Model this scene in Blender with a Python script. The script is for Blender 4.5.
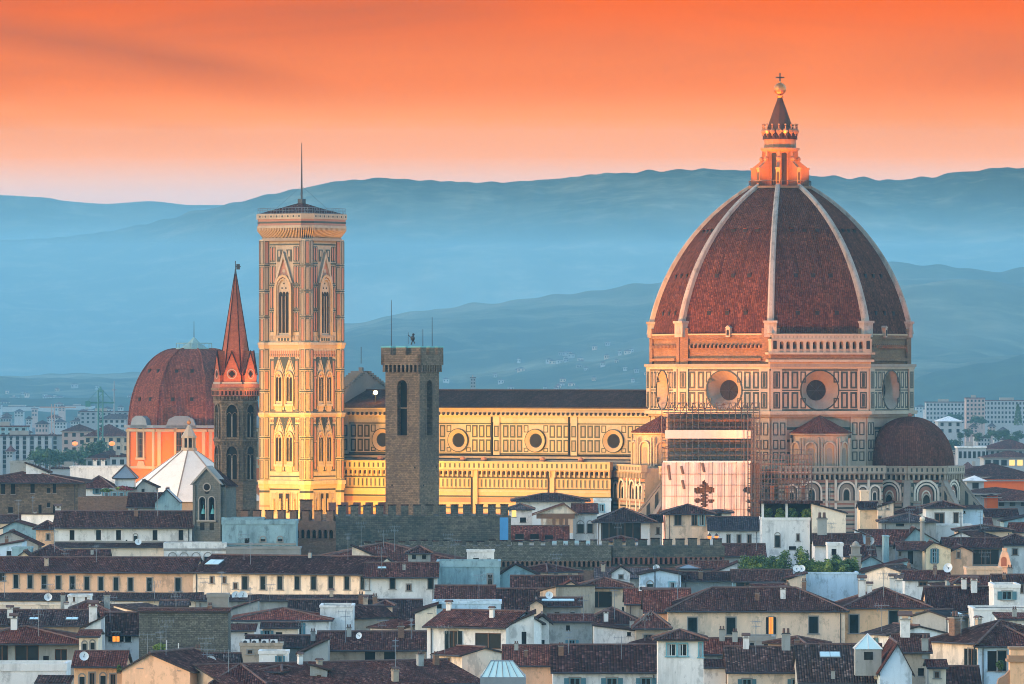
import bpy, math, random
from mathutils import Vector, Matrix, noise, geometry
R = math.radians
rnd = random.Random(7)
sc = bpy.context.scene
for o in list(bpy.data.objects): bpy.data.objects.remove(o)

# ---------------------------------------------------------------- camera
F, H, YH, CX = 6310.0, 55.0, 373.0, 512.0     # focal length in pixels, eye height, horizon row, centre column
cam = bpy.data.cameras.new('camera'); camo = bpy.data.objects.new('camera', cam)
sc.collection.objects.link(camo); sc.camera = camo
camo.location = (0, 0, H); camo.rotation_euler = (R(90), 0, 0)
cam.sensor_width = 36; cam.lens = F/1024*36; cam.shift_y = (YH-342)/1024
cam.clip_start = 1; cam.clip_end = 60000

# ---------------------------------------------------------------- light, sky, exposure
SUN_AZ, SUN_EL = -98.0, 8.0        # azimuth from +Y (clockwise positive), elevation
wd = bpy.data.worlds.new('World'); sc.world = wd; wd.use_nodes = True
nt = wd.node_tree; nt.nodes.clear(); N = nt.nodes.new; L = nt.links.new
out = N('ShaderNodeOutputWorld')
sky = N('ShaderNodeTexSky'); sky.sky_type = 'NISHITA'; sky.sun_disc = False
sky.sun_elevation = R(SUN_EL); sky.sun_rotation = R(SUN_AZ); sky.air_density = 1.0; sky.dust_density = 0.8; sky.ozone_density = 1.65
bgs = N('ShaderNodeBackground'); bgs.inputs[1].default_value = 0.15
L(sky.outputs[0], bgs.inputs[0])
tc = N('ShaderNodeTexCoord'); sep = N('ShaderNodeSeparateXYZ'); L(tc.outputs['Generated'], sep.inputs[0])
ramp = N('ShaderNodeValToRGB'); cr = ramp.color_ramp; cr.interpolation = 'EASE'
mr = N('ShaderNodeMapRange'); mr.inputs[1].default_value = 0; mr.inputs[2].default_value = 0.2
L(sep.outputs[2], mr.inputs[0]); L(mr.outputs[0], ramp.inputs[0])
stops = [(0.0, (1.25, 0.62, 0.36)), (0.027, (1.24, 0.60, 0.33)), (0.037, (1.08, 0.40, 0.165)), (0.047, (1.03, 0.24, 0.058)),
         (0.060, (0.95, 0.145, 0.010)), (0.11, (0.62, 0.15, 0.07)), (0.2, (0.42, 0.26, 0.28))]
while len(cr.elements) < len(stops): cr.elements.new(0.5)
for e, (p, c) in zip(cr.elements, stops): e.position = p/0.2; e.color = (*c, 1)
# thin stretched clouds across the glow
mp = N('ShaderNodeMapping'); mp.inputs['Scale'].default_value = (7, 7, 50); mp.inputs['Rotation'].default_value = (0, R(7), 0)
mp.inputs['Location'].default_value = (0.2, 0, 1.55)
L(tc.outputs['Generated'], mp.inputs[0])
nz = N('ShaderNodeTexNoise'); nz.inputs['Scale'].default_value = 1.0; nz.inputs['Detail'].default_value = 7; nz.inputs['Roughness'].default_value = 0.58; nz.inputs['Distortion'].default_value = 0.6
L(mp.outputs[0], nz.inputs[0])
cl = N('ShaderNodeValToRGB'); cl.color_ramp.elements[0].position = 0.44; cl.color_ramp.elements[1].position = 0.66
cl.color_ramp.elements[0].color = (0, 0, 0, 1); cl.color_ramp.elements[1].color = (0.7, 0.7, 0.7, 1)
L(nz.outputs[0], cl.inputs[0])
hi = N('ShaderNodeMapRange'); hi.inputs[1].default_value = 0.034; hi.inputs[2].default_value = 0.048; L(sep.outputs[2], hi.inputs[0])
cm = N('ShaderNodeMath'); cm.operation = 'MULTIPLY'; L(cl.outputs[0], cm.inputs[0]); L(hi.outputs[0], cm.inputs[1])
def M2(op, a, b=None, clamp=False):
    n_ = N('ShaderNodeMath'); n_.operation = op; n_.use_clamp = clamp
    for i_, q_ in ((0,a),(1,b)):
        if q_ is None: continue
        if hasattr(q_, 'is_linked'): L(q_, n_.inputs[i_])
        else: n_.inputs[i_].default_value = q_
    return n_.outputs[0]
sx, sz = sep.outputs[0], sep.outputs[2]
bnd = M2('SUBTRACT', 1.0, M2('DIVIDE', M2('ABSOLUTE', M2('SUBTRACT', M2('ADD', sz, M2('MULTIPLY', sx, 0.164)), 0.0408)), 0.0058), True)   # smoky bank, high on the left
lft = N('ShaderNodeMapRange'); lft.interpolation_type = 'SMOOTHSTEP'; lft.inputs[1].default_value = -0.015; lft.inputs[2].default_value = -0.055; L(sx, lft.inputs[0])
rgt = M2('SUBTRACT', 1.0, M2('SQRT', M2('ADD', M2('POWER', M2('DIVIDE', M2('SUBTRACT', sx, 0.078), 0.036), 2.0), M2('POWER', M2('DIVIDE', M2('SUBTRACT', sz, 0.0495), 0.0075), 2.0))), True)
wsp = M2('ADD', 0.25, M2('MULTIPLY', nz.outputs[0], 1.1))
bank = M2('MULTIPLY', M2('ADD', M2('MULTIPLY', bnd, lft.outputs[0]), M2('MULTIPLY', rgt, 0.6)), wsp, True)
cmx = M2('MAXIMUM', cm.outputs[0], M2('MULTIPLY', bank, 1.0))
mixc = N('ShaderNodeMix'); mixc.data_type = 'RGBA'; L(cmx, mixc.inputs[0]); L(ramp.outputs[0], mixc.inputs[6])
mixc.inputs[7].default_value = (0.56, 0.14, 0.058, 1)
bgo = N('ShaderNodeBackground'); bgo.inputs[1].default_value = 0.20; L(mixc.outputs[2], bgo.inputs[0])
# mask: the sunset band lies low in the north-west only
dt = N('ShaderNodeVectorMath'); dt.operation = 'DOT_PRODUCT'; dt.inputs[1].default_value = (-0.45, 0.89, 0); L(tc.outputs['Generated'], dt.inputs[0])
az = N('ShaderNodeMapRange'); az.interpolation_type = 'SMOOTHSTEP'; az.inputs[1].default_value = 0.05; az.inputs[2].default_value = 0.7; L(dt.outputs['Value'], az.inputs[0])
el = N('ShaderNodeMapRange'); el.interpolation_type = 'SMOOTHSTEP'; el.inputs[1].default_value = 0.07; el.inputs[2].default_value = 0.22
el.inputs[3].default_value = 1; el.inputs[4].default_value = 0; L(sep.outputs[2], el.inputs[0])
mk_ = N('ShaderNodeMath'); mk_.operation = 'MULTIPLY'; L(az.outputs[0], mk_.inputs[0]); L(el.outputs[0], mk_.inputs[1])
ms = N('ShaderNodeMixShader'); L(mk_.outputs[0], ms.inputs[0]); L(bgs.outputs[0], ms.inputs[1]); L(bgo.outputs[0], ms.inputs[2])
L(ms.outputs[0], out.inputs[0])

sl = bpy.data.lights.new('sun', 'SUN'); sl.energy = 0.14; sl.angle = R(10); sl.color = (1.0, 0.42, 0.20)
so = bpy.data.objects.new('sun', sl); sc.collection.objects.link(so)
sd = Vector((math.sin(R(SUN_AZ))*math.cos(R(SUN_EL)), math.cos(R(SUN_AZ))*math.cos(R(SUN_EL)), math.sin(R(SUN_EL))))
so.rotation_euler = sd.to_track_quat('Z', 'Y').to_euler(); so.location = (-300, 900, 200)

vs = sc.view_settings; vs.view_transform = 'Standard'; vs.look = 'None'; vs.gamma = 1; vs.use_curve_mapping = False; vs.exposure = 2.40
cy = sc.cycles; cy.filter_width = 1.0; cy.max_bounces = 5; cy.diffuse_bounces = 2; cy.glossy_bounces = 2; cy.transmission_bounces = 2; cy.volume_bounces = 1
cy.transparent_max_bounces = 6; cy.use_denoising = True; cy.sample_clamp_indirect = 4; cy.caustics_reflective = False; cy.caustics_refractive = False
try: cy.denoiser = 'OPENIMAGEDENOISE'; cy.denoising_prefilter = 'ACCURATE'
except Exception: pass

# ---------------------------------------------------------------- pixel -> world
def X(px, D): return (px-CX)/F*D
def Z(py, D): return H-(py-YH)/F*D

# ---------------------------------------------------------------- mesh builder
class MB:
    def __init__(s, M=None): s.v = []; s.f = []; s.m = []; s.un = {}; s.M = M or Matrix.Identity(4)
    def add(s, vs, fs, m=0):
        b = len(s.v); s.v += [s.M @ Vector(p) for p in vs]
        for f in fs: s.f.append([b+i for i in f]); s.m.append(m)
    def box(s, x0, x1, y0, y1, z0, z1, m=0):
        s.add([(x0,y0,z0),(x1,y0,z0),(x1,y1,z0),(x0,y1,z0),(x0,y0,z1),(x1,y0,z1),(x1,y1,z1),(x0,y1,z1)],
              [(0,3,2,1),(4,5,6,7),(0,1,5,4),(1,2,6,5),(2,3,7,6),(3,0,4,7)], m)
    def poly(s, pts, m=0): s.add(pts, [tuple(range(len(pts)))], m)
    def prism(s, pts, y0, y1, m=0):          # polygon in x,z pushed along y
        n = len(pts)
        s.add([(x,y0,z) for x,z in pts]+[(x,y1,z) for x,z in pts],
              [tuple(range(n)), tuple(range(2*n-1,n-1,-1))]+[(i,i+n,(i+1)%n+n,(i+1)%n) for i in range(n)], m)
    def cyl(s, r0, r1, z0, z1, n=8, m=0, c=(0,0), rot=0, caps=True):
        a = [rot+2*math.pi*i/n for i in range(n)]
        s.add([(c[0]+r0*math.cos(t), c[1]+r0*math.sin(t), z0) for t in a]+[(c[0]+r1*math.cos(t), c[1]+r1*math.sin(t), z1) for t in a],
              [(i,(i+1)%n,(i+1)%n+n,i+n) for i in range(n)]+([tuple(range(n-1,-1,-1)), tuple(range(n,2*n))] if caps else []), m)
    def lathe(s, prof, n=12, m=0, c=(0,0), rot=0, a0=0, a1=2*math.pi):
        full = abs(a1-a0-2*math.pi) < 1e-6; k = n if full else n+1
        vs = [(c[0]+r*math.cos(rot+a0+(a1-a0)*i/n), c[1]+r*math.sin(rot+a0+(a1-a0)*i/n), z) for r,z in prof for i in range(k)]
        fs = [(j*k+i, j*k+(i+1)%k, (j+1)*k+(i+1)%k, (j+1)*k+i) for j in range(len(prof)-1) for i in range(n)]
        s.add(vs, fs, m)
    def tube(s, p0, p1, r, m=0, n=5, r1=None):
        p0 = Vector(p0); p1 = Vector(p1); d = p1-p0
        if d.length < 1e-6: return
        q = d.to_track_quat('Z','Y').to_matrix(); r1 = r if r1 is None else r1
        vs = []
        for p, rr in ((p0,r),(p1,r1)):
            for i in range(n):
                t = 2*math.pi*i/n; vs.append(p+q@Vector((rr*math.cos(t), rr*math.sin(t), 0)))
        s.add(vs, [(i,(i+1)%n,(i+1)%n+n,i+n) for i in range(n)]+[tuple(range(n-1,-1,-1)), tuple(range(n,2*n))], m)
    def sphere(s, c, r, m=0, n=10, k=6, sz=1.0):
        s.lathe([(max(r*math.sin(math.pi*j/k),1e-4), c[2]-r*sz*math.cos(math.pi*j/k)) for j in range(k+1)], n, m, (c[0],c[1]))
    def ring(s, x0, x1, z0, z1, t, y0, y1, m=0):    # rectangular frame
        s.box(x0,x1,y0,y1,z0,z0+t,m); s.box(x0,x1,y0,y1,z1-t,z1,m); s.box(x0,x0+t,y0,y1,z0+t,z1-t,m); s.box(x1-t,x1,y0,y1,z0+t,z1-t,m)
    def archpts(s, cx, z0, w, h, pt=False, n=8):    # outline of an arched opening, from bottom left up and over
        r = w/2; zs = z0+h-(r*1.45 if pt else r); P = [(cx-r, z0)]
        if pt:
            for i in range(n//2+1): t = i/(n//2); P.append((cx-r+r*(1-math.cos(t*math.pi/2)), zs+1.45*r*math.sin(t*math.pi/2)))
            for i in range(n//2-1,-1,-1): t = i/(n//2); P.append((cx+r-r*(1-math.cos(t*math.pi/2)), zs+1.45*r*math.sin(t*math.pi/2)))
        else:
            for i in range(n+1): a = math.pi*(1-i/n); P.append((cx+r*math.cos(a), zs+r*math.sin(a)))
        P.append((cx+r, z0)); return P
    def arch(s, cx, z0, w, h, y0, y1, m=0, pt=False): s.prism(s.archpts(cx,z0,w,h,pt), y0, y1, m)
    def archring(s, cx, z0, w, h, t, y0, y1, m=0, pt=False):
        A = s.archpts(cx,z0,w,h,pt); B = s.archpts(cx,z0,w+2*t,h+t,pt)
        for i in range(len(A)-1):
            s.prism([A[i],A[i+1],B[i+1],B[i]], y0, y1, m)
    def disc(s, cx, cz, r0, r1, y0, y1, m=0, n=20):  # splayed ring from (r0 at y0) to (r1 at y1)
        a = [2*math.pi*i/n for i in range(n)]
        s.add([(cx+r0*math.cos(t),y0,cz+r0*math.sin(t)) for t in a]+[(cx+r1*math.cos(t),y1,cz+r1*math.sin(t)) for t in a],
              [(i,(i+1)%n,(i+1)%n+n,i+n) for i in range(n)], m)
    def dot(s, cx, cz, r, y, m=0, n=16): s.poly([(cx+r*math.cos(2*math.pi*i/n),y,cz+r*math.sin(2*math.pi*i/n)) for i in range(n)], m)
    def wall(s, x0, x1, z0, z1, holes, y0=0, dep=.25, m=0, mrev=0):   # wall facing -y with real openings
        xs = sorted({x0,x1,*[v for h in holes for v in (h[0],h[1]) if x0 < v < x1]}); zs = sorted({z0,z1,*[v for h in holes for v in (h[2],h[3]) if z0 < v < z1]})
        for i in range(len(xs)-1):
            for j in range(len(zs)-1):
                cx = (xs[i]+xs[i+1])/2; cz = (zs[j]+zs[j+1])/2
                if any(h[0] < cx < h[1] and h[2] < cz < h[3] for h in holes): continue
                s.poly([(xs[i],y0,zs[j]),(xs[i+1],y0,zs[j]),(xs[i+1],y0,zs[j+1]),(xs[i],y0,zs[j+1])], m)
        for a,b,c,d in holes:
            y1 = y0+dep
            for q in ([(a,y0,c),(a,y1,c),(a,y1,d),(a,y0,d)],[(b,y0,c),(b,y0,d),(b,y1,d),(b,y1,c)],
                      [(a,y0,d),(a,y1,d),(b,y1,d),(b,y0,d)],[(a,y0,c),(b,y0,c),(b,y1,c),(a,y1,c)]): s.poly(q, mrev)
    def sheet(s, polys, t, m=0, mu=1):               # thick roof sheet: polys are the top faces
        sd_ = rnd.uniform(0,50)
        def dz(p): return Vector((p.x, p.y, p.z+.13*noise.noise(Vector((p.x*.22,p.y*.22,sd_)))+.05*noise.noise(Vector((p.x*.9,p.y*.9,sd_)))))
        for P in polys:
            P = [Vector(p) for p in P]; Q = [p-Vector((0,0,t)) for p in P]; n = len(P)
            s.add(Q, [tuple(range(n-1,-1,-1))], mu)
            if n > 4 or max((P[i]-P[i-1]).length for i in range(n)) > 90: s.add(P, [tuple(range(n))], m); continue
            a, b, c, d = P if n == 4 else (P[0],P[1],P[2],P[2]); nu = min(16,max(1,int((b-a).length/1.8))); nv = min(6,max(1,int((d-a).length/1.8))); nn = (b-a).cross(d-a).normalized(); f0 = len(s.f)
            s.add([dz((a.lerp(b,i/nu)).lerp(d.lerp(c,i/nu),j/nv)) for j in range(nv+1) for i in range(nu+1)], [(j*(nu+1)+i,j*(nu+1)+i+1,(j+1)*(nu+1)+i+1,(j+1)*(nu+1)+i) for j in range(nv) for i in range(nu)], m)
            for k in range(f0,len(s.f)): s.un[k] = nn
        E = {}
        for P in polys:
            for i in range(len(P)):
                a = tuple(round(c,3) for c in P[i]); b = tuple(round(c,3) for c in P[(i+1)%len(P)])
                E[(a,b)] = E.get((a,b),0)+1
        for (a,b) in E:
            if (b,a) not in E:
                s.add([a,b,(b[0],b[1],b[2]-t),(a[0],a[1],a[2]-t)], [(3,2,1,0)], mu)
    def mesh(s, name, mats, smooth=False):
        me = bpy.data.meshes.new(name); me.from_pydata(s.v, [], s.f)
        for m in mats: me.materials.append(m)
        me.polygons.foreach_set('material_index', s.m)
        uv = me.uv_layers.new(name='uv').data
        for p in me.polygons:                         # metric UVs: u level, v up the slope
            n = s.un.get(p.index, p.normal)
            if abs(n.z) > .995: a = Vector((1,0,0)); b = Vector((0,1,0))
            else: a = Vector((-n.y, n.x, 0)).normalized(); b = n.cross(a)
            for li in p.loop_indices:
                c = me.vertices[me.loops[li].vertex_index].co; uv[li].uv = (c.dot(a), c.dot(b))
        if smooth: me.polygons.foreach_set('use_smooth', [True]*len(me.polygons))
        return me
    def build(s, name, mats, parent=None, smooth=False):
        if not isinstance(mats, (list, tuple)): mats = [mats]
        return link(name, s.mesh(name, mats, smooth), parent)
def link(name, me, parent=None):
    o = bpy.data.objects.new(name, me); sc.collection.objects.link(o)
    if parent is not None: o.parent = parent
    return o
def tag(o, label=None, cat=None, group=None, kind=None):
    if label: o['label'] = label
    if cat: o['category'] = cat
    if group: o['group'] = group
    if kind: o['kind'] = kind
    return o
def thing(name, label, cat, loc=(0,0,0), rz=0, group=None):
    o = bpy.data.objects.new(name, None); sc.collection.objects.link(o); o.location = loc; o.rotation_euler = (0,0,rz)
    return tag(o, label, cat, group)
def copy_tree(o, parent=None):
    c = o.copy(); sc.collection.objects.link(c)
    if parent is not None: c.parent = parent
    for ch in list(o.children): copy_tree(ch, c)
    return c
def RZ(a): return Matrix.Rotation(a, 4, 'Z')
def T(x, y, z): return Matrix.Translation((x, y, z))
def seg(p0, p1):                                      # local frame: x runs p0->p1, -y faces outward, origin p0
    dx, dy = p1[0]-p0[0], p1[1]-p0[1]
    return T(p0[0], p0[1], 0) @ RZ(math.atan2(dy, dx)), math.hypot(dx, dy)

# ---------------------------------------------------------------- materials
def mk(name):
    m = bpy.data.materials.new(name); m.use_nodes = True; t = m.node_tree
    return m, t, t.nodes['Principled BSDF']
def coord(t, kind='Object', scale=(1,1,1)):
    c = t.nodes.new('ShaderNodeTexCoord'); p = t.nodes.new('ShaderNodeMapping'); p.inputs['Scale'].default_value = scale
    t.links.new(c.outputs[kind], p.inputs[0]); return p.outputs[0]
def oirand(t, k=37.0):
    i = t.nodes.new('ShaderNodeObjectInfo'); m = t.nodes.new('ShaderNodeMath'); m.operation = 'MULTIPLY'; m.inputs[1].default_value = k
    t.links.new(i.outputs['Random'], m.inputs[0]); return m.outputs[0]
def noi(t, vec, scale, detail=4, rough=.6, w=None):
    n = t.nodes.new('ShaderNodeTexNoise'); n.inputs['Scale'].default_value = scale; n.inputs['Detail'].default_value = detail; n.inputs['Roughness'].default_value = rough
    t.links.new(vec, n.inputs['Vector'])
    if w is not None: n.noise_dimensions = '4D'; t.links.new(w, n.inputs['W'])
    return n.outputs[0]
def rampn(t, fac, stops):
    r = t.nodes.new('ShaderNodeValToRGB'); e = r.color_ramp.elements
    while len(e) < len(stops): e.new(.5)
    for q, (p, c) in zip(e, stops): q.position = p; q.color = (*c, 1) if len(c) == 3 else c
    t.links.new(fac, r.inputs[0]); return r.outputs[0]
def mixn(t, f, a, b, mode='MIX'):
    n = t.nodes.new('ShaderNodeMix'); n.data_type = 'RGBA'; n.blend_type = mode
    for v, i in ((f,0),(a,6),(b,7)):
        if hasattr(v, 'is_linked'): t.links.new(v, n.inputs[i])
        else: n.inputs[i].default_value = v if i == 0 else (*v, 1)
    return n.outputs[2]
def bumpn(t, b, hgt, strength=.5, dist=.05):
    n = t.nodes.new('ShaderNodeBump'); n.inputs['Strength'].default_value = strength; n.inputs['Distance'].default_value = dist
    t.links.new(hgt, n.inputs['Height']); t.links.new(n.outputs[0], b.inputs['Normal'])
def mul(c, k): return tuple(min(1, x*k) for x in c)
def plain(name, col, rough=.75, var=.3, sc1=.25, sc2=2.0, stain=None, amt=.5, patch=0, metal=0, spec=.3, bump=0, vert=.35):
    m, t, b = mk(name); w = oirand(t)
    n1 = noi(t, coord(t, scale=(1,1,vert)), sc1, 5, .6, w); n2 = noi(t, coord(t), sc2, 4, .7, w)
    c = rampn(t, n1, [(.3, mul(col,1-var)), (.55, col), (.75, mul(col,1+var*.4))])
    c = mixn(t, .35, c, rampn(t, n2, [(.3, mul(col,1-var)), (.7, mul(col,1+var*.3))]))
    if stain:
        n3 = noi(t, coord(t, scale=(1.6,1.6,.22)), sc1*2.2, 6, .68, w)
        f = rampn(t, n3, [(.5, (0,0,0)), (.72, (amt,amt,amt))]); c = mixn(t, f, c, stain)
    if patch:
        n4 = noi(t, coord(t, scale=(1,1,.6)), .7, 6, .72, w); c = mixn(t, 1.0, c, rampn(t, n4, [(.40, (1-patch,)*3), (.47, (1,)*3), (.60, (1,)*3), (.64, (1+patch*.5,)*3)]), 'MULTIPLY')
    t.links.new(c, b.inputs['Base Color']); b.inputs['Roughness'].default_value = rough; b.inputs['Metallic'].default_value = metal
    b.inputs['Specular IOR Level'].default_value = spec
    if bump: bumpn(t, b, n2, bump, .05)
    return m
def masonry(name, cols, mortar, bw=.5, bh=.25, var=.5, bump=.5, sc1=.12, stain=(.03,.035,.03), amt=.5, mw=.02):
    m, t, b = mk(name); w = oirand(t); uv = coord(t, 'UV')
    k = t.nodes.new('ShaderNodeTexBrick'); k.inputs['Scale'].default_value = 1; k.inputs['Brick Width'].default_value = bw; k.inputs['Row Height'].default_value = bh
    k.inputs['Mortar Size'].default_value = mw; k.inputs['Bias'].default_value = 0; k.inputs['Mortar Smooth'].default_value = .3
    k.inputs['Color1'].default_value = (*cols[0],1); k.inputs['Color2'].default_value = (*cols[1],1); k.inputs['Mortar'].default_value = (*mortar,1)
    ds = noi(t, uv, 1.3, 3, .6); vm = t.nodes.new('ShaderNodeVectorMath'); vm.operation = 'MULTIPLY_ADD'; vm.inputs[1].default_value = (.12,.12,0)
    t.links.new(ds, vm.inputs[0]); t.links.new(uv, vm.inputs[2]); t.links.new(vm.outputs[0], k.inputs['Vector'])
    n1 = noi(t, coord(t), sc1, 6, .65, w); n2 = noi(t, coord(t), 2.6, 5, .8, w)
    c = mixn(t, .8, k.outputs[0], rampn(t, n2, [(.25, (1-var,)*3), (.7, (1.45,)*3)]), 'MULTIPLY')
    c = mixn(t, rampn(t, n1, [(.42, (0,0,0)), (.68, (amt,)*3)]), c, stain)
    t.links.new(c, b.inputs['Base Color']); b.inputs['Roughness'].default_value = .88; b.inputs['Specular IOR Level'].default_value = .2
    h = mixn(t, .5, k.outputs[1], n2); bumpn(t, b, h, bump, .12)
    return m
def tiles(name, dark, mid, light, pu=.27, pv=.34, bump=.9, patch=(.05,.035,.035), pamt=.55, pw=.62):
    """clay roof tiles: channels run up the slope, each tile its own tone, lichen patches"""
    m, t, b = mk(name); w = oirand(t); uv = coord(t, 'UV')
    s = t.nodes.new('ShaderNodeSeparateXYZ'); t.links.new(uv, s.inputs[0])
    def mth(op, a, v=None):
        n = t.nodes.new('ShaderNodeMath'); n.operation = op
        for i, q in ((0,a),(1,v)):
            if q is None: continue
            if hasattr(q, 'is_linked'): t.links.new(q, n.inputs[i])
            else: n.inputs[i].default_value = q
        return n.outputs[0]
    u = mth('DIVIDE', s.outputs[0], pu); v = mth('DIVIDE', s.outputs[1], pv)
    cb = t.nodes.new('ShaderNodeCombineXYZ'); t.links.new(mth('FLOOR', u), cb.inputs[0]); t.links.new(mth('FLOOR', v), cb.inputs[1]); t.links.new(w, cb.inputs[2])
    wn = t.nodes.new('ShaderNodeTexWhiteNoise'); t.links.new(cb.outputs[0], wn.inputs[0])
    c = rampn(t, wn.outputs[0], [(0, dark), (.5, mid), (.86, mul(mid,1.35)), (1, light)])
    n1 = noi(t, coord(t), .22, 6, .65, w); n2 = noi(t, coord(t), 1.1, 3, .6, w)
    c = mixn(t, rampn(t, n1, [(.4, (0,0,0)), (pw, (pamt,)*3)]), c, patch)
    n3 = noi(t, coord(t, 'UV', (.9,.07,1)), 1.0, 5, .65, w); c = mixn(t, .75, c, rampn(t, n3, [(.32, (.5,)*3), (.5, (.95,)*3), (.7, (1.35,)*3)]), 'MULTIPLY')
    c = mixn(t, .5, c, rampn(t, n2, [(.3, (.6,)*3), (.7, (1.3,)*3)]), 'MULTIPLY')
    hw = mth('ABSOLUTE', mth('SINE', mth('MULTIPLY', u, math.pi)))
    c = mixn(t, 1.0, c, rampn(t, hw, [(0, (.42,)*3), (.35, (.95,)*3), (1, (1.1,)*3)]), 'MULTIPLY')
    c = mixn(t, 1.0, c, rampn(t, oirand(t, 1.0), [(0, (.55,.54,.57)), (.3, (.85,.78,.78)), (.55, (1.15,.95,.88)), (.75, (.80,.86,.82)), (1, (1.6,1.25,1.1))]), 'MULTIPLY')
    t.links.new(c, b.inputs['Base Color']); b.inputs['Roughness'].default_value = 1; b.inputs['Specular IOR Level'].default_value = .03
    fr = mth('FRACT', v); bumpn(t, b, mth('ADD', hw, mth('MULTIPLY', fr, -.35)), bump, .12)
    return m
def emis(name, col, s, base=(.02,.02,.02)):
    m, t, b = mk(name); b.inputs['Base Color'].default_value = (*base,1); b.inputs['Emission Color'].default_value = (*col,1); b.inputs['Emission Strength'].default_value = s
    return m

M = {}
M['marble'] = plain('white_marble', (.34,.28,.21), .6, .25, .12, 1.6, (.22,.16,.11), .6, patch=.15)
M['marble_dull'] = plain('weathered_and_shaded_marble', (.25,.20,.155), .7, .3, .2, 1.8, (.16,.12,.09), .6)
M['rib'] = plain('grey_stained_marble', (.31,.27,.23), .75, .35, .3, 2.2, (.13,.10,.08), .7, patch=.3)
M['screen'] = plain('grey_facade_stone', (.13,.12,.11), .85, .3)
M['crane'] = plain('crane_green_paint', (.05,.17,.15), .6, .2)
M['capgreen'] = plain('dull_copper', (.20,.31,.30), .7, .25, .6)
M['green'] = plain('green_marble', (.022,.03,.026), .5, .3)
M['bright'] = plain('bright_marble', (.62,.53,.43), .6, .2, .2, 1.6, (.30,.24,.18), .5)
M['pink'] = plain('pink_marble', (.30,.14,.095), .6, .25)
M['ochre_marble'] = plain('honey_and_lamplit_marble', (.37,.255,.145), .6, .22, .15, 1.6, (.25,.16,.09), .5)
M['raw'] = masonry('raw_brickwork', [(.23,.125,.06),(.14,.075,.04)], (.18,.12,.075), .6, .16, .5, .5, .15, (.09,.05,.03), .6)
M['dome'] = tiles('dome_tiles', (.080,.027,.015), (.122,.043,.022), (.21,.085,.045), .42, .36, .5, (.05,.02,.015), .6, .7)
M['dome_brown'] = tiles('chapel_dome_tiles', (.085,.032,.024), (.115,.042,.03), (.16,.07,.05), .4, .36, .5, (.055,.025,.022), .6, .7)
M['slate'] = tiles('nave_tiles', (.05,.026,.022), (.065,.034,.028), (.09,.05,.04), .4, .4, .5, (.03,.018,.018), .5, .7)
M['glass'] = plain('dark_glass', (.008,.012,.014), .25, .4, .3, 1.5, spec=.22)
M['dark_fill'] = plain('near_black_fill', (.012,.011,.010), .9, .3)  # near-black colour, painted in for the shade of openings and corbel gaps
M['gold'] = plain('gilded_copper', (.42,.17,.05), .42, .3, metal=.7)
M['iron'] = plain('dark_iron', (.035,.035,.04), .6, .3)
M['pole'] = plain('scaffold_steel', (.06,.052,.05), .55, .35)
M['plank'] = plain('scaffold_boards', (.15,.09,.06), .8, .4, .8)
M['tarp'] = plain('white_tarpaulin', (.60,.47,.41), .7, .12, .12, .8, (.45,.33,.27), .5)
M['net'] = plain('brown_netting', (.17,.085,.05), .9, .3)
M['forte'] = masonry('brown_sandstone', [(.23,.155,.10),(.13,.09,.06)], (.10,.075,.055), .55, .3, .6, 1.0, .14, (.05,.045,.04), .6)
M['forte_cool'] = masonry('mossy_sandstone', [(.17,.14,.105),(.09,.078,.062)], (.05,.055,.05), .6, .32, .6, 1.0, .16, (.025,.045,.045), .75)
M['forte_brick'] = masonry('brown_brick', [(.24,.13,.08),(.17,.09,.06)], (.16,.12,.09), .4, .16, .55, .6, .12, (.08,.06,.05), .55)
M['rubble'] = masonry('rubble_stone', [(.21,.195,.155),(.10,.095,.078)], (.07,.07,.06), .42, .24, .8, 1.0, .12, (.06,.065,.055), .6, .03)
M['red_merlon'] = masonry('red_brick_merlon', [(.26,.10,.07),(.20,.08,.06)], (.16,.10,.08), .4, .16, .5, .5, .2, (.1,.05,.04), .4)
M['orange'] = plain('orange_plaster_and_lit_wall', (.58,.115,.011), .8, .2, .1, 1.0, (.40,.09,.01), .5)
M['roof'] = tiles('clay_roof_tiles', (.034,.016,.016), (.088,.038,.032), (.24,.135,.11))
M['roof_red'] = tiles('red_clay_roof_tiles', (.055,.020,.017), (.125,.046,.035), (.28,.145,.11), pamt=.35)
M['roof_old'] = tiles('weathered_roof_tiles', (.034,.022,.022), (.080,.050,.045), (.28,.20,.175), .30, .36, 1.0, (.045,.04,.04), .5)
M['roof_dark'] = tiles('dark_roof_tiles', (.024,.013,.013), (.055,.028,.025), (.18,.10,.09), .34, .42, .8, (.03,.025,.026), .5)
M['roof_grey'] = tiles('grey_roof_tiles', (.04,.036,.04), (.07,.062,.066), (.16,.14,.14), .36, .42, .8, (.05,.05,.055), .5)
M['ridge'] = plain('ridge_tiles', (.13,.075,.062), .9, .5, 1.2)
M['eave'] = plain('eave_timber', (.04,.028,.024), .8, .4, .6)
M['stone'] = plain('pale_dressed_stone', (.27,.25,.22), .8, .3, .5)
M['white'] = plain('white_stucco', (.70,.68,.64), .85, .15, .18, 1.2, (.36,.36,.34), .85, patch=.3)
M['cream'] = plain('cream_stucco', (.80,.56,.38), .85, .17, .18, 1.2, (.38,.30,.22), .85, patch=.3)
M['pale'] = plain('pale_cream_stucco', (.80,.65,.49), .85, .15, .18, 1.2, (.40,.34,.27), .85, patch=.3)
M['peach'] = plain('peach_stucco', (.76,.46,.28), .85, .17, .18, 1.2, (.45,.30,.2), .85, patch=.3)
M['ochre'] = plain('ochre_stucco', (.80,.47,.26), .85, .18, .18, 1.2, (.36,.23,.13), .85, patch=.3)
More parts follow.
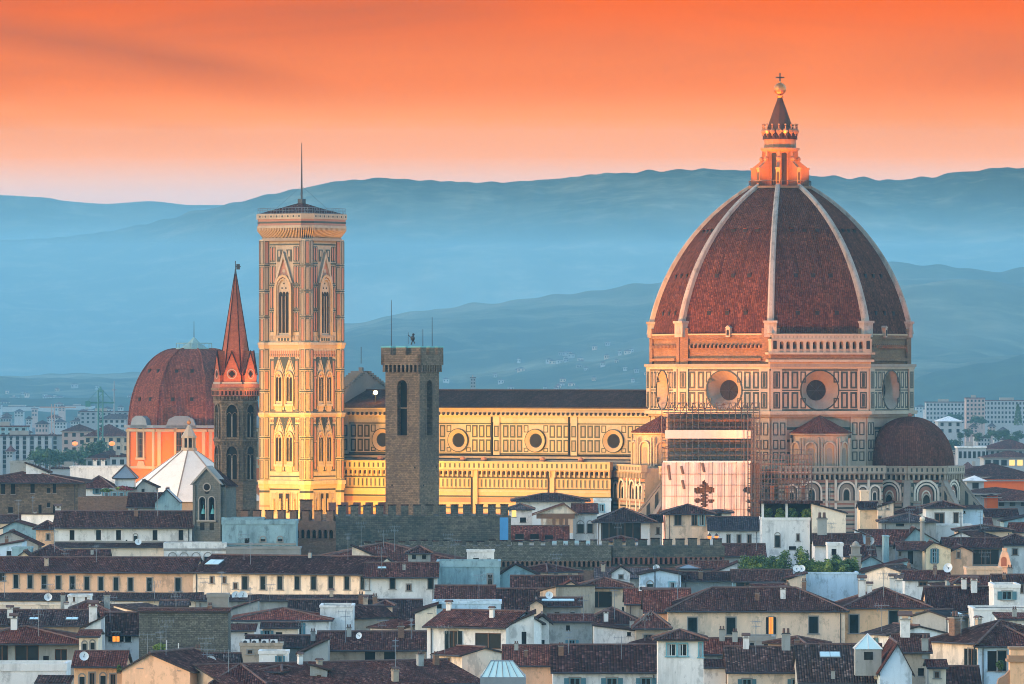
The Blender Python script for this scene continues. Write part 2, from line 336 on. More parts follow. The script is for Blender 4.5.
M['yellow'] = plain('yellow_stucco', (.82,.60,.37), .85, .15, .18, 1.2, (.42,.34,.2), .85, patch=.3)
M['grey'] = plain('grey_stucco', (.30,.31,.29), .85, .25, .2, 1.2, (.14,.15,.14), .85, patch=.3)
M['teal'] = plain('damp_blue_green_stucco', (.25,.38,.41), .85, .35, .3, 1.4, (.07,.12,.14), .75, patch=.35)
M['paleblue'] = plain('pale_blue_stucco', (.50,.62,.70), .85, .18, .2, 1.2, (.25,.36,.42), .85, patch=.3)
M['tan'] = plain('tan_stucco', (.42,.33,.24), .85, .25, .2, 1.3, (.2,.15,.11), .85, patch=.3)
M['shut'] = plain('dark_green_shutter', (.010,.018,.018), .7, .3, 1, 4, spec=.1)
M['shut_blue'] = plain('blue_green_shutter', (.07,.18,.22), .6, .25, 1, 4)
M['frame_blue'] = plain('blue_window_frame', (.16,.36,.42), .55, .2, 1, 4)
M['frame_white'] = plain('white_window_frame', (.6,.6,.58), .6, .15, 1, 4)
M['wood'] = plain('brown_wood', (.20,.10,.055), .7, .35, 1, 4)
M['curtain'] = plain('pale_curtain', (.45,.48,.47), .9, .25, 1.5, 5)
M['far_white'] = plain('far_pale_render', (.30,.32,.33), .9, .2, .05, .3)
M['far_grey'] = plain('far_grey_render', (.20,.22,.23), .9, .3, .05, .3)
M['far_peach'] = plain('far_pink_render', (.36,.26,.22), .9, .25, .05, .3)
M['lead'] = plain('lead_grey_sheet', (.18,.21,.23), .5, .3, .5)
M['copper'] = plain('green_copper', (.13,.42,.40), .6, .25, .6)
M['glaz'] = plain('pale_skylight_glass', (.50,.68,.68), .15, .2, .3, 1.5, spec=.6)
M['dish'] = plain('dish_enamel', (.68,.70,.70), .5, .1)
M['terracotta'] = plain('terracotta_pot', (.3,.11,.06), .85, .3)
M['lantern'] = plain('lantern_stone', (.20,.10,.05), .7, .3, .3, 2, (.12,.07,.04), .6)
M['lit'] = emis('lit_window_and_awning_glow', (1.0,.30,.03), 0.3)
M['lit_y'] = emis('yellow_window_glow', (1.0,.62,.18), 0.28)
M['bulb'] = emis('floodlight_lens', (1.0,.72,.35), 6)
M['bulb_o'] = emis('sodium_lamp_lens', (1.0,.22,.04), .42)
M['leaf'] = plain('leaf_green', (.085,.15,.04), .7, .5, .5, 3)
M['leaf_dark'] = plain('leaf_dark_green', (.04,.085,.035), .7, .5, .5, 3)
M['leaf_light'] = plain('leaf_yellow_green', (.24,.30,.05), .7, .4, .5, 3)
M['bark'] = plain('bark', (.10,.075,.055), .9, .4, 1)
M['flower'] = plain('red_flowers', (.40,.05,.07), .8, .5, 2, 6)
# ---------------------------------------------------------------- ground, hills, air
def landmat(name, stops, sc1, sc2):
    m, t, b = mk(name)
    n1 = noi(t, coord(t), sc1, 8, .62); n2 = noi(t, coord(t), sc2, 5, .7)
    c = mixn(t, .45, rampn(t, n1, stops), rampn(t, n2, stops)); t.links.new(c, b.inputs['Base Color']); b.inputs['Roughness'].default_value = .95
    b.inputs['Specular IOR Level'].default_value = .05
    return m
M['ground'] = landmat('city_ground', [(.35,(.05,.048,.045)),(.6,(.10,.095,.09)),(.75,(.07,.085,.05))], .004, .03)
M['forest'] = landmat('forested_hillside', [(.36,(.010,.02,.010)),(.5,(.03,.045,.02)),(.58,(.11,.11,.06)),(.7,(.25,.23,.15))], .0008, .005)
M['forest_dark'] = landmat('dark_woodland', [(.4,(.012,.026,.014)),(.6,(.028,.05,.026)),(.75,(.05,.075,.035))], .004, .03)
g = MB(); g.poly([(-13500,-600,0),(13500,-600,0),(13500,27100,0),(-13500,27100,0)])
tag(g.build('ground', M['ground']), 'flat valley floor under the whole city', 'ground', kind='structure')

def lerp_pts(P, x):
    if x <= P[0][0]: return P[0][1]
    for (a,b),(c,d) in zip(P, P[1:]):
        if x <= c:
            t = (x-a)/(c-a); t = t*t*(3-2*t)*.5+t*.5; return b+(d-b)*t
    return P[-1][1]
def hill(name, pts, D, front, label, mat, step=5, rows=26, rough=9, fold=60, px0=-500, px1=1520, bump=2.0):
    mb = MB(); xs = [px0+step*i for i in range(int((px1-px0)/step)+1)]
    nx = len(xs); V = []
    for j in range(rows+4):
        t = j/rows
        for px in xs:
            zr = max(Z(lerp_pts(pts, px), D), -2)
            x = X(px, D)
            if t <= 1:
                y = D-front*(1-t)
                s = t**1.25
                n = noise.fractal(Vector((x*.00055, y*.00055, D*.001)), 1, 2, 5)
                n2 = noise.noise(Vector((x*.02, y*.01, 3.1)))
                e = 4*t*(1-t)
                z = zr*s + e*fold*n*max(0,min(1,zr/250)) + n2*bump*min(1,t*3)
                if j == 0: z = -3
            else:
                y = D+(j-rows)*250; z = zr*(1-(t-1)*rows/3*1.0)
                if j == rows+3: z = -3
            V.append((x, y, z))
    fs = [(j*nx+i, j*nx+i+1, (j+1)*nx+i+1, (j+1)*nx+i) for j in range(rows+3) for i in range(nx-1)]
    mb.add(V, fs); o = mb.build(name, mat, smooth=True)
    return tag(o, label, 'hill', kind='structure')
hill('mountain', [(-500,215),(-100,199),(0,195),(40,197),(75,202),(105,204),(150,201),(190,205),(240,205),(320,215),(500,240),(1520,260)], 26300, 3500,
     'palest far ridge at the left horizon', M['forest'], 8, 20)
hill('mountain', [(-500,262),(0,240),(50,238),(100,233),(150,223),(205,209),(240,202),(275,193),(311,186),(346,180),(380,178),(416,180),(460,182),(500,182),(540,180),
     (600,174),(650,171),(700,169),(745,171),(790,173),(820,176),(860,178),(900,180),(930,177),(960,172),(1000,168),(1040,168),(1150,176),(1520,200)], 22000, 5000,
     'long blue mountain ridge spanning the horizon', M['forest'], 4, 34, bump=9, fold=110)
SLOPE = hill('hill', [(-500,388),(200,372),(300,342),(342,326),(374,318),(406,312),(440,309),(460,306),(520,300),(600,290),(660,282),(720,275),(780,269),(840,264),(890,262),(940,265),(975,271),(1000,271),(1024,268),(1100,276),(1520,300)],
     12000, 4200, 'lower blue hill slope rising behind the brick dome', M['forest'], 4, 34, bump=8, fold=130)
LOWHILL = [(-500,396),(-100,397),(0,398),(860,396),(905,388),(921,377),(940,370),(960,367),(985,361),(1024,356),(1120,352),(1520,372)]
hill('hill', LOWHILL,
     8200, 1300, 'dark wooded low hill at the right edge behind the town', M['forest_dark'], 3, 16, bump=5, fold=20)

# the evening air: one closed volume, its lid just above the spire, the cross and the ridges
hz = MB(); P = [(-650,-1),(-650,120),(1600,120)]+[(1600+14900*i/10, 120+270*(i/10)**.7) for i in range(1,11)]+[(19300,585),(21750,800),(27300,832),(27300,-1)]
n = len(P); a, b = -13900, 13900
hz.add([(a,y,z) for y,z in P]+[(b,y,z) for y,z in P], [tuple(range(n)), tuple(range(2*n-1,n-1,-1))]+[(i,i+n,(i+1)%n+n,(i+1)%n) for i in range(n)])
hm = bpy.data.materials.new('evening_haze'); hm.use_nodes = True; ht = hm.node_tree; ht.nodes.clear()
ho = ht.nodes.new('ShaderNodeOutputMaterial'); pv = ht.nodes.new('ShaderNodeVolumePrincipled')
pv.inputs['Color'].default_value = (.33,.745,1.0,1); pv.inputs['Density'].default_value = 0.000052; pv.inputs['Anisotropy'].default_value = 0.0
ht.links.new(pv.outputs[0], ho.inputs['Volume'])
tag(hz.build('haze', hm), 'blue evening haze filling the valley', 'haze', kind='stuff')
# ================================================================ the cathedral
SC = 4.854
DOMX, DOMY = X(780,1300), 1300.0
cath = thing('cathedral', 'great cathedral with ribbed brick dome, lantern and long marble nave', 'cathedral', (DOMX,DOMY,0), R(-29))
def zc(py, s=SC): return H-(py-YH)/s
C8 = math.cos(math.pi/8)
def oct_pts(r, k): return [Vector((r*math.cos(R(-90+45*k+d)), r*math.sin(R(-90+45*k+d)), 0)) for d in (-22.5, 22.5)]   # face k: 0 south, 1 south-east, 2 east
def octframe(r, k):                     # frame of face k: x along it, centred, y inward
    return RZ(R(45*k)) @ T(0, -r*C8, 0)
R1, R2 = 27.4, 26.6
zA, zB, zC_, zD, zE_ = zc(417,4.95), zc(411,4.95), zc(369,4.95), zc(364,4.95), zc(334,4.95)

# --- drum: plain stage below, marble stage with oculi, raw brick band above
MATS = [M['marble'],M['green'],M['raw'],M['pink'],M['marble_dull'],M['glass'],M['dark_fill'],M['ochre_marble'],M['bright']]
def panel(mb, x0, x1, z0, z1, t=.34, y=0, fill=None):
    mb.ring(x0,x1,z0,z1,t,y-.06,y,1)
    if fill is not None: mb.box(x0+t,x1-t,y-.04,y,z0+t,z1-t,fill)
mb = MB()
for k in range(8):
    p, q = oct_pts(R1,k); mb.M = Matrix.Identity(4)
    w = 2*R1*math.sin(math.pi/8); hw = w/2
    mb.M = octframe(R1,k)
    lo = octframe(R1-.9,k)
    # lower stage
    mb.M = lo; hl = (R1-.9)*math.sin(math.pi/8)
    mb.poly([(-hl,0,0),(hl,0,0),(hl,0,zA),(-hl,0,zA)],4)
    for s in (-1,1):
        x = s*(hl-1.7); mb.box(x-1.6,x+1.6,-.35,0,20,zA-.05,0)
        for z in (37.2,39.6,42.4): 
            for dx in (-.75,.75): panel(mb,x+dx-.55,x+dx+.55,z,z+(1.9 if z<42 else 2.6),.2,-.35)
        for z in range(21,37,2): mb.box(x-1.62,x+1.62,-.38,-.34,z,z+.6,1)
    for i,z in enumerate([22,24,26,28,30,32,34,36,38.5,41,43.5]): mb.box(-hl+3.4,hl-3.4,-.08,0,z,z+.55,1)
    for x in range(-5,6,2):
        if abs(x) < hl-3.5: panel(mb,x-.75,x+.75,39.2,43.2,.2,-.02,0)
    # marble stage around a round hole
    mb.M = octframe(R1,k); ro, zo = 3.9, zc(390.3,4.95)
    n = 32; ring = [(ro*math.cos(2*math.pi*i/n), zo+ro*math.sin(2*math.pi*i/n)) for i in range(n)]
    def edge(a):
        c, s_ = math.cos(a), math.sin(a); tx = hw/abs(c) if abs(c) > 1e-6 else 1e9
        tz = ((zC_-zo) if s_ > 0 else (zo-zB))/abs(s_) if abs(s_) > 1e-6 else 1e9
        t_ = min(tx,tz); return (t_*c, zo+t_*s_)
    ca = [math.atan2(z-zo, x) for x in (-hw,hw) for z in (zB,zC_)]
    angs = sorted([(2*math.pi*i/n) for i in range(n)]+[a%(2*math.pi) for a in ca])
    for i in range(len(angs)):
        a, b_ = angs[i], angs[(i+1)%len(angs)]+(2*math.pi if i == len(angs)-1 else 0)
        e0, e1 = edge(a), edge(b_)
        mb.poly([(ro*math.cos(a),0,zo+ro*math.sin(a)),(e0[0],0,e0[1]),(e1[0],0,e1[1]),(ro*math.cos(b_),0,zo+ro*math.sin(b_))],0)
    mb.disc(0,zo,ro+.28,ro+.28,-.16,.1,1,32); mb.disc(0,zo,ro+.28,ro+.02,-.16,-.16,1,32)
    for s in (-1,1):                     # corner pilasters and framed panels
        x = s*(hw-1.25); mb.box(x-1.15,x+1.15,-.3,0,zB+.02,zC_-.02,0)
        for za,zb in ((zB+.5,zo-.35),(zo+.35,zC_-.5)):
            panel(mb,x-.72,x+.72,za,zb,.26,-.3,4); mb.box(x-.3,x+.3,-.37,-.33,za+.35,zb-.35,1)
            xs = [(4.55,6.0),(6.55,7.95)]
            for a,b_ in xs: panel(mb,min(s*a,s*b_),max(s*a,s*b_),za,zb,.38,0,4 if (k+int(a))%2 else None)
            panel(mb,min(s*2.95,s*4.1),max(s*2.95,s*4.1),za if za < zo-1 else za+1.2,(zb-1.2) if za < zo-1 else zb,.24)
        mb.box(min(s*3.9,s*(hw-2.4)),max(s*3.9,s*(hw-2.4)),-.05,0,zo-.12,zo+.12,1)
    mb.box(-hw,hw,-.1,0,zC_-.32,zC_-.1,1); mb.box(-hw,hw,-.1,0,zB+.08,zB+.34,1)
    # cornices
    for z0,z1,r_,m_ in ((zA,zA+.5,R1+.2,4),(zA+.5,zB,R1+.9,0),(zC_,zC_+.45,R1+.35,0),(zC_+.45,zD,R1+.7,4)):
        P = oct_pts(r_,k); Q = oct_pts(20,k); mb.M = Matrix.Identity(4)
        mb.add([(P[0].x,P[0].y,z0),(P[1].x,P[1].y,z0),(P[1].x,P[1].y,z1),(P[0].x,P[0].y,z1),(Q[0].x,Q[0].y,z0),(Q[1].x,Q[1].y,z0),(Q[1].x,Q[1].y,z1),(Q[0].x,Q[0].y,z1)],
               [(0,1,2,3),(3,2,6,7),(0,4,5,1)], m_)
    # raw brick band
    mb.M = octframe(R2,k); h2 = R2*math.sin(math.pi/8)
    mb.poly([(-h2,0,zD),(h2,0,zD),(h2,0,zE_),(-h2,0,zE_)],2)
    for s in (-1,1):
        x = s*(h2-.9); mb.box(x-.9,x+.9,-.45,0,zD,zE_+1.2,2)
    mb.box(-h2+1.8,h2-1.8,-.35,0,zE_-.9,zE_-.2,2); mb.box(-h2+1.8,h2-1.8,-.5,0,zE_-.2,zE_+.1,7)
    zt = zD+3.1
    if k != 1:
        mb.box(-h2+1.8,h2-1.8,-.25,0,zt-.1,zt+.2,2)
        for i in range(18): x = -h2+2.3+i*(2*h2-4.6)/17; mb.box(x-.18,x+.18,-.75,0,zt+.2,zt+.75,2); mb.box(x+.2,x+.42,-.04,0,zt+.1,zt+.9,6)
        mb.box(-h2+1.8,h2-1.8,-.9,0,zD+.6,zD+1.15,2)
drum = mb.build('drum', MATS, cath)
zo = zc(390.3,4.95)
for k in (0,1,2,7,3):
    mb = MB(octframe(R1,k)); mb.disc(0,zo,3.9,2.05,0,2.3,0,32); mb.dot(0,zo,2.06,2.3,1,32)
    mb.disc(0,zo,2.35,2.05,2.22,2.25,2,32)
    for i in range(4): a = math.pi*i/4; mb.tube((2*math.cos(a),2.25,zo+2*math.sin(a)),(-2*math.cos(a),2.25,zo-2*math.sin(a)),.05,3,4)
    mb.build('oculus', [M['marble_dull'],M['dark_fill'],M['green'],M['iron']], drum)  # splay takes the darker marble: shading inside it put into the colour
# --- white arcaded gallery on the south-east face
mb = MB(octframe(R2,1)); hw = R2*math.sin(math.pi/8)+.3; z0 = zc(362,4.95); z1 = zc(352.5,4.95); z2 = zc(334.5,4.95)
mb.box(-hw-.3,hw+.3,-1.3,0,z0-1.2,z0,7); mb.box(-hw-.8,hw+.8,-1.9,0,z0,z0+.5,0); mb.box(-hw-.2,hw+.2,-1.5,0,z0+.5,z1-.4,2); mb.box(-hw-.9,hw+.9,-2.2,0,z1-.4,z1,0)
n = 13; pw = (2*hw-2.6)/n; x0 = -hw+1.3
mb.poly([(-hw,-.3,z1),(hw,-.3,z1),(hw,-.3,z2-1),(-hw,-.3,z2-1)],4)
zt = z2-1.25
for i in range(n+1): x = x0+i*pw; mb.box(x-.3,x+.3,-1.9,-1.3,z1,zt-.75,0)
for i in range(n):
    cx = x0+(i+.5)*pw; A = mb.archpts(cx,zt-.76,pw-.6,.62,n=6)
    mb.prism([(cx-pw/2,zt-.76)]+A+[(cx+pw/2,zt-.76),(cx+pw/2,zt),(cx-pw/2,zt)],-1.9,-1.3,0)
    mb.arch(cx,z1+.05,pw-.62,zt-.2-z1,-.5,-.32,6)
    mb.box(cx-pw/2+.3,cx+pw/2-.3,-1.75,-1.45,z1,z1+.75,4)
for s in (-1,1):
    x = s*(hw-.55); mb.box(x-.75,x+.75,-2.0,0,z1,zt,0); mb.arch(x,z1+.7,.75,1.9,-2.04,-1.98,6)
mb.box(-hw-.3,hw+.3,-2.1,0,zt,z2-.9,0); mb.box(-hw,hw,-1.95,-1.6,z2-.9,z2-.1,0); mb.box(-hw-.2,hw+.2,-2.05,-1.5,z2-.1,z2+.12,0)
for i in range(26): x = -hw+.5+i*(2*hw-1)/25; mb.box(x-.14,x+.14,-1.98,-1.94,z2-.75,z2-.25,4)
mb.build('gallery', MATS, cath)

# --- the dome shell, ribs, openings
RC, CC, ZZ = 43.25, 15.96, 56.0
def domer(z): return math.sqrt(max(RC*RC-(z-ZZ)**2,0))-CC
zt_ = zc(187); zs = [zE_+(zt_-zE_)*(i/26) for i in range(27)]
mb = MB()
for k in range(8):
    A0, A1 = R(-90+45*k-22.5), R(-90+45*k+22.5)
    vs = []
    for z in zs:
        r = domer(z)
        for f in (0,.25,.5,.75,1):
            p = Vector((r*math.cos(A0),r*math.sin(A0),z)).lerp(Vector((r*math.cos(A1),r*math.sin(A1),z)), f); vs.append(p)
    mb.add(vs, [(j*5+i,j*5+i+1,(j+1)*5+i+1,(j+1)*5+i) for j in range(26) for i in range(4)])
mb.cyl(domer(zt_)+.2,domer(zt_)+.2,zt_-.3,zt_+.1,8,0,rot=R(22.5))
dome = mb.build('dome', [M['dome']], cath)
# gores get their own level coordinates so the tile courses stay level
uvl = dome.data.uv_layers['uv'].data
for p in dome.data.polygons:
    c = p.center; k = round((math.degrees(math.atan2(c.y,c.x))+90)/45); a = R(-90+45*k); t_ = Vector((-math.sin(a),math.cos(a),0))
    for li in p.loop_indices:
        v = dome.data.vertices[dome.data.loops[li].vertex_index].co; uvl[li].uv = (v.dot(t_), math.asin(max(-1,min(1,(v.z-ZZ)/RC)))*RC)
for k in range(8):
    a = R(-90+45*k+22.5); mb = MB(RZ(a)); vs = []
    for i,z in enumerate(zs):
        r = domer(z); f = i/26; w = .70*(1-f)+.48*f; d = .85*(1-f)+.55*f
        nx, nz = math.cos(math.asin((z-ZZ)/RC)), (z-ZZ)/RC
        for y,o_ in ((-w,-.3),(-w,d*.75),(-w*.5,d),(w*.5,d),(w,d*.75),(w,-.3)): vs.append((r+nx*o_, y, z+nz*o_))
    mb.add(vs, [(j*6+i,j*6+i+1,(j+1)*6+i+1,(j+1)*6+i) for j in range(26) for i in range(5)])
    mb.box(25.2,27.3,-1.25,1.25,zE_-.6,zE_+2.2,0); mb.box(25,27.6,-1.4,1.4,zE_+2.2,zE_+2.7,0)
    mb.build('rib', [M['rib']], dome)
om = MB(); om.box(-.42,.42,-.2,.5,-.42,.42,0); om.box(-.5,.5,-.28,.3,.42,.54,1); ome = om.mesh('roof_opening',[M['dark_fill'],M['dome']])
for k in (7,0,1,2):
    for z in (67.2,74.8,84.0):
        for dx in (-.42,0,.42):
            r = domer(z); hw = r*math.sin(math.pi/8)
            o = link('roof_opening', ome, dome); o.matrix_local = RZ(R(45*k)) @ T(dx*hw, -r*C8+.02, z)
# small white dormer at the foot of the dome on two faces
for k,x in ((0,0.9),(2,-2.5)):
    mb = MB(octframe(R2,k)); mb.box(x-.45,x+.45,-.9,.9,zE_-.6,zE_+1.3,0); mb.arch(x,zE_-.3,.5,1.2,-.96,-.88,1); mb.prism([(x-.6,zE_+1.3),(x+.6,zE_+1.3),(x,zE_+1.75)],-1,.9,0)
    mb.build('dormer', [M['marble'],M['dark_fill']], cath)

# --- lantern
zl = zt_+.1
mb = MB(); mb.cyl(6.7,6.7,zl-.5,zl,16,0); 
for i in range(24): a = 2*math.pi*i/24; mb.tube((6.4*math.cos(a),6.4*math.sin(a),zl),(6.4*math.cos(a),6.4*math.sin(a),zl+1.1),.06,1,4)
mb.lathe([(6.36,zl+1.05),(6.44,zl+1.05),(6.44,zl+1.15),(6.36,zl+1.15)],24,1)
mb.cyl(2.75,2.75,zl,zc(146),8,0,rot=R(22.5))
lant = mb.build('lantern', [M['lantern'],M['iron']], cath)
for k in range(8):
    mb = MB(RZ(R(45*k)) @ T(0,-2.75*C8,0)); mb.arch(0,zl+.3,1.15,6.8,-.06,.1,0); mb.archring(0,zl+.3,1.15,6.8,.25,-.2,.02,1)
    mb.build('lantern_window', [M['dark_fill'],M['lantern']], lant)
    mb = MB(RZ(R(-90+45*k+22.5)))      # buttress with volute and niche
    P = [(2.4,zl),(5.9,zl),(5.9,zl+3.6),(5.2,zl+4.2),(4.3,zl+4.9),(3.8,zl+5.6),(3.65,zl+7.3),(2.4,zl+7.3)]
    mb.M = RZ(R(-90+45*k+22.5)); mb.prism(P,-.3,.3,0); mb.box(4.3,6.1,-.5,.5,zl+3.4,zl+3.8,0); mb.box(4.9,5.95,-.42,.42,zl,zl+3.4,0)
    mb.M = mb.M @ RZ(R(90)) ; mb.arch(0,zl+.6,.6,2.3,-6.0,-5.93,1); mb.sphere((0,-3.75,zl+5.6),.55,0,8,6)
    mb.build('buttress', [M['lantern'],M['dark_fill']], lant)
mb = MB(); z0 = zc(150); mb.cyl(2.95,2.95,zl+7.2,z0-.6,8,0,rot=R(22.5)); mb.cyl(3.1,4.0,z0-.6,z0,16,0); mb.cyl(4.05,4.05,z0,z0+.35,16,0)
mb.cyl(3.3,3.3,z0+.35,zc(139),16,0); mb.build('entablature', [M['lantern']], lant)
mb = MB(); z1 = zc(139)
mb.cyl(3.6,3.5,z1-.1,z1+1.3,16,1)
for i in range(16):
    a = 2*math.pi*i/16; mb.M = RZ(a); mb.cyl(.16,.12,z1+.6,z1+2.6,6,0,(3.55,0)); mb.sphere((3.55,0,z1+2.9),.24,0,6,4); mb.sphere((3.3,0,z1+1.5),.62,0,8,5)
mb.build('crown', [M['lantern'],M['roof_dark']], lant)
mb = MB(); mb.lathe([(3.0,z1+.8),(2.15,zc(121)),(1.3,zc(109)),(.55,zc(99.5)),(.35,zc(98))],8,0,rot=R(22.5))
for i in range(8): a = R(22.5+45*i); mb.tube((2.95*math.cos(a),2.95*math.sin(a),z1+.9),(.4*math.cos(a),.4*math.sin(a),zc(98)),.13,0,4,.07)
mb.build('cone', [plain('dark_lead_spire',(.085,.038,.022),.9,.4,spec=.05)], lant)
mb = MB(); mb.cyl(.45,.75,zc(98),zc(96),10,0); mb.sphere((0,0,zc(89)),1.28,0,14,9); mb.cyl(.22,.16,zc(83.5),zc(81),8,0)
b_ = mb.build('ball', [M['gold']], lant)
mb = MB(RZ(R(29))); mb.box(-.14,.14,-.1,.1,zc(82.5),zc(73),0); mb.box(-.9,.9,-.1,.1,zc(78.2),zc(76.8),0); mb.build('cross', [M['iron']], lant)

# --- gallery run along a path: white parapet, dark piercings, corbel arches
def gallery_run(mb, path, z0, z1, out=.9, holes=True, step=1.0):
    for p, q in zip(path, path[1:]):
        mb.M, L_ = seg(p,q); h = z1-z0; zm = z0+h*.52
        mb.box(-out*.35,L_+out*.35,-out,.4,zm,z1,0); mb.box(-out*.35,L_+out*.35,-out-.12,.4,z1,z1+.22,0); mb.box(-out*.35,L_+out*.35,-out-.1,.4,zm-.2,zm,4)
        mb.box(0,L_,-.02,.0,z0-.1,zm-.2,6)  # dark backing: shade between the corbels put into the colour
        k = max(2,int(L_/step))
        for i in range(k):
            x = (i+.5)*L_/k; mb.box(x-.17*step,x+.17*step,-out-.03,-out,zm+.3,z1-.22,1)
        for i in range(k+1):
            x = i*L_/k; mb.prism([(x-.16,z0),(x+.16,z0),(x+.16,zm-.2),(x-.16,zm-.2)],-out*.9,-.02,0)
        for i in range(k):
            x = (i+.5)*L_/k; rr = L_/k/2-.16
            A = [(x+rr*math.cos(math.pi*(1-t/4)), zm-.2-rr*1.2+rr*math.sin(math.pi*t/4)) for t in range(5)]
            mb.prism([(x-rr,zm-.2)]+A+[(x+rr,zm-.2)],-out*.7,-.02,0)
# --- tribunes: polygonal chapels with faceted domes
def tribune(phi, dist, name, zroof=True):
    cx, cy = dist*math.sin(R(phi)), -dist*math.cos(R(phi)); base = T(cx,cy,0) @ RZ(R(phi))
    par = MB(); par.M = base; n = 8; r = 10.2; zg0, zg1 = zc(479,4.91), zc(466.5,4.91)
    pts = [base @ Vector((r*math.cos(R(a)), r*math.sin(R(a)),0)) for a in (-180-22.5+0,-157.5,-112.5,-67.5,-22.5,22.5)]
    for p,q in zip(pts,pts[1:]):
        par.M, L_ = seg(p,q)
        par.poly([(0,0,0),(L_,0,0),(L_,0,zg0),(0,0,zg0)],0)
        for i_ in range(20): z = 17+i_*.82; par.box(0,L_,-.05,0,z,z+.34,1 if i_%2 else 3)
        for x_ in (.8,1.5,L_-1.5,L_-.8): par.ring(x_-.28,x_+.28,zc(499,4.91)+.2,zg0-.8,.13,-.1,0,1); par.box(x_-.15,x_+.15,-.08,0,zc(499,4.91)+.33,zg0-.93,8)
        zs_ = zc(500,4.91)
        for t_,m_,o_ in ((.95,0,.45),(.6,1,.5),(.35,0,.55)): par.archring(L_/2,zs_,4.1-.0,3.7,t_,-o_,-.02,m_) if False else None
        par.archring(L_/2,zs_,4.7,3.9,.42,-.5,-.02,8); par.archring(L_/2,zs_,4.2,3.6,.24,-.4,-.02,1); par.archring(L_/2,zs_,3.5,3.3,.34,-.45,-.02,8); par.archring(L_/2,zs_,3.1,3.0,.2,-.3,-.02,1)
        par.arch(L_/2,zs_,3.0,2.9,-.1,-.02,3); par.archring(L_/2,zs_,1.5,1.9,.25,-.3,-.1,8,True); par.arch(L_/2,zs_-6,1.5,7.2,-.3,-.04,5,True); par.archring(L_/2,zs_-6,1.5,7.2,.3,-.5,-.04,0,True)
        for s_ in (.1,.9): 
            par.box(s_*L_-.35,s_*L_+.35,-.3,0,10,zg0-.05,0)
            for z in range(12,34,2): par.box(s_*L_-.37,s_*L_+.37,-.33,-.28,z,z+.8,1)
        par.box(0,L_,-.25,0,zs_-.5,zs_,0); par.box(0,L_,-.1,0,zg0-.55,zg0-.1,3)
    body = par.build(name, MATS, cath)
    mb = MB(); gallery_run(mb, pts, zg0, zg1)
    mb.M = Matrix.Identity(4); mb.poly([tuple((p.x,p.y,zg1-.4)) for p in pts[1:-1]],4); mb.build('parapet', MATS, body)
    for i,p in enumerate(pts[1:-1]):       # sloping striped buttresses at the corners
        d = (p-Vector((cx,cy,0))).normalized(); a = math.atan2(d.y,d.x); mb = MB(T(cx,cy,0) @ RZ(a))
        mb.prism([(r-.3,0),(r+8.8,0),(r+8.8,21.5),(r-.1,33.2)] if True else [],-.75,.75,0)
        for j in range(5): mb.prism([(r+1+j*1.7,20),(r+1.7+j*1.7,20),(r+1.7+j*1.7,31.6-(1.7*j+1)*1.32),(r+1+j*1.7,32.5-(1.7*j+1)*1.32)],-.8,.8,1)
        mb.prism([(r-.1,33.3),(r+9,21.6),(r+9,22.2),(r-.1,33.9)],-.6,.6,4); mb.build('buttress', MATS, body)
    if zroof:
        mb = MB(base); zb, ztp, rb = zc(467,4.91), zc(416.5,4.91), 9.15
        prof = [(rb*math.cos(math.pi/2*i/14)**.92 if i < 14 else .05, zb+(ztp-zb)*math.sin(math.pi/2*i/14)) for i in range(15)]
        mb.lathe(prof,16,0,rot=R(11.25)); mb.sphere((0,0,ztp+.2),.5,1,8,5)
        mb.build('chapel_dome', [M['dome_brown'],M['terracotta']], body)
    return body, pts
east, epts = tribune(90, 29.6, 'east_tribune'); south, spts = tribune(0, 29.8, 'south_tribune', False)
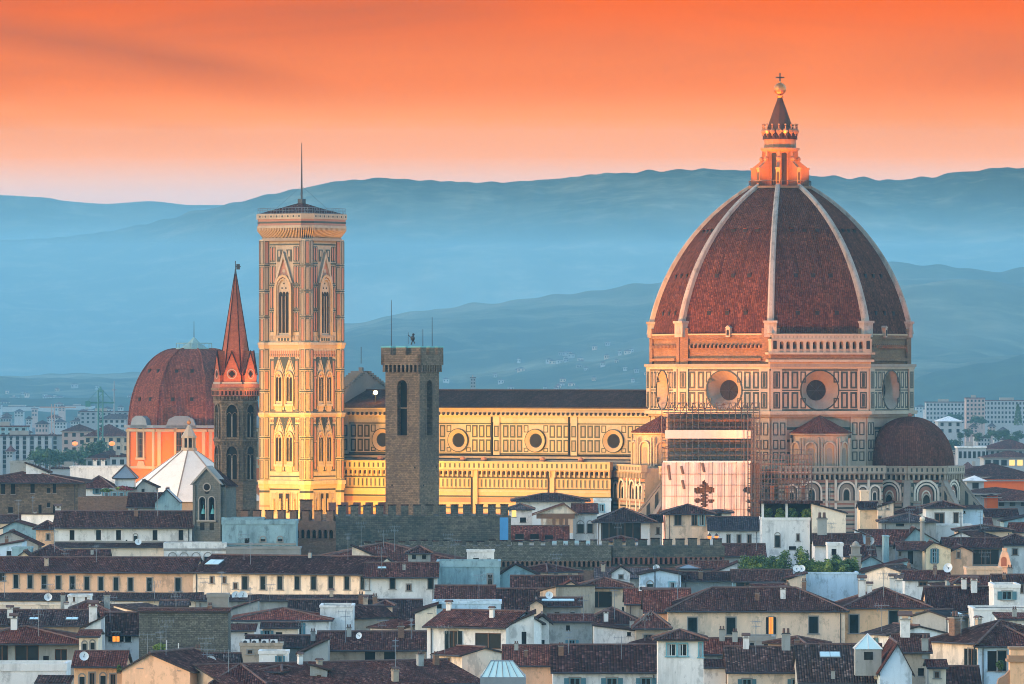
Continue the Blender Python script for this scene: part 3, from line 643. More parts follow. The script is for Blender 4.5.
# --- small round exedras on the diagonal faces
for phi in (45,-45):
    d = 25.4; base = T(d*math.sin(R(phi)),-d*math.cos(R(phi)),0) @ RZ(R(phi)); mb = MB(base); r = 5.7; zb, zw = zc(467,4.95), zc(433,4.95)
    mb.lathe([(r,zb-8),(r,zw-.5),(r+.3,zw-.4),(r+.3,zw)],20,0,a0=-math.pi,a1=0)
    for j in range(5):
        a = R(-180+18+36*j); mb.M = base @ RZ(a+math.pi/2) @ T(0,-r,0)
        mb.arch(0,zb+.3,2.0,4.6,-.25,-.02,7); mb.archring(0,zb+.3,2.0,4.6,.32,-.55,-.02,0); mb.arch(0,zb+.3,1.1,3.6,-.3,-.24,4)
        for s in (-1.62,1.62): mb.cyl(.22,.2,zb,zw-1,6,0,(s,-.35))
    ex = mb.build('exedra', MATS, cath)
    mb = MB(base); mb.lathe([(r+.75,zw-.05),(r+.7,zw+.15),(3.1,zw+1.9),(.15,zc(415.5,4.95))],20,0,a0=-math.pi,a1=0); mb.lathe([(r+.8,zw-.1),(r+.75,zw-.3),(r+.2,zw-.35)],20,1,a0=-math.pi,a1=0)
    mb.build('cone_roof', [M['dome_brown'],M['marble']], ex)
    # sacristy block in front
    base = RZ(R(phi)); mb = MB(base @ T(0,-32.5,0)); zg0, zg1 = zc(479,4.95), zc(466.5,4.95); hw = 11
    mb.box(-hw,hw,0,7.5,0,zg1-.5,0)
    for i_ in range(20): z = 17+i_*.82; mb.box(-hw,hw,-.05,0,z,z+.34,1 if i_%2 else 3)
    zs_ = zc(500,4.95)
    for x,w in ((3.2,3.4),(6.6,1.7),(9.2,1.9),(-4.2,3.6),(-8.4,2.2)):
        mb.archring(x,zs_,w,w*.5+1.9,.36,-.5,-.02,8); mb.archring(x,zs_,w-.4,w*.5+1.7,.2,-.36,-.02,1); mb.arch(x,zs_,w-.4,w*.5+1.7,-.12,-.02,4); mb.archring(x,zs_,w*.4,w*.45+.9,.16,-.2,-.1,8,True); mb.arch(x,zs_,w*.35,w*.4+.8,-.2,-.1,5,True)
    mb.box(-hw,hw,-.25,0,zs_-.5,zs_,0); mb.box(-hw,hw,-.12,0,zg0-.6,zg0-.15,3)
    for x in (-6.3,-1,.9,5.2,7.9):
        mb.box(x-.25,x+.25,-.25,0,12,zg0,8); mb.ring(x+.35,x+.8,zs_+.3,zg0-.8,.12,-.08,0,1)
    sac = mb.build('sacristy', MATS, cath)
    mb = MB(); A = base @ Vector((-hw,-32.5,0)); B = base @ Vector((hw,-32.5,0)); gallery_run(mb,[A,B],zg0,zg1); mb.build('parapet', MATS, sac)

# --- nave
NW, AW, X0, X1 = 10.5, 20.5, -100.0, -24.6
zr, ze, za0, zat = 51.4, 47.9, 36.4, 36.7
mb = MB()
for s in (1,-1):
    mb.M = Matrix.Identity(4) if s == 1 else Matrix.Scale(-1,4,(0,1,0))
    mb.poly([(X0,-NW,za0),(X1,-NW,za0),(X1,-NW,ze),(X0,-NW,ze)],0)
    mb.box(X0,X1,-NW-.9,-NW,ze-.5,ze-.05,0); mb.box(X0,X1,-NW-.6,-NW,ze-1.5,ze-.5,4); mb.box(X0,X1,-NW-.75,-NW,ze-2.0,ze-1.5,7); mb.box(X0,X1,-NW-.2,-NW,ze-3.2,ze-2.0,0)
    for z in (38.05,44.3): mb.box(X0,X1,-NW-.08,-NW,z,z+.22,1)
    if s == 1:
        for t_ in (-42.4,-60.8,-79.3,-97.5):
            mb.box(t_-.75,t_+.75,-NW-.45,-NW,za0,ze-.55,0); [mb.box(X0+q*1.1,X0+q*1.1+.5,-NW-.85,-NW-.5,ze-1.75,ze-1.15,6) for q in range(69)] if t_ == -42.4 else None
            for z in (38.6,41.6): panel(mb,t_-.55,t_+.55,z,z+2.4,.25,-NW-.45,4)
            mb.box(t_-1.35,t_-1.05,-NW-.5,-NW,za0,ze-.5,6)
        for c_ in (-33.2,-51.6,-70.1,-88.5):
            for o_ in (-7.2,-5.55,-3.9,-2.35,2.35,3.9,5.55,7.2):
                if c_+o_ > X1-1 : continue
                if abs(o_) < 3: 
                    panel(mb,c_+o_-.55,c_+o_+.55,42.6,44.1,.18,-NW); panel(mb,c_+o_-.55,c_+o_+.55,38.5,39.4,.18,-NW)
                else:
                    for z in (38.5,41.5): panel(mb,c_+o_-.65,c_+o_+.65,z,z+2.6,.32,-NW,4 if int(o_*2+z)%3 == 0 else 7)
nave = mb.build('nave', MATS, cath)
for c_ in (-33.2,-51.6,-70.1,-88.5):
    mb = MB(T(c_,-NW,0)); zo_ = 40.9; mb.disc(0,zo_,2.45,2.3,-.5,-.5,1,28); mb.disc(0,zo_,2.45,2.45,-.5,0,1,28); mb.disc(0,zo_,2.3,1.5,-.5,-.1,0,28); mb.disc(0,zo_,1.5,1.35,-.1,-.05,1,28); mb.dot(0,zo_,1.36,-.05,2,28)
    mb.build('oculus', [M['ochre_marble'],M['green'],M['dark_fill']], nave)
mb = MB(); o = 1.1; zz_ = ze-.05
mb.sheet([[(X0,-NW-o,zz_),(X1,-NW-o,zz_),(X1,0,zr),(X0,0,zr)],[(X1,NW+o,zz_),(X0,NW+o,zz_),(X0,0,zr),(X1,0,zr)]],.25); mb.tube((X0,0,zr),(X1,0,zr),.2,1,6)
mb.build('nave_roof', [M['slate'],M['eave']], nave)
mb = MB()                                  # aisles
mb.poly([(X0,-AW,0),(X1-4,-AW,0),(X1-4,-AW,35.4),(X0,-AW,35.4)],7); mb.poly([(X0,AW,0),(X0,AW,35),(X1,AW,35),(X1,AW,0)],7)
for z,h_,m_ in ((30.9,.22,1),(33.15,.22,1),(30.3,.35,0),(29.2,.35,1),(28.2,.9,3),(26.8,.4,1),(25.2,.8,3),(23.4,.4,1),(21.5,.8,3),(19,.5,1),(33.5,.4,0)): mb.box(X0,X1-4,-AW-.1,-AW,z,z+h_,m_)
x = X0+1
while x < X1-5:
    mb.box(x,x+.42,-AW-.09,-AW,31.2,33.05,4); mb.box(x+.08,x+.34,-AW-.12,-AW-.08,31.4,32.9,1); x += 1.02
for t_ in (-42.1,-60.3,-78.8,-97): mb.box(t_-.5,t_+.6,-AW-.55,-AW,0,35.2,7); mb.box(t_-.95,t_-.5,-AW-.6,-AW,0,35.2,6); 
mb.M = Matrix.Identity(4); mb.poly([(X0,-AW,35),(X1,-AW,35),(X1,-NW,38.0),(X0,-NW,38.0)],6); mb.poly([(X0,AW,35),(X0,NW,38.0),(X1,NW,38.0),(X1,AW,35)],6)
for z,y in ((36.0,-17.5),(36.6,-15.2),(37.3,-13)): mb.box(X0,X1,y-.25,y+.25,z-.3,z+.35,4)
for x in (-86,-74,-66,-61,-47,-38): mb.sphere((x,-16,36.9),.7,3,8,5)
ais = mb.build('aisle', MATS, cath)
mb = MB(); gallery_run(mb,[Vector((X0,-AW,0)),Vector((X1-4,-AW,0))],zc(477,4.83),zc(462.5,4.83),.9,step=1.15); mb.build('parapet', [M['ochre_marble']]+MATS[1:], ais)  # parapet in the honey marble: floodlight amber put into its colour
mb = MB()                                  # west front rising as a gabled screen
xf = X0
prof = [(-10.2,0),(10.2,0),(10.2,51.6),(9.0,51.5),(0,55.2),(-9.0,51.5),(-10.2,51.6)]
mb.M = T(xf,0,0) @ RZ(R(90)); mb.prism(prof,-1.3,1.3,4); mb.box(-21,-10.2,-1.3,1.3,0,46.5,4); mb.box(10.2,21,-1.3,1.3,0,46.5,4)
for i in range(9):
    for s in (-1,1): x = s*(9.6-i*1.02); z = 51.3+i*.41; mb.box(x-.45,x+.45,-1.5,1.5,z,z+.85,0); mb.box(x-.46,x+.46,-1.52,1.52,z+.25,z+.45,1)
mb.box(-22,-10.4,-1.7,1.7,46.5,47.6,0)
for i in range(11): mb.box(-21.6+i*1.06,-21+i*1.06,-1.76,1.76,46.7,47.4,3)
mb.box(-.4,.4,-.4,.4,55,56.2,0); mb.tube((0,0,57),(0,0,60.6),.09,2,5)
mb.build('west_front', [M['screen'],M['green'],M['iron'],M['screen'],M['screen']], cath)
# roof floodlight standing lit by the west front
fl = thing('floodlight', 'lit floodlight glaring on the nave roof beside the west front', 'floodlight', (0,0,0))
pw = cath.matrix_basis @ Vector((X0+11.5,-6.8,0)); zfl = Z(393,1345); 
# (matrix_basis of an unparented empty is its world matrix)
pw = Matrix.Translation((DOMX,DOMY,0)) @ RZ(R(-29)) @ Vector((X0+8.5,-8.5,0)); fl.location = (pw.x,pw.y,48.4)
mb = MB(); mb.tube((0,0,0),(0,0,2.1),.09,0); mb.box(-.55,.55,-.1,.5,2.0,2.9,0); mb.build('lamp_post',[M['iron']],fl)
mb = MB(); mb.sphere((0,-.15,2.45),.42,0,10,6); mb.build('lens',[M['bulb']],fl)

# ---------------------------------------------------------------- scaffolding round the south tribune
def wpt(px, py, D): return Vector((X(px,D), D, Z(py,D)))
D0 = 1254.0
sca = thing('scaffolding', 'tall restoration scaffolding with white sheeting over the south tribune', 'scaffolding', (X(706,D0),D0,0))
def lx(px, D=D0): return X(px,D)-X(706,D0)
mb = MB(); zb = Z(520,D0); x0, x1 = lx(662), lx(760)
for j,yy in enumerate((0,2.2)):
    n = 17
    for i in range(n): x = x0+(x1-x0)*i/(n-1); mb.tube((x,yy,zb-24 if i%4 == 0 else zb),(x,yy,Z(403,D0)),.06,0,4)
    for i in range(13):
        z = Z(463,D0)+i*(Z(403,D0)-Z(463,D0))/12; mb.tube((x0,yy,z),(x1,yy,z),.06,0,4)
for i in range(12):
    a = lx(668)+(lx(756)-lx(668))*i/12; b_ = lx(668)+(lx(756)-lx(668))*(i+1)/12
    mb.tube((a,-.1,Z(411,D0)),((a+b_)/2,-.1,Z(402.5,D0)),.09,0,4); mb.tube(((a+b_)/2,-.1,Z(402.5,D0)),(b_,-.1,Z(411,D0)),.09,0,4)
for i in range(8):
    z = Z(462,D0)+i*1.45; mb.tube((x0+(i%2)*6,0,z),(x0+7+(i%2)*6,0,z+1.4),.06,0,4)
mb.build('pole_lattice',[M['pole']],sca)
mb = MB()
for py in (455,448.5,441,434,427,420,412.5): mb.box(x0+.3,x1-.3,.15,2.05,Z(py,D0)-.05,Z(py,D0)+.05,0); 0
mb.build('walkway_boards',[M['plank']],sca)
mb = MB(); mb.box(lx(668),lx(752),2.6,14,Z(470,D0),Z(414,D0),0); mb.box(lx(672),lx(750),2.4,2.6,Z(428,D0),Z(419,D0),1); mb.box(lx(670),lx(750),2.4,2.6,Z(459,D0),Z(452,D0),2); mb.build('shelter',[M['screen'],M['plank'],M['lead']],sca)
mb = MB(); mb.box(lx(665),lx(752),-.35,-.25,Z(438.5,D0),Z(430,D0),0); mb.box(lx(663),lx(752),-1.1,.2,Z(462.5,D0),Z(460.8,D0),1); mb.build('screen_band',[M['tarp'],M['frame_white']],sca)
# the sheet: one skin with torn notches at the right and a cross-shaped opening showing brick
mb = MB(); Dy = -1.0; y_t, y_b = Z(462.5,D0), Z(600,D0)
px = [662]+[663+1.35*i for i in range(65)]+[750]; rows = [462.5+i*1.15 for i in range(52)]+[540,600]
def ok(a, b):
    d = a-704+.8*math.sin(b*1.7)
    if 486 <= b <= 507 and abs(d) < 3.0: return False
    if 479.5 <= b < 487 and abs(d) < (b-479)*.62: return False
    for cx, cy_, rx, ry in ((698,490.5,4.6,3.4),(710,490,4.8,3.2),(697.5,500.5,3.4,2.1),(711,500.8,3.6,2.0)):
        if ((a-cx)/rx)**2+((b-cy_)/ry)**2 < 1: return False
    for cy_, ry, dx in ((490,3.4,7),(501,1.8,5),(510,1.6,4)):
        if a > 750-dx*max(0,1-((b-cy_)/ry)**2)**.5 and abs(b-cy_) < ry: return False
    return True
vid = {}
def vv(i, j):
    if (i,j) not in vid:
        wob = .16*math.sin(px[i]*.55)+.05*math.sin(px[i]*1.9+rows[j]*.05)+.25*noise.noise(Vector((px[i]*.12,rows[j]*.09,0)))
        vid[(i,j)] = len(mb.v); mb.v.append(Vector((lx(px[i]),Dy+wob,Z(rows[j],D0))))
    return vid[(i,j)]
for i in range(len(px)-1):
    for j in range(len(rows)-1):
        if ok((px[i]+px[i+1])/2,(rows[j]+rows[j+1])/2): mb.f.append([vv(i,j),vv(i,j+1),vv(i+1,j+1),vv(i+1,j)]); mb.m.append(0)
for p in (664,676,688,700,712,724,736,748): mb.tube((lx(p),Dy-.25,Z(462,D0)),(lx(p),Dy-.25,Z(530,D0)),.045,1,4)
for q in (474,485,496,509): mb.tube((lx(662),Dy-.25,Z(q,D0)),(lx(750),Dy-.25,Z(q,D0)),.045,1,4)
for k_ in ((668,465,480),(681,466,474),(682,480,489),(702,463,472)): mb.tube((lx(k_[0]),Dy-.3,Z(k_[1],D0)),(lx(k_[0]+2),Dy-.3,Z(k_[2],D0)),.28,1,4)
mb.build('tarpaulin',[M['tarp'],M['plank']],sca)
mb = MB(); mb.box(lx(663),lx(760),.6,1.0,Z(600,D0),Z(463,D0),0); mb.build('backing_wall',[M['raw']],sca)
# second scaffold over the sacristy, brown netting
D1 = 1248.0
sc2 = thing('scaffolding', 'narrow scaffold tower of bare poles left of the round exedra', 'scaffolding', (X(780,D1),D1,0))
def l2(px): return X(px,D1)-X(780,D1)
mb = MB()
for yy in (0,1.8):
    for i in range(20): x = l2(748)+(l2(812)-l2(748))*i/19; top = 455 if 756 < 748+64*i/19 else 418; mb.tube((x,yy,Z(540,D1)),(x,yy,Z(top,D1)),.055,0,4)
    for i in range(16): z = Z(522,D1)+i*.95; mb.tube((l2(748),yy,z),(l2(812),yy,z),.06,0,4)
for i in range(7): z = Z(455,D1)+i*1.2; mb.tube((l2(748),0,z),(l2(760),0,z),.06,0,4)
for p in (744,748,752,756,760): mb.tube((l2(p),0,Z(520,D1)),(l2(p),0,Z(415,D1)),.085,0,4)
mb.build('pole_lattice',[M['pole']],sc2)
mb = MB()
for py in (514,507,500,493,486,479,472,464): mb.box(l2(748),l2(811),.1,1.7,Z(py,D1)-.05,Z(py,D1)+.06,0)
mb.build('walkway_boards',[M['plank']],sc2)
for i in range(9):
    a = l2(764)+(l2(811)-l2(764))*i/9
    for z0,z1 in ((520,508),(500,486)):
        if (i*7+z0)%3 == 0: mb = MB(); mb.box(a+.15,a+.95,.35,.4,Z(z0,D1),Z(z1,D1),0); mb.build('netting',[M['net']],sc2)
# ================================================================ the bell tower
sT = 4.773; DT = 1322.0
camp = thing('bell_tower', 'square marble bell tower with gothic windows, flat top and mast', 'bell tower', (X(301.7,DT),DT,0), R(-35.5))
def zt(py): return H-(py-YH)/sT
hb = 5.34; rb = 1.45; TM = [M['marble'],M['green'],M['pink'],M['ochre_marble'],M['marble_dull'],M['dark_fill'],M['glass']]
lev = [(0,zt(488)),(zt(480),zt(416)),(zt(413),zt(348)),(zt(343),zt(240))]
def faceT(k, d=hb+.55): return RZ(R(90*k)) @ T(0,-d,0)
mb = MB(); f = hb+.55; zTop = zt(240)
for k in range(4):
    mb.M = faceT(k); mb.poly([(-f,0,0),(f,0,0),(f,0,zTop),(-f,0,zTop)],0)
    a, b_ = -hb+rb, hb-rb
    # bands
    for py,h_,m_ in ((417,.4,2),(483,.5,2),(344.5,.35,1),(412,.25,1),(476,.25,1),(421,.25,1),(355,.25,1),(241.5,.5,4),(245,.3,1),(489,.3,1)): mb.box(a,b_,-.07,0,zt(py)-h_/2,zt(py)+h_/2,m_)
    for z0,z1 in ((zt(471),zt(424)),(zt(411),zt(359))):     # framed bifora fields
        mb.ring(a+.15,b_-.15,z0,z1,.16,-.12,0,1); mb.box(-.07,.07,-.12,0,z0,z1,1)
        for s in (-1,1):
            mb.box(s*3.15-.32,s*3.15+.32,-.09,0,z0+.5,z1-.5,2); mb.ring(s*3.15-.45,s*3.15+.45,z0+.3,z0+(z1-z0)*.62,.1,-.13,0,1); mb.ring(s*3.15-.45,s*3.15+.45,z0+(z1-z0)*.66,z1-.3,.1,-.13,0,1)
    for z0,z1 in ((zt(418),zt(413.5)),(zt(358),zt(350)),(zt(423),zt(418.5))):
        for i in range(14): x = a+.3+i*(b_-a-.6)/13; mb.box(x-.13,x+.13,-.1,0,z0+.15,z1-.15,2)
    # top stage: pink and green panelling beside the great window
    for s in (-1,1):
        for z0,z1 in ((zt(332),zt(312)),(zt(309),zt(287)),(zt(284),zt(266)),(zt(262),zt(247))):
            for dx in (2.75,3.45): mb.box(s*dx-.22,s*dx+.22,-.09,0,z0+.3,z1-.3,2); mb.ring(s*dx-.32,s*dx+.32,z0,z1,.09,-.12,0,1)
        for z in (zt(310.5),zt(285.5),zt(264)): mb.box(min(s*2.3,s*3.9),max(s*2.3,s*3.9),-.14,0,z-.15,z+.15,1)
        for z in (zt(258),): mb.prism([(s*.5,zt(250)),(s*1.9,zt(250)),(s*1.9,zt(262)),(s*1.3,zt(262))],-.1,0,1); mb.box(s*1.3-.25,s*1.3+.25,-.14,-.1,zt(257),zt(251),0)
    for z0,z1,n_ in ((zt(341.5),zt(335),7),): 
        for i in range(n_): x = a+.5+i*(b_-a-1)/(n_-1); mb.box(x-.35,x+.35,-.1,0,z0+.2,z1-.2,4)
    # niches low down
    for i in range(4):
        x = -2.7+i*1.8; mb.arch(x,zt(512),1.0,4.2,-.12,-.02,5 if i in (1,2) else 4); mb.ring(x-.75,x+.75,zt(513),zt(492),.2,-.16,0,0); mb.cyl(.28,.22,zt(511),zt(500),6,3,(x,-.3)); mb.sphere((x,-.3,zt(499)),.22,3,6,4)
    for z in range(6,26,3): mb.box(a,b_,-.06,0,z,z+.5,1 if z%2 else 2)
tower_body = mb.build('shaft', TM, camp)
for sx,sy in ((-1,-1),(1,-1),(1,1),(-1,1)):             # octagonal corner buttresses
    mb = MB(T(sx*hb,sy*hb,0)); mb.cyl(rb,rb,0,zTop,8,0,rot=R(22.5))
    for i in range(8):
        mb.M = T(sx*hb,sy*hb,0) @ RZ(R(45*i)) @ T(0,-rb*C8,0)
        for z0,z1 in lev[1:]:
            n_ = 3 if z1 < 62 else 4; st = (z1-z0)/n_
            for j in range(n_):
                mb.box(-.3,.3,-.05,0,z0+j*st+.5,z0+(j+1)*st-.5,2 if (j+i)%2 == 0 else 4); mb.ring(-.42,.42,z0+j*st+.3,z0+(j+1)*st-.3,.1,-.08,0,1)
                mb.box(-.55,.55,-.1,0,z0+j*st-.12,z0+j*st+.12,1)
        for z in range(3,31,3): mb.box(-.56,.56,-.06,0,z,z+.45,2 if z%2 else 1)
    mb.build('corner_buttress', TM, camp)
def chamf(e, c): return [(-e+c,-e),(e-c,-e),(e,-e+c),(e,e-c),(e-c,e),(-e+c,e),(-e,e-c),(-e,-e+c)]
def slab8(mb, e, c, z0, z1, m=0, e2=None, c2=None):
    A = chamf(e,c); B = chamf(e2 or e, c2 if c2 is not None else c)
    mb.add([(x,y,z0) for x,y in A]+[(x,y,z1) for x,y in B], [tuple(range(7,-1,-1)),tuple(range(8,16))]+[(i,(i+1)%8,(i+1)%8+8,i+8) for i in range(8)], m)
for z0,z1,o_ in ((zt(488),zt(480),.5),(zt(416.5),zt(412.5),.4),(zt(348),zt(342.5),.45)):   # string cornices wrapping the buttresses
    mb = MB(); h_ = (z1-z0)/2
    for a,b_,f_,m_ in ((z0,z0+h_,.55,3),(z0+h_,z1,1,0)):
        for k in range(4): mb.M = faceT(k); mb.box(-hb,hb,-o_*f_,.3,a,b_,m_)
        mb.M = Matrix.Identity(4)
        for sx,sy in ((-1,-1),(1,-1),(1,1),(-1,1)): mb.cyl(rb+o_*f_*.8,rb+o_*f_*.8,a,b_-.01,8,m_,(sx*hb,sy*hb),R(22.5))
    mb.build('string_cornice', TM, camp)
def lancet(mb, x, z0, w, h):
    mb.arch(x,z0,w,h,-.03,-.0,5,True); 
for k in (0,1):
    for z0 in (zt(461),zt(401)):
        for x in (-1.4,1.4):
            mb = MB(faceT(k) @ T(x,0,z0)); mb.archring(0,-.6,1.7,6.6,.3,-.4,-.02,3,True); mb.arch(0,-.6,1.7,6.6,-.16,-.02,0,True)
            for s in (-.4,.4): mb.arch(s,0,.64,5.0,-.22,-.15,5,True)
            mb.cyl(.09,.09,0,4.6,6,0,(0,-.25)); mb.sphere((0,-.22,5.3),.26,2,8,5); mb.box(-1.15,1.15,-.45,0,-1.1,-.6,0); mb.box(-.8,.8,-.2,0,-2.2,-1.1,3)
            mb.prism([(-1.3,5.6),(-1.08,5.6),(0,8.2),(1.08,5.6),(1.3,5.6),(0,8.8)],-.2,-.02,0) 
            mb.prism([(-1.34,6.3),(-1.34,9.2),(-.2,9.2)],-.13,-.02,1); mb.prism([(1.34,6.3),(.2,9.2),(1.34,9.2)],-.13,-.02,1)
            mb.build('twin_window', TM, camp)
    z0 = zt(334); mb = MB(faceT(k) @ T(0,0,z0)); hh = zt(277)-z0
    mb.archring(0,-.3,3.4,hh+.2,.55,-.7,-.02,3,True); mb.archring(0,-.3,2.9,hh-.3,.3,-.5,-.02,0,True); mb.arch(0,-.3,2.9,hh-.3,-.18,-.02,0,True)
    for x in (-.88,0,.88): mb.arch(x,.2,.78,hh*.72,-.24,-.17,5,True)
    for x in (-.44,.44): mb.cyl(.1,.1,.2,hh*.66,6,0,(x,-.3))
    for x,z in ((-.5,hh*.8),(.5,hh*.8),(0,hh*.88)): mb.dot(x,z,.2,-.2,5,8)
    mb.prism([(-2.35,hh-1.3),(-1.85,hh-1.3),(0,zt(258)-z0),(1.85,hh-1.3),(2.35,hh-1.3),(0,zt(252)-z0)],-.55,-.02,0)
    mb.prism([(-1.5,hh+.1),(1.5,hh+.1),(0,zt(260)-z0)],-.2,-.02,2); mb.dot(0,hh+1.2,.42,-.24,0,10)
    mb.box(-2.2,2.2,-.6,0,-.75,-.3,4); mb.box(-2,2,-.35,0,-1.6,-.75,0)
    for x in (-1.2,-.4,.4,1.2): mb.box(x-.25,x+.25,-.4,-.34,-1.45,-.9,1)
    mb.build('great_window', TM, camp)
# crowning cornice
mb = MB(); e0, e1 = 6.85, 7.55; z0, z1, z2 = zt(238.5), zt(228.5), zt(214.5)
slab8(mb,e0-.1,1.75,zTop-.3,z0,4); slab8(mb,e0-.25,1.8,z0,z1,5)  # second slab is near-black, painted shade behind the corbels
for k in range(8):
    A, B = chamf(e0-.25,1.8), chamf(e1,2.0); i0 = k; a0, a1, b0, b1 = A[i0], A[(i0+1)%8], B[i0], B[(i0+1)%8]; n = 26 if k%2 == 0 else 6
    for i in range(n):
        t0, t1 = (i+.1)/n, (i+.62)/n; q = lambda p,r,t: (p[0]+(r[0]-p[0])*t, p[1]+(r[1]-p[1])*t)
        i0_, i1_, o0, o1 = q(a0,a1,t0), q(a0,a1,t1), q(b0,b1,t0), q(b0,b1,t1)
        mb.add([(*i0_,z0),(*i1_,z0),(*o1,z1),(*o0,z1),(*i0_,z1),(*i1_,z1),(*o1,z1-.5),(*o0,z1-.5)],[(0,1,6,7),(7,6,2,3),(0,7,3,4),(1,5,2,6)],3)
slab8(mb,e1,2,z1,z1+.5,0); slab8(mb,e1-.12,2,z1+.5,z2-1.1,2); slab8(mb,e1-.08,2,z1+.95,z1+1.35,1); slab8(mb,e1+.08,2,z2-1.1,z2,0)
for k in range(4):
    mb.M = faceT(k,0)
    for i in range(15): x = -e1+2.4+i*(2*e1-4.8)/14; mb.dot(x,z2-.55,.24,-0-e1-.11,4 if i%2 else 1,8)
mb.build('crowning_cornice', TM, camp)
mb = MB(); e = e1-1.0
for k in range(4):
    mb.M = faceT(k,0)
    for z in (.15,.75,1.25): mb.tube((-e,-e,z2+z),(e,-e,z2+z),.035,0,4)
    for i in range(17): x = -e+i*2*e/16; mb.tube((x,-e,z2),(x,-e,z2+1.25),.035,0,4)
    for i in range(0,17,4): x = -e+i*2*e/16; mb.tube((x,-e,z2+1.25),(x,-e+.7,z2+.1),.03,0,4)
mb.build('railing', [M['lead']], camp)
mb = MB(); er = e1-1.3; zp = zt(205); P = [(-er,-er,z2+.1),(er,-er,z2+.1),(er,er,z2+.1),(-er,er,z2+.1)]
mb.sheet([[P[i],P[(i+1)%4],(0,0,zp+.6)] for i in range(4)],.2)
mb.build('roof', [M['roof_dark'],M['eave']], camp)
mb = MB(); mb.box(-.6,.6,-.6,.6,zp-.3,zt(199),0); mb.tube((0,0,zt(199)),(0,0,zt(170)),.22,0,6,.16); mb.tube((0,0,zt(170)),(0,0,zt(143)),.16,0,6,.07)
for a in (45,135,225,315): mb.tube((0,0,zt(186)),(er*.9*math.cos(R(a)),er*.9*math.sin(R(a)),z2+1),.02,0,3)
mb.build('mast', [M['iron']], camp)

# ================================================================ the baptistery's white roof
DB = 1370.0
bap = thing('baptistery', 'white marble pyramid roof of the octagonal baptistery with small lantern', 'baptistery', (X(189,DB),DB,0), R(-29))
za = Z(449,DB); rB = 16.6; zb = za-rB*.66
mb = MB(); mb.cyl(rB-1,rB-1,0,zb-.2,8,0,rot=R(22.5)); mb.build('wall',[M['marble']],bap)
bm_ = plain('white_roof_marble',(.70,.66,.58),.7,.14,.15,1.2,(.48,.40,.31),.5)
mb = MB(); mb.lathe([(rB,zb),(1.2,za)],8,0,rot=R(22.5)); mb.lathe([(rB+.2,zb-.2),(rB,zb)],8,0,rot=R(22.5))
for i in range(8): a = R(22.5+45*i); mb.tube((rB*math.cos(a),rB*math.sin(a),zb),(1.2*math.cos(a),1.2*math.sin(a),za),.16,1,5)
mb.build('roof',[bm_,M['marble_dull']],bap)
mb = MB(); mb.cyl(1.75,1.75,za-.8,za+.3,8,0,rot=R(22.5)); mb.cyl(.95,.95,za+.3,Z(436,DB),8,2,rot=R(22.5))
for i in range(8): a = R(45*i+22.5); mb.cyl(.2,.2,za+.3,Z(437.5,DB),6,0,(1.35*math.cos(a),1.35*math.sin(a)))
mb.cyl(1.7,1.75,Z(438,DB),Z(436,DB),8,0,rot=R(22.5)); mb.lathe([(1.6,Z(436,DB)),(.9,Z(430.5,DB)),(.15,Z(424.5,DB))],8,0,rot=R(22.5)); 
ln = mb.build('lantern',[M['marble'],M['green'],M['dark_fill']],bap)
mb = MB(); mb.sphere((0,0,Z(422.5,DB)),.5,0,10,6); mb.tube((0,0,Z(421,DB)),(0,0,Z(418,DB)),.07,0,4); mb.build('ball',[M['gold']],ln)

# ================================================================ the orange-drummed chapel dome
DM = 1640.0; sM = F/DM
med = thing('chapel', 'brown tiled chapel dome on an orange plastered drum', 'chapel', (X(194,DM),DM,0), R(-8.5))
rm = 66/sM; zd0, zd1 = Z(424,DM), Z(349,DM)
mb = MB(); mb.cyl(rm+.4,rm+.4,0,zd0-.6,8,0,rot=R(22.5))
def mface(k, r): return RZ(R(45*k)) @ T(0,-r*C8,0)
zwb = Z(478,DM)
for k in range(8):
    mb.M = mface(k,rm+.4); hw = (rm+.4)*math.sin(math.pi/8)
    for s in (-1,1): x = s*(hw-.9); mb.box(x-.45,x+.45,-.35,0,zwb-3,zd0-1.7,1); mb.box(x-.95,x+.95,-.5,0,zwb-3,zwb-1.5,1)
    mb.box(-hw,hw,-.5,0,zd0-1.9,zd0-1.2,1); mb.box(-hw-.3,hw+.3,-.9,0,zd0-.9,zd0-.2,2); mb.box(-hw,hw,-.25,0,Z(468,DM),Z(465.5,DM),1)
    if True: mb.prism([(-4.2,zd0-1.0),(-3.2,zd0+1.4),(-1.5,zd0+2.2),(1.5,zd0+2.2),(3.2,zd0+1.4),(4.2,zd0-1.0)],-.9,1.5,2)
    else: mb.box(-hw,hw,-.7,0,zd0-.2,zd0+.4,2)
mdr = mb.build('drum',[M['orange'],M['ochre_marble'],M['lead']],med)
for k in range(8):
    mb = MB(mface(k,rm+.4) @ T(0,0,Z(457,DM)))
    mb.arch(0,0,2.6,8.2,-.12,-.02,0); mb.archring(0,0,2.6,8.2,.6,-.5,-.02,1); mb.box(-2.1,2.1,-.55,0,-.6,0,1); mb.prism([(-1.9,-2.2),(1.9,-2.2),(1.2,-.9),(-1.2,-.9)],-.3,0,1)
    for x in (-.65,0,.65): mb.box(x-.05,x+.05,-.18,-.1,0,7,2)
    for z in (1.6,3.2,4.8,6.4): mb.box(-1.3,1.3,-.17,-.1,z,z+.1,2)
    mb.build('window',[M['glass'],M['ochre_marble'],M['wood']],mdr)
mb = MB(); Z0 = zd0-.2; hh = zd1-Z0; rt = 18/sM
prof = [(rm*(1-(1-rt/rm)*(1-math.cos(math.pi/2*t))**1.0 if True else 0), Z0+hh*math.sin(math.pi/2*t)) for t in [i/18 for i in range(19)]]
mb.lathe(prof,8,0,rot=R(22.5))
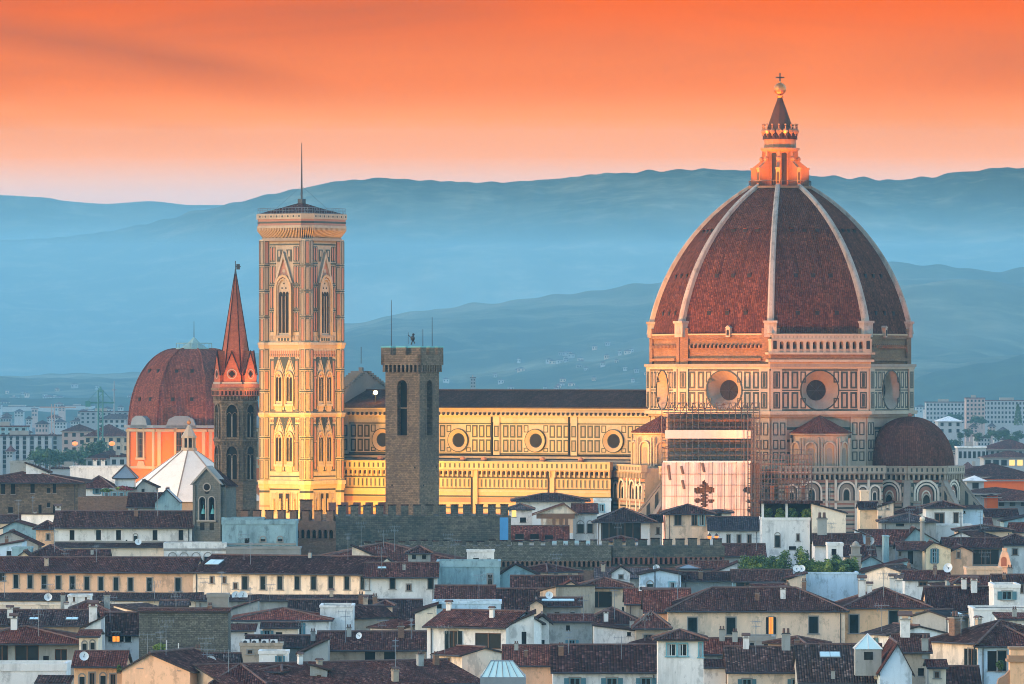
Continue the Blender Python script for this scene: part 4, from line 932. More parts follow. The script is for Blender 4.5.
for i in range(8):
    a = R(22.5+45*i)
    for (r0,z0),(r1,z1) in zip(prof,prof[1:]): mb.tube((r0*math.cos(a),r0*math.sin(a),z0),(r1*math.cos(a),r1*math.sin(a),z1),.28,0,5)
mdo = mb.build('dome',[M['dome_brown']],med)
uvl = mdo.data.uv_layers['uv'].data
for p in mdo.data.polygons:
    c = p.center; a = R(round((math.degrees(math.atan2(c.y,c.x)))/45)*45); t_ = Vector((-math.sin(a),math.cos(a),0))
    for li in p.loop_indices:
        v = mdo.data.vertices[mdo.data.loops[li].vertex_index].co; uvl[li].uv = (v.dot(t_), 1.2*v.z)
for k in range(-3,3):
    for t_,x in ((.22,-.4),(.22,.4),(.5,-.4),(.5,.4)):
        r = rm*(1-(1-rt/rm)*(1-math.cos(math.pi/2*t_))); z = Z0+hh*math.sin(math.pi/2*t_)
        o = link('roof_opening', ome, mdo); o.matrix_local = RZ(R(45*k)) @ T(x*r*.38,-r*C8,z)
mb = MB(); mb.cyl(rt+.2,rt+.2,zd1-.2,zd1+.3,16,0)
for i in range(16): a = 2*math.pi*i/16; mb.tube((rt*math.cos(a),rt*math.sin(a),zd1),(rt*math.cos(a),rt*math.sin(a),zd1+1.5),.09,0,4)
mb.lathe([(rt-.05,zd1+1.4),(rt+.08,zd1+1.4),(rt+.08,zd1+1.6),(rt-.05,zd1+1.6)],16,0); mb.lathe([(3.4,zd1+.3),(1.2,Z(341.5,DM)),(.4,Z(338,DM)),(.1,Z(337,DM))],8,0); mb.tube((0,0,Z(338,DM)),(0,0,Z(321,DM)),.12,1,5,.05)
mb.build('cap',[M['capgreen'],M['iron']],med)

# ================================================================ the hexagonal abbey tower
DA = 1070.0; sA = F/DA
bad = thing('abbey_tower', 'slim hexagonal stone bell tower with red pointed spire', 'bell tower', (X(235.5,DA),DA,0), R(-8))
ra = 3.62; zsp = Z(384,DA); spmat = masonry('red_spire_brick',[(.36,.10,.05),(.27,.075,.04)],(.2,.07,.04),.5,.18,.4,.4,.2,(.12,.04,.03),.5)
AM = [M['forte'],M['dark_fill'],M['red_merlon'],M['stone']]
def hfr(k, r): return RZ(R(60*k)) @ T(0,-r*math.cos(R(30)),0)
mb = MB(); mb.cyl(ra,ra,0,zsp-1.9,6,0,rot=R(0))
for k in range(6):
    mb.M = hfr(k,ra); h6 = ra/2
    for z in (Z(440,DA),Z(483,DA),Z(402,DA)): mb.box(-h6-.1,h6+.1,-.22,.1,z-.25,z+.25,0)
    for i in range(6): x = -h6+.3+i*(2*h6-.6)/5; mb.box(x-.13,x+.13,-.15,0,Z(440,DA)-.8,Z(440,DA)-.25,0); mb.box(x-.14,x+.14,-.3,0,Z(400,DA),Z(400,DA)+.7,0)
body = mb.build('shaft',AM,bad)
mb = MB()
for k in range(6):
    mb.M = hfr(k,ra); mb.box(-h6-.28,h6+.28,-.42,.3,Z(396,DA),Z(390,DA),2); mb.box(-h6-.35,h6+.35,-.55,.3,Z(390,DA),Z(388,DA),0); mb.box(-h6-.25,h6+.25,-.4,.3,Z(388,DA),Z(384,DA),2)
    for i in range(6): x = -h6+.2+i*(2*h6-.4)/5; mb.box(x-.16,x+.16,-.46,-.4,Z(395,DA),Z(391,DA),1)
mb.build('cornice',AM,bad)
for k in (-1,0,1):
    for py0,h_ in ((437,5.5),(479,5.6)):
        mb = MB(hfr(k,ra) @ T(0,0,Z(py0,DA))); mb.archring(0,0,1.9,h_,.28,-.3,-.02,0,True); mb.arch(0,0,1.9,h_,-.06,-.02,1,True)
        mb.cyl(.11,.11,0,h_-2,6,3,(0,-.12)); mb.archring(-.48,0,.72,h_-1.4,.12,-.2,-.05,0,True); mb.archring(.48,0,.72,h_-1.4,.12,-.2,-.05,0,True); mb.box(-1.2,1.2,-.35,0,-.35,0,0)
        mb.build('twin_window',AM,body)
mb = MB(); zt0 = Z(274,DA); rs = 3.15; mb.lathe([(rs,zsp),(.16,zt0)],6,0)
for i in range(6): a = R(60*i); mb.tube((rs*math.cos(a),rs*math.sin(a),zsp),(.16*math.cos(a),.16*math.sin(a),zt0),.13,1,5,.07)
sp = mb.build('spire',[spmat,M['roof_dark']],bad)
for k in range(6):
    mb = MB(hfr(k,rs+.55)); zz = Z(351,DA); mb.prism([(-1.45,zsp),(1.45,zsp),(1.45,zsp+1.4),(0,zz),(-1.45,zsp+1.4)],-.1,.5,0); mb.prism([(-1.75,zsp+1.5),(-1.5,zsp+1.5),(0,zz-.35),(1.5,zsp+1.5),(1.75,zsp+1.5),(0,zz+.12)],-.2,.0,1); mb.prism([(-1.6,zsp+1.5),(1.6,zsp+1.5),(0,zz)],.45,1.5,0)
    c = zsp+1.7
    for dx,dz in ((-.28,0),(.28,0),(0,.28),(0,-.28)): mb.dot(dx,c+dz,.28,-.16,2,10)
    mb.disc(0,c,.85,.7,-.2,-.2,3,16); mb.box(-1.7,1.7,-.2,.5,zsp,zsp+.35,3); mb.build('gable',[spmat,M['roof_dark'],M['dark_fill'],M['stone']],sp)
mb = MB(); mb.cyl(.24,.1,zt0-.3,zt0+.9,6,0); mb.tube((0,0,zt0),(0,0,Z(261,DA)),.07,0,5); mb.box(.15,.75,-.03,.03,Z(269.5,DA),Z(264,DA),0); mb.box(.05,.9,-.03,.03,Z(267,DA),Z(266.2,DA),0); mb.build('weather_vane',[M['iron']],sp)

# ================================================================ the crenellated palace and its tower
DG = 1060.0; sG = F/DG
tow = thing('watchtower', 'square brown stone watchtower with battlements and tall arched openings', 'tower', (X(412,DG),DG+2.5,0), R(-29))
hg = 3.3; zc0, zc1, zm = Z(372,DG), Z(356,DG), Z(347.5,DG)
GM = [M['forte'],M['dark_fill'],M['red_merlon'],M['copper'],M['iron']]
mb = MB()
for k in range(4):
    mb.M = RZ(R(90*k)) @ T(0,-hg,0); w = 1.9 if k%2 == 0 else 1.9; z0, z1 = Z(435.5,DG), Z(380,DG)
    mb.wall(-hg,hg,0,zc0+.3,[(-w/2,w/2,z0,z1)],0,1.1,0,0)
    A = mb.archpts(0,z1-1.3,w,1.3,n=8); h_ = len(A)//2
    mb.prism([(-w/2,z1)]+A[:h_+1]+[(0,z1)],0.0,1.0,0); mb.prism([(0,z1)]+A[h_:]+[(w/2,z1)],0.0,1.0,0); mb.box(-w/2-.3,w/2+.3,-.12,1.2,z0-.3,z0,0)
    mb.archring(0,z0,w,z1-z0,.3,-.08,-.0,0)
    mb.box(-w/2,w/2,1.05,1.15,z0,z1,1); mb.box(-.9,.9,.55,.7,Z(408,DG)-.12,Z(408,DG)+.12,0)
    for z,x in ((24,-1.2),(30.5,1.4),(36,-2),(27,2.1),(39,2.4)): mb.box(x-.14,x+.14,-.03,0,z,z+.28,1)
tb = mb.build('shaft',GM,tow)
mb = MB(); eg = hg+.55
for k in range(4):
    mb.M = RZ(R(90*k))
    mb.box(-eg,eg,-eg,-eg+.6,zc1-1.5,zc1+.2,0)
    for i in range(9): x = -hg+.1+i*(2*hg-.2)/8; mb.box(x-.16,x+.16,-eg+.02,-hg+.02,zc0,zc1-1.5,0)
    mb.poly([(-hg,-hg-.02,zc0),(hg,-hg-.02,zc0),(hg,-hg-.02,zc1-1.5),(-hg,-hg-.02,zc1-1.5)],1)  # near-black sheet, painted shade between the corbels
mb.box(-eg+.6,eg-.6,-eg+.6,eg-.6,zc1-1.5,zc1-1.2,0); mb.build('machicolation',GM,tow)
for k in range(4):
    for x in (-2.9,0,2.9):
        mb = MB(RZ(R(90*k))); mb.box(x-.92,x+.92,-eg,-eg+.55,zc1+.2,zm,0); mb.box(x-.98,x+.98,-eg-.06,-eg+.6,zm,zm+.18,1); mb.build('merlon',[M['forte'],M['copper']],tow)
for x,y,py in ((-2.8,-2.2,300),(1.2,1.5,329),(2.6,2.2,317)): mb = MB(); mb.tube((x,y,zc1-1),(x,y,Z(py,DG)),.09,0,5,.05); mb.build('antenna_mast',[M['iron']],tow)
mb = MB(T(.2,-.4,0) @ RZ(R(29))); zf = 0; mb.tube((0,0,-3),(0,0,0),.08,0,4); mb.M = mb.M @ T(0,0,Z(343,DG)) @ Matrix.Scale(.72,4); mb.sphere((.15,0,zf+1.1),.5,0,8,6,1.3); mb.sphere((.3,0,zf+2.0),.3,0,8,6); mb.tube((-.3,0,zf+1.3),(-.9,0,zf+1.9),.1,0,5); mb.tube((.1,0,zf+.6),(-.25,0,zf-.4),.14,0,5); mb.tube((.3,0,zf+.6),(.65,0,zf-.1),.14,0,5); mb.tube((-.9,0,zf+2.5),(-.9,0,zf-.2),.05,0,4)
mb.build('weather_vane',[M['iron']],tow)

def battlement(name, label, x0, D0_, x1, D1_, ytop, ynotch, mat, nm, thick=14, ymat=None, corb=None, far=None, cat='palace', mw=.55, base=0, jag=0):
    p0, p1 = (X(x0,D0_),D0_), (X(x1,D1_),D1_); L_ = math.hypot(p1[0]-p0[0],p1[1]-p0[1]); Dm = (D0_+D1_)/2
    t = thing(name,label,cat,(p0[0],p0[1],0),math.atan2(p1[1]-p0[1],p1[0]-p0[0])); zn, zt2 = Z(ynotch,Dm), Z(ytop,Dm)
    mb = MB(); mb.box(0,L_,0,thick,base,zn,0)
    if corb:
        ya, yb, nn = corb; z0, z1 = Z(yb,Dm), Z(ya,Dm); mb.box(0,L_,-.55,0,z1,zn-.02,0)
        for i in range(nn+1): x = .2+i*(L_-.4)/nn; mb.box(x-.16,x+.16,-.5,0,z0,z1,1)
        for i in range(nn):
            x = .2+(i+.5)*(L_-.4)/nn; r = (L_-.4)/nn/2-.16
            A = [(x+r*math.cos(math.pi*(1-q/5)), z1-r-.05+r*math.sin(math.pi*q/5)) for q in range(6)]
            mb.prism([(x-r,z1)]+A+[(x+r,z1)],-.5,0,1)
            mb.poly([(x-r,-.02,z0),(x+r,-.02,z0),(x+r,-.02,z1),(x-r,-.02,z1)],2)  # dark sheet painted in as shade under each corbel arch
        mb.box(0,L_,-.08,0,base,z0-.6,1)
    w_ = mb.build('wall',[mat,ymat or mat,M['dark_fill']],t)
    st = L_/nm
    for i in range(nm):
        mb = MB(); h_ = zt2-zn; j = (rnd.random()-.5)*jag; a = i*st+st*(1-mw)/2; mb.box(a,a+st*mw,0,.8,zn,zt2+j,0); mb.box(a-.06,a+st*mw+.06,-.06,.86,zt2+j,zt2+j+.16,1); mb.build('merlon',[mat,M['roof_dark']],t)
    if far:
        for i in range(far):
            a = i*st+st*.72; mb = MB(); mb.box(a,a+st*.56,thick-.8,thick,zn,zt2+.25,0); mb.build('merlon',[M['red_merlon']],t)
    return t
battlement('palace','dark mossy battlemented palace wall below the square watchtower',336,1046,511,1052,505.5,516,M['forte_cool'],14,16,far=9)
battlement('palace','reddish brick battlemented wing with arched corbels under the bell tower',226,1052,336,1046,511,520.5,M['forte_brick'],9,14,ymat=M['forte_brick'],corb=(529,538,19))
battlement('palace','long low ruined battlement of blackened stone crossing the middle of the town',362,1022,611,1026,541,546,M['rubble'],22,7,ymat=M['forte_brick'],corb=(561,567,52),jag=.5)
battlement('palace','dark battlemented wall with tiny corbels below the tarpaulin',612,1027,724,1030,539.5,546,M['forte_cool'],9,7,ymat=M['red_merlon'],corb=(557,564,22),mw=.66,jag=.2)
# purple-dark little turret top on the brick wing
mb = MB(); t = thing('roof_hut','small dark flat-topped hut on the brick battlement','hut',(X(306,1049),1049,0)); a = 5.6
mb.box(-5.6/1,5.6,0,3,Z(530,1049),Z(502,1049)-.2,0); mb.box(-1.1,1.1,.2,3,Z(502,1049)-.2,Z(500,1049),1)
mb = MB(); mb.box(-1,1,0,2,Z(522,1049),Z(500.5,1049),0); mb.build('wall',[M['forte_brick']],t); mb = MB(); mb.box(-1.15,1.15,-.15,2.15,Z(500.5,1049),Z(499.6,1049),0); mb.build('roof',[M['roof_dark']],t)

# ================================================================ small bell gable
DGb = 1040.0; sB = F/DGb
bg = thing('bell_gable','grey stone church bell gable with three arched openings','bell gable',(X(207,DGb),DGb,0),R(-18))
mb = MB(); hw = 2.35; z0, zs_, zp = 0, Z(483,DGb), Z(468.5,DGb); w = 1.05
zo0, zo1 = Z(520,DGb), Z(497,DGb)
mb.wall(-hw,hw,0,zs_,[(-1.35,-.3,zo0,zo1),(.3,1.35,zo0,zo1)],0,1.0,0,0); mb.wall(-hw,hw,0,zs_,[(-1.35,-.3,zo0,zo1),(.3,1.35,zo0,zo1)],2.2,.1,0,0)
for c in (-.825,.825):
    A = mb.archpts(c,zo1-.55,1.05,.55,n=8); h_ = len(A)//2
    for y in (0,2.0): mb.prism([(c-.525,zo1)]+A[:h_+1]+[(c,zo1)],y,y+.2,0); mb.prism([(c,zo1)]+A[h_:]+[(c+.525,zo1)],y,y+.2,0)
    mb.archring(c,zo0,1.05,zo1-zo0,.16,-.1,0,2)
mb.box(-hw,hw,.9,1.0,zo0-.5,zo1+.5,1)
mb.box(-hw,-hw+.02,0,2.2,0,zs_,0); mb.box(hw-.02,hw,0,2.2,0,zs_,0)
mb.prism([(-hw,zs_),(hw,zs_),(0,zp)],0,2.2,0); mb.prism([(-hw-.55,zs_-.3),(-hw,zs_-.1),(0,zp-.05),(hw,zs_-.1),(hw+.55,zs_-.3),(0,zp+.45)],-.35,2.5,2)
cz = Z(489.5,DGb); mb.dot(0,cz+.4,.55,-.03,1,16); mb.dot(0,cz-.35,.42,-.03,1,16); mb.disc(0,cz+.4,.75,.55,-.1,-.1,2,16); mb.box(-1.7,1.7,-.4,0,zo0-.25,zo0,2); mb.box(-hw-.1,-hw+.35,-.18,0,10,zs_-.3,0); mb.box(hw-.35,hw+.1,-.18,0,10,zs_-.3,0)
mb.box(-1.2,-.45,-.02,0,Z(530,DGb),Z(523,DGb),1); mb.box(.45,1.2,-.02,0,Z(530,DGb),Z(523,DGb),1)
gmm = masonry('grey_sandstone',[(.15,.145,.125),(.11,.11,.10)],(.09,.09,.08),.6,.32,.5,.5,.1,(.06,.07,.065),.6)
bw = mb.build('wall',[gmm,M['dark_fill'],M['stone']],bg)
mb = MB(); mb.box(hw-.1,hw+.9,.4,5,0,Z(487,DGb),0); mb.sheet([[(hw-2.3,.2,Z(470,DGb)),(hw+1.2,.2,Z(486,DGb)),(hw+1.2,5.2,Z(486,DGb)),(hw-2.3,5.2,Z(470,DGb))]],.25,1,2); mb.build('side_block',[gmm,M['roof_dark'],M['eave']],bg)
for c in (-.825,.825):
    mb = MB(T(c,.5,zo0+1.0)); mb.lathe([(.42,0),(.36,.25),(.24,.7),(.1,.9)],10,0); mb.tube((0,0,.9),(0,0,1.5),.05,0,4); mb.build('bell',[M['copper']],bw)

# ================================================================ floodlights
def spot(name, loc, tgt, power, col, ang=70, size=1.5, blend=.6):
    l = bpy.data.lights.new(name,'SPOT'); l.energy = power; l.color = col; l.spot_size = R(ang); l.spot_blend = blend; l.shadow_soft_size = size
    o = bpy.data.objects.new(name,l); sc.collection.objects.link(o); o.location = loc; d = Vector(tgt)-Vector(loc); o.rotation_euler = (-d).to_track_quat('Z','Y').to_euler(); return o
AMB, ORG, RED = (1.0,.45,.022), (1.0,.38,.035), (1.0,.26,.02)
def cw(x, y, z): v = Matrix.Translation((DOMX,DOMY,0)) @ RZ(R(-29)) @ Vector((x,y,0)); return (v.x,v.y,z)
tx, ty = X(301.7,DT), DT
K = 190.0
spot('tower_lamp', (tx-14,ty-32,24), (tx-1,ty-5,42), 98*K, AMB, 110)
spot('tower_lamp', (tx+24,ty-24,24), (tx+5,ty,42), 80*K, AMB, 110)
spot('tower_lamp', (tx-24,ty-50,24), (tx,ty,80), 190*K, ORG, 60)
spot('tower_lamp', (tx+42,ty-30,30), (tx,ty,78), 140*K, ORG, 50)
for x in (-92,-72,-52,-34): spot('nave_lamp', cw(x,-70,34), cw(x,-14,40), 132*K, AMB, 75)
spot('dome_lamp', cw(-60,-60,32), cw(-8,-22,62), 190*K, ORG, 60)
spot('dome_lamp', cw(-30,-75,30), cw(0,-24,68), 560*K, (1.0,.29,.05), 60)
spot('dome_lamp', cw(40,-78,26), cw(14,-22,66), 280*K, (1.0,.25,.045), 50)
spot('dome_lamp', cw(18,-85,28), cw(6,-25,48), 90*K, (1.0,.40,.14), 60)
for a in (-160,-115,-70,-25): spot('lantern_lamp', cw(11*math.cos(R(a)),11*math.sin(R(a)),94.5), cw(0,0,102), 17*K, (1.0,.25,.02), 90, .3)
spot('tribune_lamp', cw(2,-62,18), cw(0,-40,30), 14*K, (1.0,.40,.2), 110)
spot('tribune_lamp', cw(34,-44,16), cw(22,-30,28), 6*K, (1.0,.42,.18), 110)
mx, my = X(194,DM), DM
spot('chapel_lamp', (mx-16,my-34,20), (mx-6,my-14,27), 75*K, (1.0,.40,.08), 62)
spot('chapel_lamp', (mx+10,my-34,20), (mx+4,my-14,33), 66*K, (1.0,.30,.06), 75)
ax, ay = X(235.5,DA), DA
spot('spire_lamp', (ax+4.5,ay-6.5,50.6), (ax,ay,61), 10*K, (1.0,.36,.06), 85)
spot('spire_lamp', (ax-4,ay-6.5,50.6), (ax,ay,61), 3*K, (1.0,.32,.05), 85)
for a in (-150,-90,-30): spot('cone_fill_lamp', cw(4.6*math.cos(R(a-20)),4.6*math.sin(R(a-20)),104.2), cw(0,0,109), .8*K, (1.0,.35,.06), 100, .2)  # added lamps round the crown, put in to warm the cone
spot('baptistery_lamp', (X(165,1310),1310,36), (X(185,DB),DB,33), 70*K, (1.0,.60,.34), 60)
lp = bpy.data.lights.new('roof_lamp','POINT'); lp.energy = .7*K; lp.color = AMB; lp.shadow_soft_size = .4; lo = bpy.data.objects.new('roof_lamp',lp); sc.collection.objects.link(lo)
lo.location = (fl.location.x, fl.location.y-.9, fl.location.z+2.5)
# ================================================================ houses
_wc = {}
def win_mesh(kind, w, h):
    """window meshes stand on the wall plane y=0, outside is -y; origin at sill centre"""
    key = (kind, round(w,1), round(h,1))
    if key in _wc: return _wc[key]
    w, h = key[1], key[2]; L_ = []
    a = w/2
    mb = MB()
    if kind in 'dscblp':                     # stone surround with sill
        t = .16; mb.box(-a-t,-a,-.07,.05,0,h+t,0); mb.box(a,a+t,-.07,.05,0,h+t,0); mb.box(-a,a,-.07,.05,h,h+t,0); mb.box(-a-.28,a+.28,-.16,.05,-.14,0,0)
        fr = 2
    elif kind == 'a':
        mb.archring(0,0,w,h,.16,-.07,.02,0); mb.box(-a-.25,a+.25,-.14,.05,-.13,0,0)
    else:
        mb.box(-a-.1,a+.1,-.1,.1,-.1,0,0)
    smat = M['frame_blue'] if kind == 'b' else M['stone']
    L_.append(('window', mb, [smat]))
    mb = MB()                                # pane and its bars
    if kind == 'a': mb.arch(0,0,w,h,.12,.16,0)
    else: mb.box(-a,a,.16,.2,0,h,0)
    fm = 1
    if kind in 'dsbpv':
        mb.box(-a,-a+.07,.1,.16,0,h,1); mb.box(a-.07,a,.1,.16,0,h,1); mb.box(-.04,.04,.1,.16,0,h,1); mb.box(-a+.07,a-.07,.1,.16,h-.07,h,1); mb.box(-a+.07,a-.07,.1,.16,0,.07,1)
        if kind == 'b': mb.box(-a+.1,-a+.3*w,.14,.158,.05,h-.1,2)
        if kind == 'v':
            n = max(2,int(w/1.4))
            for i in range(1,n): x = -a+w*i/n; mb.box(x-.05,x+.05,.05,.16,0,h,1)
    if kind == 'l': mb.box(-.05,.05,.1,.16,0,h,1)
    pm = M['lit'] if kind == 'l' else M['lit_y'] if kind == 'y' else M['dark_fill'] if kind == 'r' else M['glass']
    L_.append(('pane', mb, [pm, M['frame_white'] if kind in 'b' else M['frame_blue'] if kind == 'p' else M['wood'], M['curtain']]))
    if kind in 'scpl':
        for s in (-1,1):
            mb = MB()
            if kind == 'c':
                x0, x1 = (-a,-.02) if s < 0 else (.02,a); mb.box(x0,x1,.02,.08,.02,h,0)
                for i in range(int(h/.22)): mb.box(x0+.1,x1-.1,0,.03,.1+i*.22,.2+i*.22,0)
            else:
                ww = a*.95; x0, x1 = (-a-.1-ww,-a-.1) if s < 0 else (a+.1,a+.1+ww)
                if kind == 'l': x0, x1 = (-a-.05-ww*1.15,-a-.05) if s < 0 else (a+.05,a+.05+ww*1.15)
                mb.box(x0,x1,-.14,-.08,0,h,0)
                for i in range(int(h/.22)): mb.box(x0+.08,x1-.08,-.17,-.14,.08+i*.22,.18+i*.22,0)
            L_.append(('shutter', mb, [M['shut_blue'] if kind == 'p' else M['shut']]))
    out = [(n_, m_.mesh(n_, mats)) for n_, m_, mats in L_]; _wc[key] = out; return out
def put_window(parent, mat4, kind, w, h, simple=False):
    L_ = win_mesh(kind, w, h); root = link('window', L_[0][1], parent); root.matrix_local = mat4
    for n_, me in L_[1:]: link(n_, me, root)
    return root
CAMP = Vector((0,0,H))
def chimney_meshes():
    r = []
    for mt,cap in (('white',0),('grey',1),('tan',0),('forte_brick',1)):
        mb = MB(); mb.box(-.5,.5,-.45,.45,-1.2,1.5,0); mb.box(-.6,.6,-.55,.55,1.5,1.62,1)
        if cap == 0:
            for x in (-.42,.42):
                for y in (-.38,.38): mb.box(x-.1,x+.1,y-.1,y+.1,1.62,1.95,0)
            mb.sheet([[(-.75,-.7,1.95),(.75,-.7,1.95),(.75,0,2.25),(-.75,0,2.25)],[(.75,.7,1.95),(-.75,.7,1.95),(-.75,0,2.25),(.75,0,2.25)]],.08,2,2)
        else:
            mb.box(-.48,.48,-.42,.42,1.62,1.7,3)
            for x in (-.25,.25): mb.cyl(.17,.14,1.7,2.2,8,2,(x,0))
        r.append(mb.mesh('chimney',[M[mt],M['stone'],M['ridge'],M['dark_fill']]))
    return r
CHM = chimney_meshes()
def ant_mesh(v):
    mb = MB(); hh = 2.6+.7*v; mb.tube((0,0,-.6),(0,0,hh),.035,0,4)
    for z,l,n in ((hh-.1,.9,5),(hh-.7,.6,4)):
        mb.tube((-l,0,z),(l,0,z),.025,0,3)
        for i in range(n): x = -l+2*l*i/(n-1); mb.tube((x,-.35,z),(x,.35,z),.02,0,3); mb.tube((x,0,z-.25),(x,0,z+.25),.02,0,3)
    return mb.mesh('antenna',[M['lead']])
ANT = [ant_mesh(v) for v in (0,1,2)]
def dish_mesh():
    mb = MB(Matrix.Rotation(R(72),4,'X')); mb.lathe([(.02,-.12),(.25,-.1),(.45,-.02),(.55,.06)],14,0); mb.tube((0,0,-.1),(0,.1,.6),.03,1,4); mb.M = Matrix.Identity(4); mb.tube((0,.1,-.9),(0,.1,.05),.05,1,5)
    return mb.mesh('satellite_dish',[M['dish'],M['iron']])
DISH = dish_mesh()
mb = MB(); mb.box(-.45,.45,-.2,.2,0,.75,0); mb.disc(-.1,.38,.28,.28,-.22,-.2,1,12); mb.dot(-.1,.38,.26,-.215,1,12); AC = mb.mesh('air_conditioner',[M['dish'],M['iron']])

HOUSES = []
def house(label, x0, x1, ye, yr, D, D1=None, dep=12, roof='x', wall='cream', tile='roof', win=(), ext=(), swin=(), ov=.55, name='house', cat='house', group=None,
          gut=True, ridgepos=.5, simple=False, zb=0, par=.5, hipk=1.0, soffit='eave', band=None):
    D1 = D if D1 is None else D1
    P0, P1 = (X(x0,D),D), (X(x1,D1),D1); w = math.hypot(P1[0]-P0[0],P1[1]-P0[1]); rot = math.atan2(P1[1]-P0[1],P1[0]-P0[0]); Dm = (D+D1)/2
    ze = Z(ye,Dm); dr = {'x':dep*ridgepos,'hip':dep/2,'y':0,'pyr':dep/2,'back':dep,'front':0}.get(roof,dep/2)
    zr = Z(yr, Dm+dr*math.cos(rot)) if yr is not None else ze
    t = thing(name,label,cat,(P0[0],P0[1],0),rot,group); MW = T(P0[0],P0[1],0) @ RZ(rot); MI = MW.inverted()
    c_, s_ = math.cos(rot), math.sin(rot)
    def ray(px, py): d = Vector(((px-CX)/F,1,-(py-YH)/F)); o = MI @ CAMP; d = MI.to_3x3() @ d; return o, d
    def onfront(px, py): o, d = ray(px,py); k = -o.y/d.y; p = o+d*k; return p.x, p.z, k
    def onside(px, py): o, d = ray(px,py); xx = w if rot < 0 else (w if o.x > w else 0); k = (xx-o.x)/d.x; p = o+d*k; return p.y, p.z, k, xx
    holes, wl = [], []
    for (px,py,wp,hp,kd) in win:
        lx_, lz, k = onfront(px,py); ww, hh = round(wp*k/F,1), round(hp*k/F,1); wl.append((lx_,lz-hh/2,ww,hh,kd))
        if kd == 'a': holes.append((lx_-ww/2,lx_+ww/2,lz-hh/2,lz+hh/2-ww/2))
        holes.append((lx_-ww/2,lx_+ww/2,lz-hh/2,lz+hh/2)) if kd != 'a' else None
    mb = MB(); mats = [M[wall] if isinstance(wall,str) else wall, M['stone']]
    holes = [h_ for h_ in holes if h_[0] > .05 and h_[1] < w-.05]
    mb.wall(0,w,zb,ze,holes,0,.22,0,0)
    zL = zR_ = ze; 
    if roof == 'hiL': zL = zr
    if roof == 'hiR': zR_ = zr
    zB = zr if roof == 'back' else ze
    if roof == 'front': 
        zB = ze; 
    # sides, back
    if roof in ('x','hip','pyr','y','flat','none'):
        for xx in (0,w):
            P = [(xx,0,zb),(xx,dep,zb),(xx,dep,ze),(xx,dep*ridgepos,zr),(xx,0,ze)] if roof == 'x' else [(xx,0,zb),(xx,dep,zb),(xx,dep,ze),(xx,0,ze)]
            mb.poly(P,0)
        mb.poly([(w,dep,zb),(0,dep,zb),(0,dep,ze),(w,dep,ze)],0)
        if roof == 'y':
            xr = w*ridgepos; mb.poly([(0,0,ze),(w,0,ze),(xr,0,zr)],0); mb.poly([(0,dep,ze),(w,dep,ze),(xr,dep,zr)],0)
    elif roof == 'back':
        for xx in (0,w): mb.poly([(xx,0,zb),(xx,dep,zb),(xx,dep,zr),(xx,0,ze)],0)
        mb.poly([(w,dep,zb),(0,dep,zb),(0,dep,zr),(w,dep,zr)],0)
    elif roof in ('hiL','hiR'):
        mb.poly([(0,0,ze),(w,0,ze),(w,0,zR_),(0,0,zL)] if True else [],0); mb.poly([(0,dep,zb),(w,dep,zb),(w,dep,zR_),(0,dep,zL)],0)
        mb.poly([(0,0,zb),(0,dep,zb),(0,dep,zL),(0,0,zL)],0); mb.poly([(w,0,zb),(w,dep,zb),(w,dep,zR_),(w,0,zR_)],0)
    if band:
        for by,bh in band: zz = Z(by,Dm); mb.box(-.05,w+.05,-.12,0,zz,zz+bh,1)
    mb.build('wall',mats,t)
    # roof
    R_ = MB(); o_ = ov; polys = []; caps = []
    if roof == 'x':
        sl_ = (zr-ze)/(dep*ridgepos); sb = (zr-ze)/(dep*(1-ridgepos)); yr_ = dep*ridgepos; g_ = .3
        polys = [[(-g_,-o_,ze-o_*sl_),(w+g_,-o_,ze-o_*sl_),(w+g_,yr_,zr),(-g_,yr_,zr)],[(w+g_,dep+o_,ze-o_*sb),(-g_,dep+o_,ze-o_*sb),(-g_,yr_,zr),(w+g_,yr_,zr)]]; caps = [((-g_,yr_,zr),(w+g_,yr_,zr))]
    elif roof == 'y':
        xr = w*ridgepos; sl_ = (zr-ze)/xr; sr = (zr-ze)/(w-xr); g_ = .3
        polys = [[(-o_,dep+g_,ze-o_*sl_),(-o_,-g_,ze-o_*sl_),(xr,-g_,zr),(xr,dep+g_,zr)],[(w+o_,-g_,ze-o_*sr),(w+o_,dep+g_,ze-o_*sr),(xr,dep+g_,zr),(xr,-g_,zr)]]; caps = [((xr,-g_,zr),(xr,dep+g_,zr))]
    elif roof in ('hip','pyr'):
        i_ = min(dep/2*hipk, w/2-.05); sl_ = (zr-ze)/(dep/2); e = ze-o_*sl_; A, B = (i_,dep/2,zr), (w-i_,dep/2,zr)
        c4 = [(-o_,-o_,e),(w+o_,-o_,e),(w+o_,dep+o_,e),(-o_,dep+o_,e)]
        polys = [[c4[0],c4[1],B,A],[c4[1],c4[2],B],[c4[2],c4[3],A,B],[c4[3],c4[0],A]]; caps = [(A,B),(c4[0],A),(c4[1],B),(c4[2],B),(c4[3],A)]
    elif roof == 'back':
        sl_ = (zr-ze)/dep; polys = [[(-.3,-o_,ze-o_*sl_),(w+.3,-o_,ze-o_*sl_),(w+.3,dep+.2,zr+.2*sl_),(-.3,dep+.2,zr+.2*sl_)]]
    elif roof == 'hiL': polys = [[(-.3,-.3,zL),(w+o_,-.3,ze),(w+o_,dep+.3,ze),(-.3,dep+.3,zL)]]
    elif roof == 'hiR': polys = [[(-o_,-.3,ze),(w+.3,-.3,zR_),(w+.3,dep+.3,zR_),(-o_,dep+.3,ze)]]
    elif roof == 'flat':
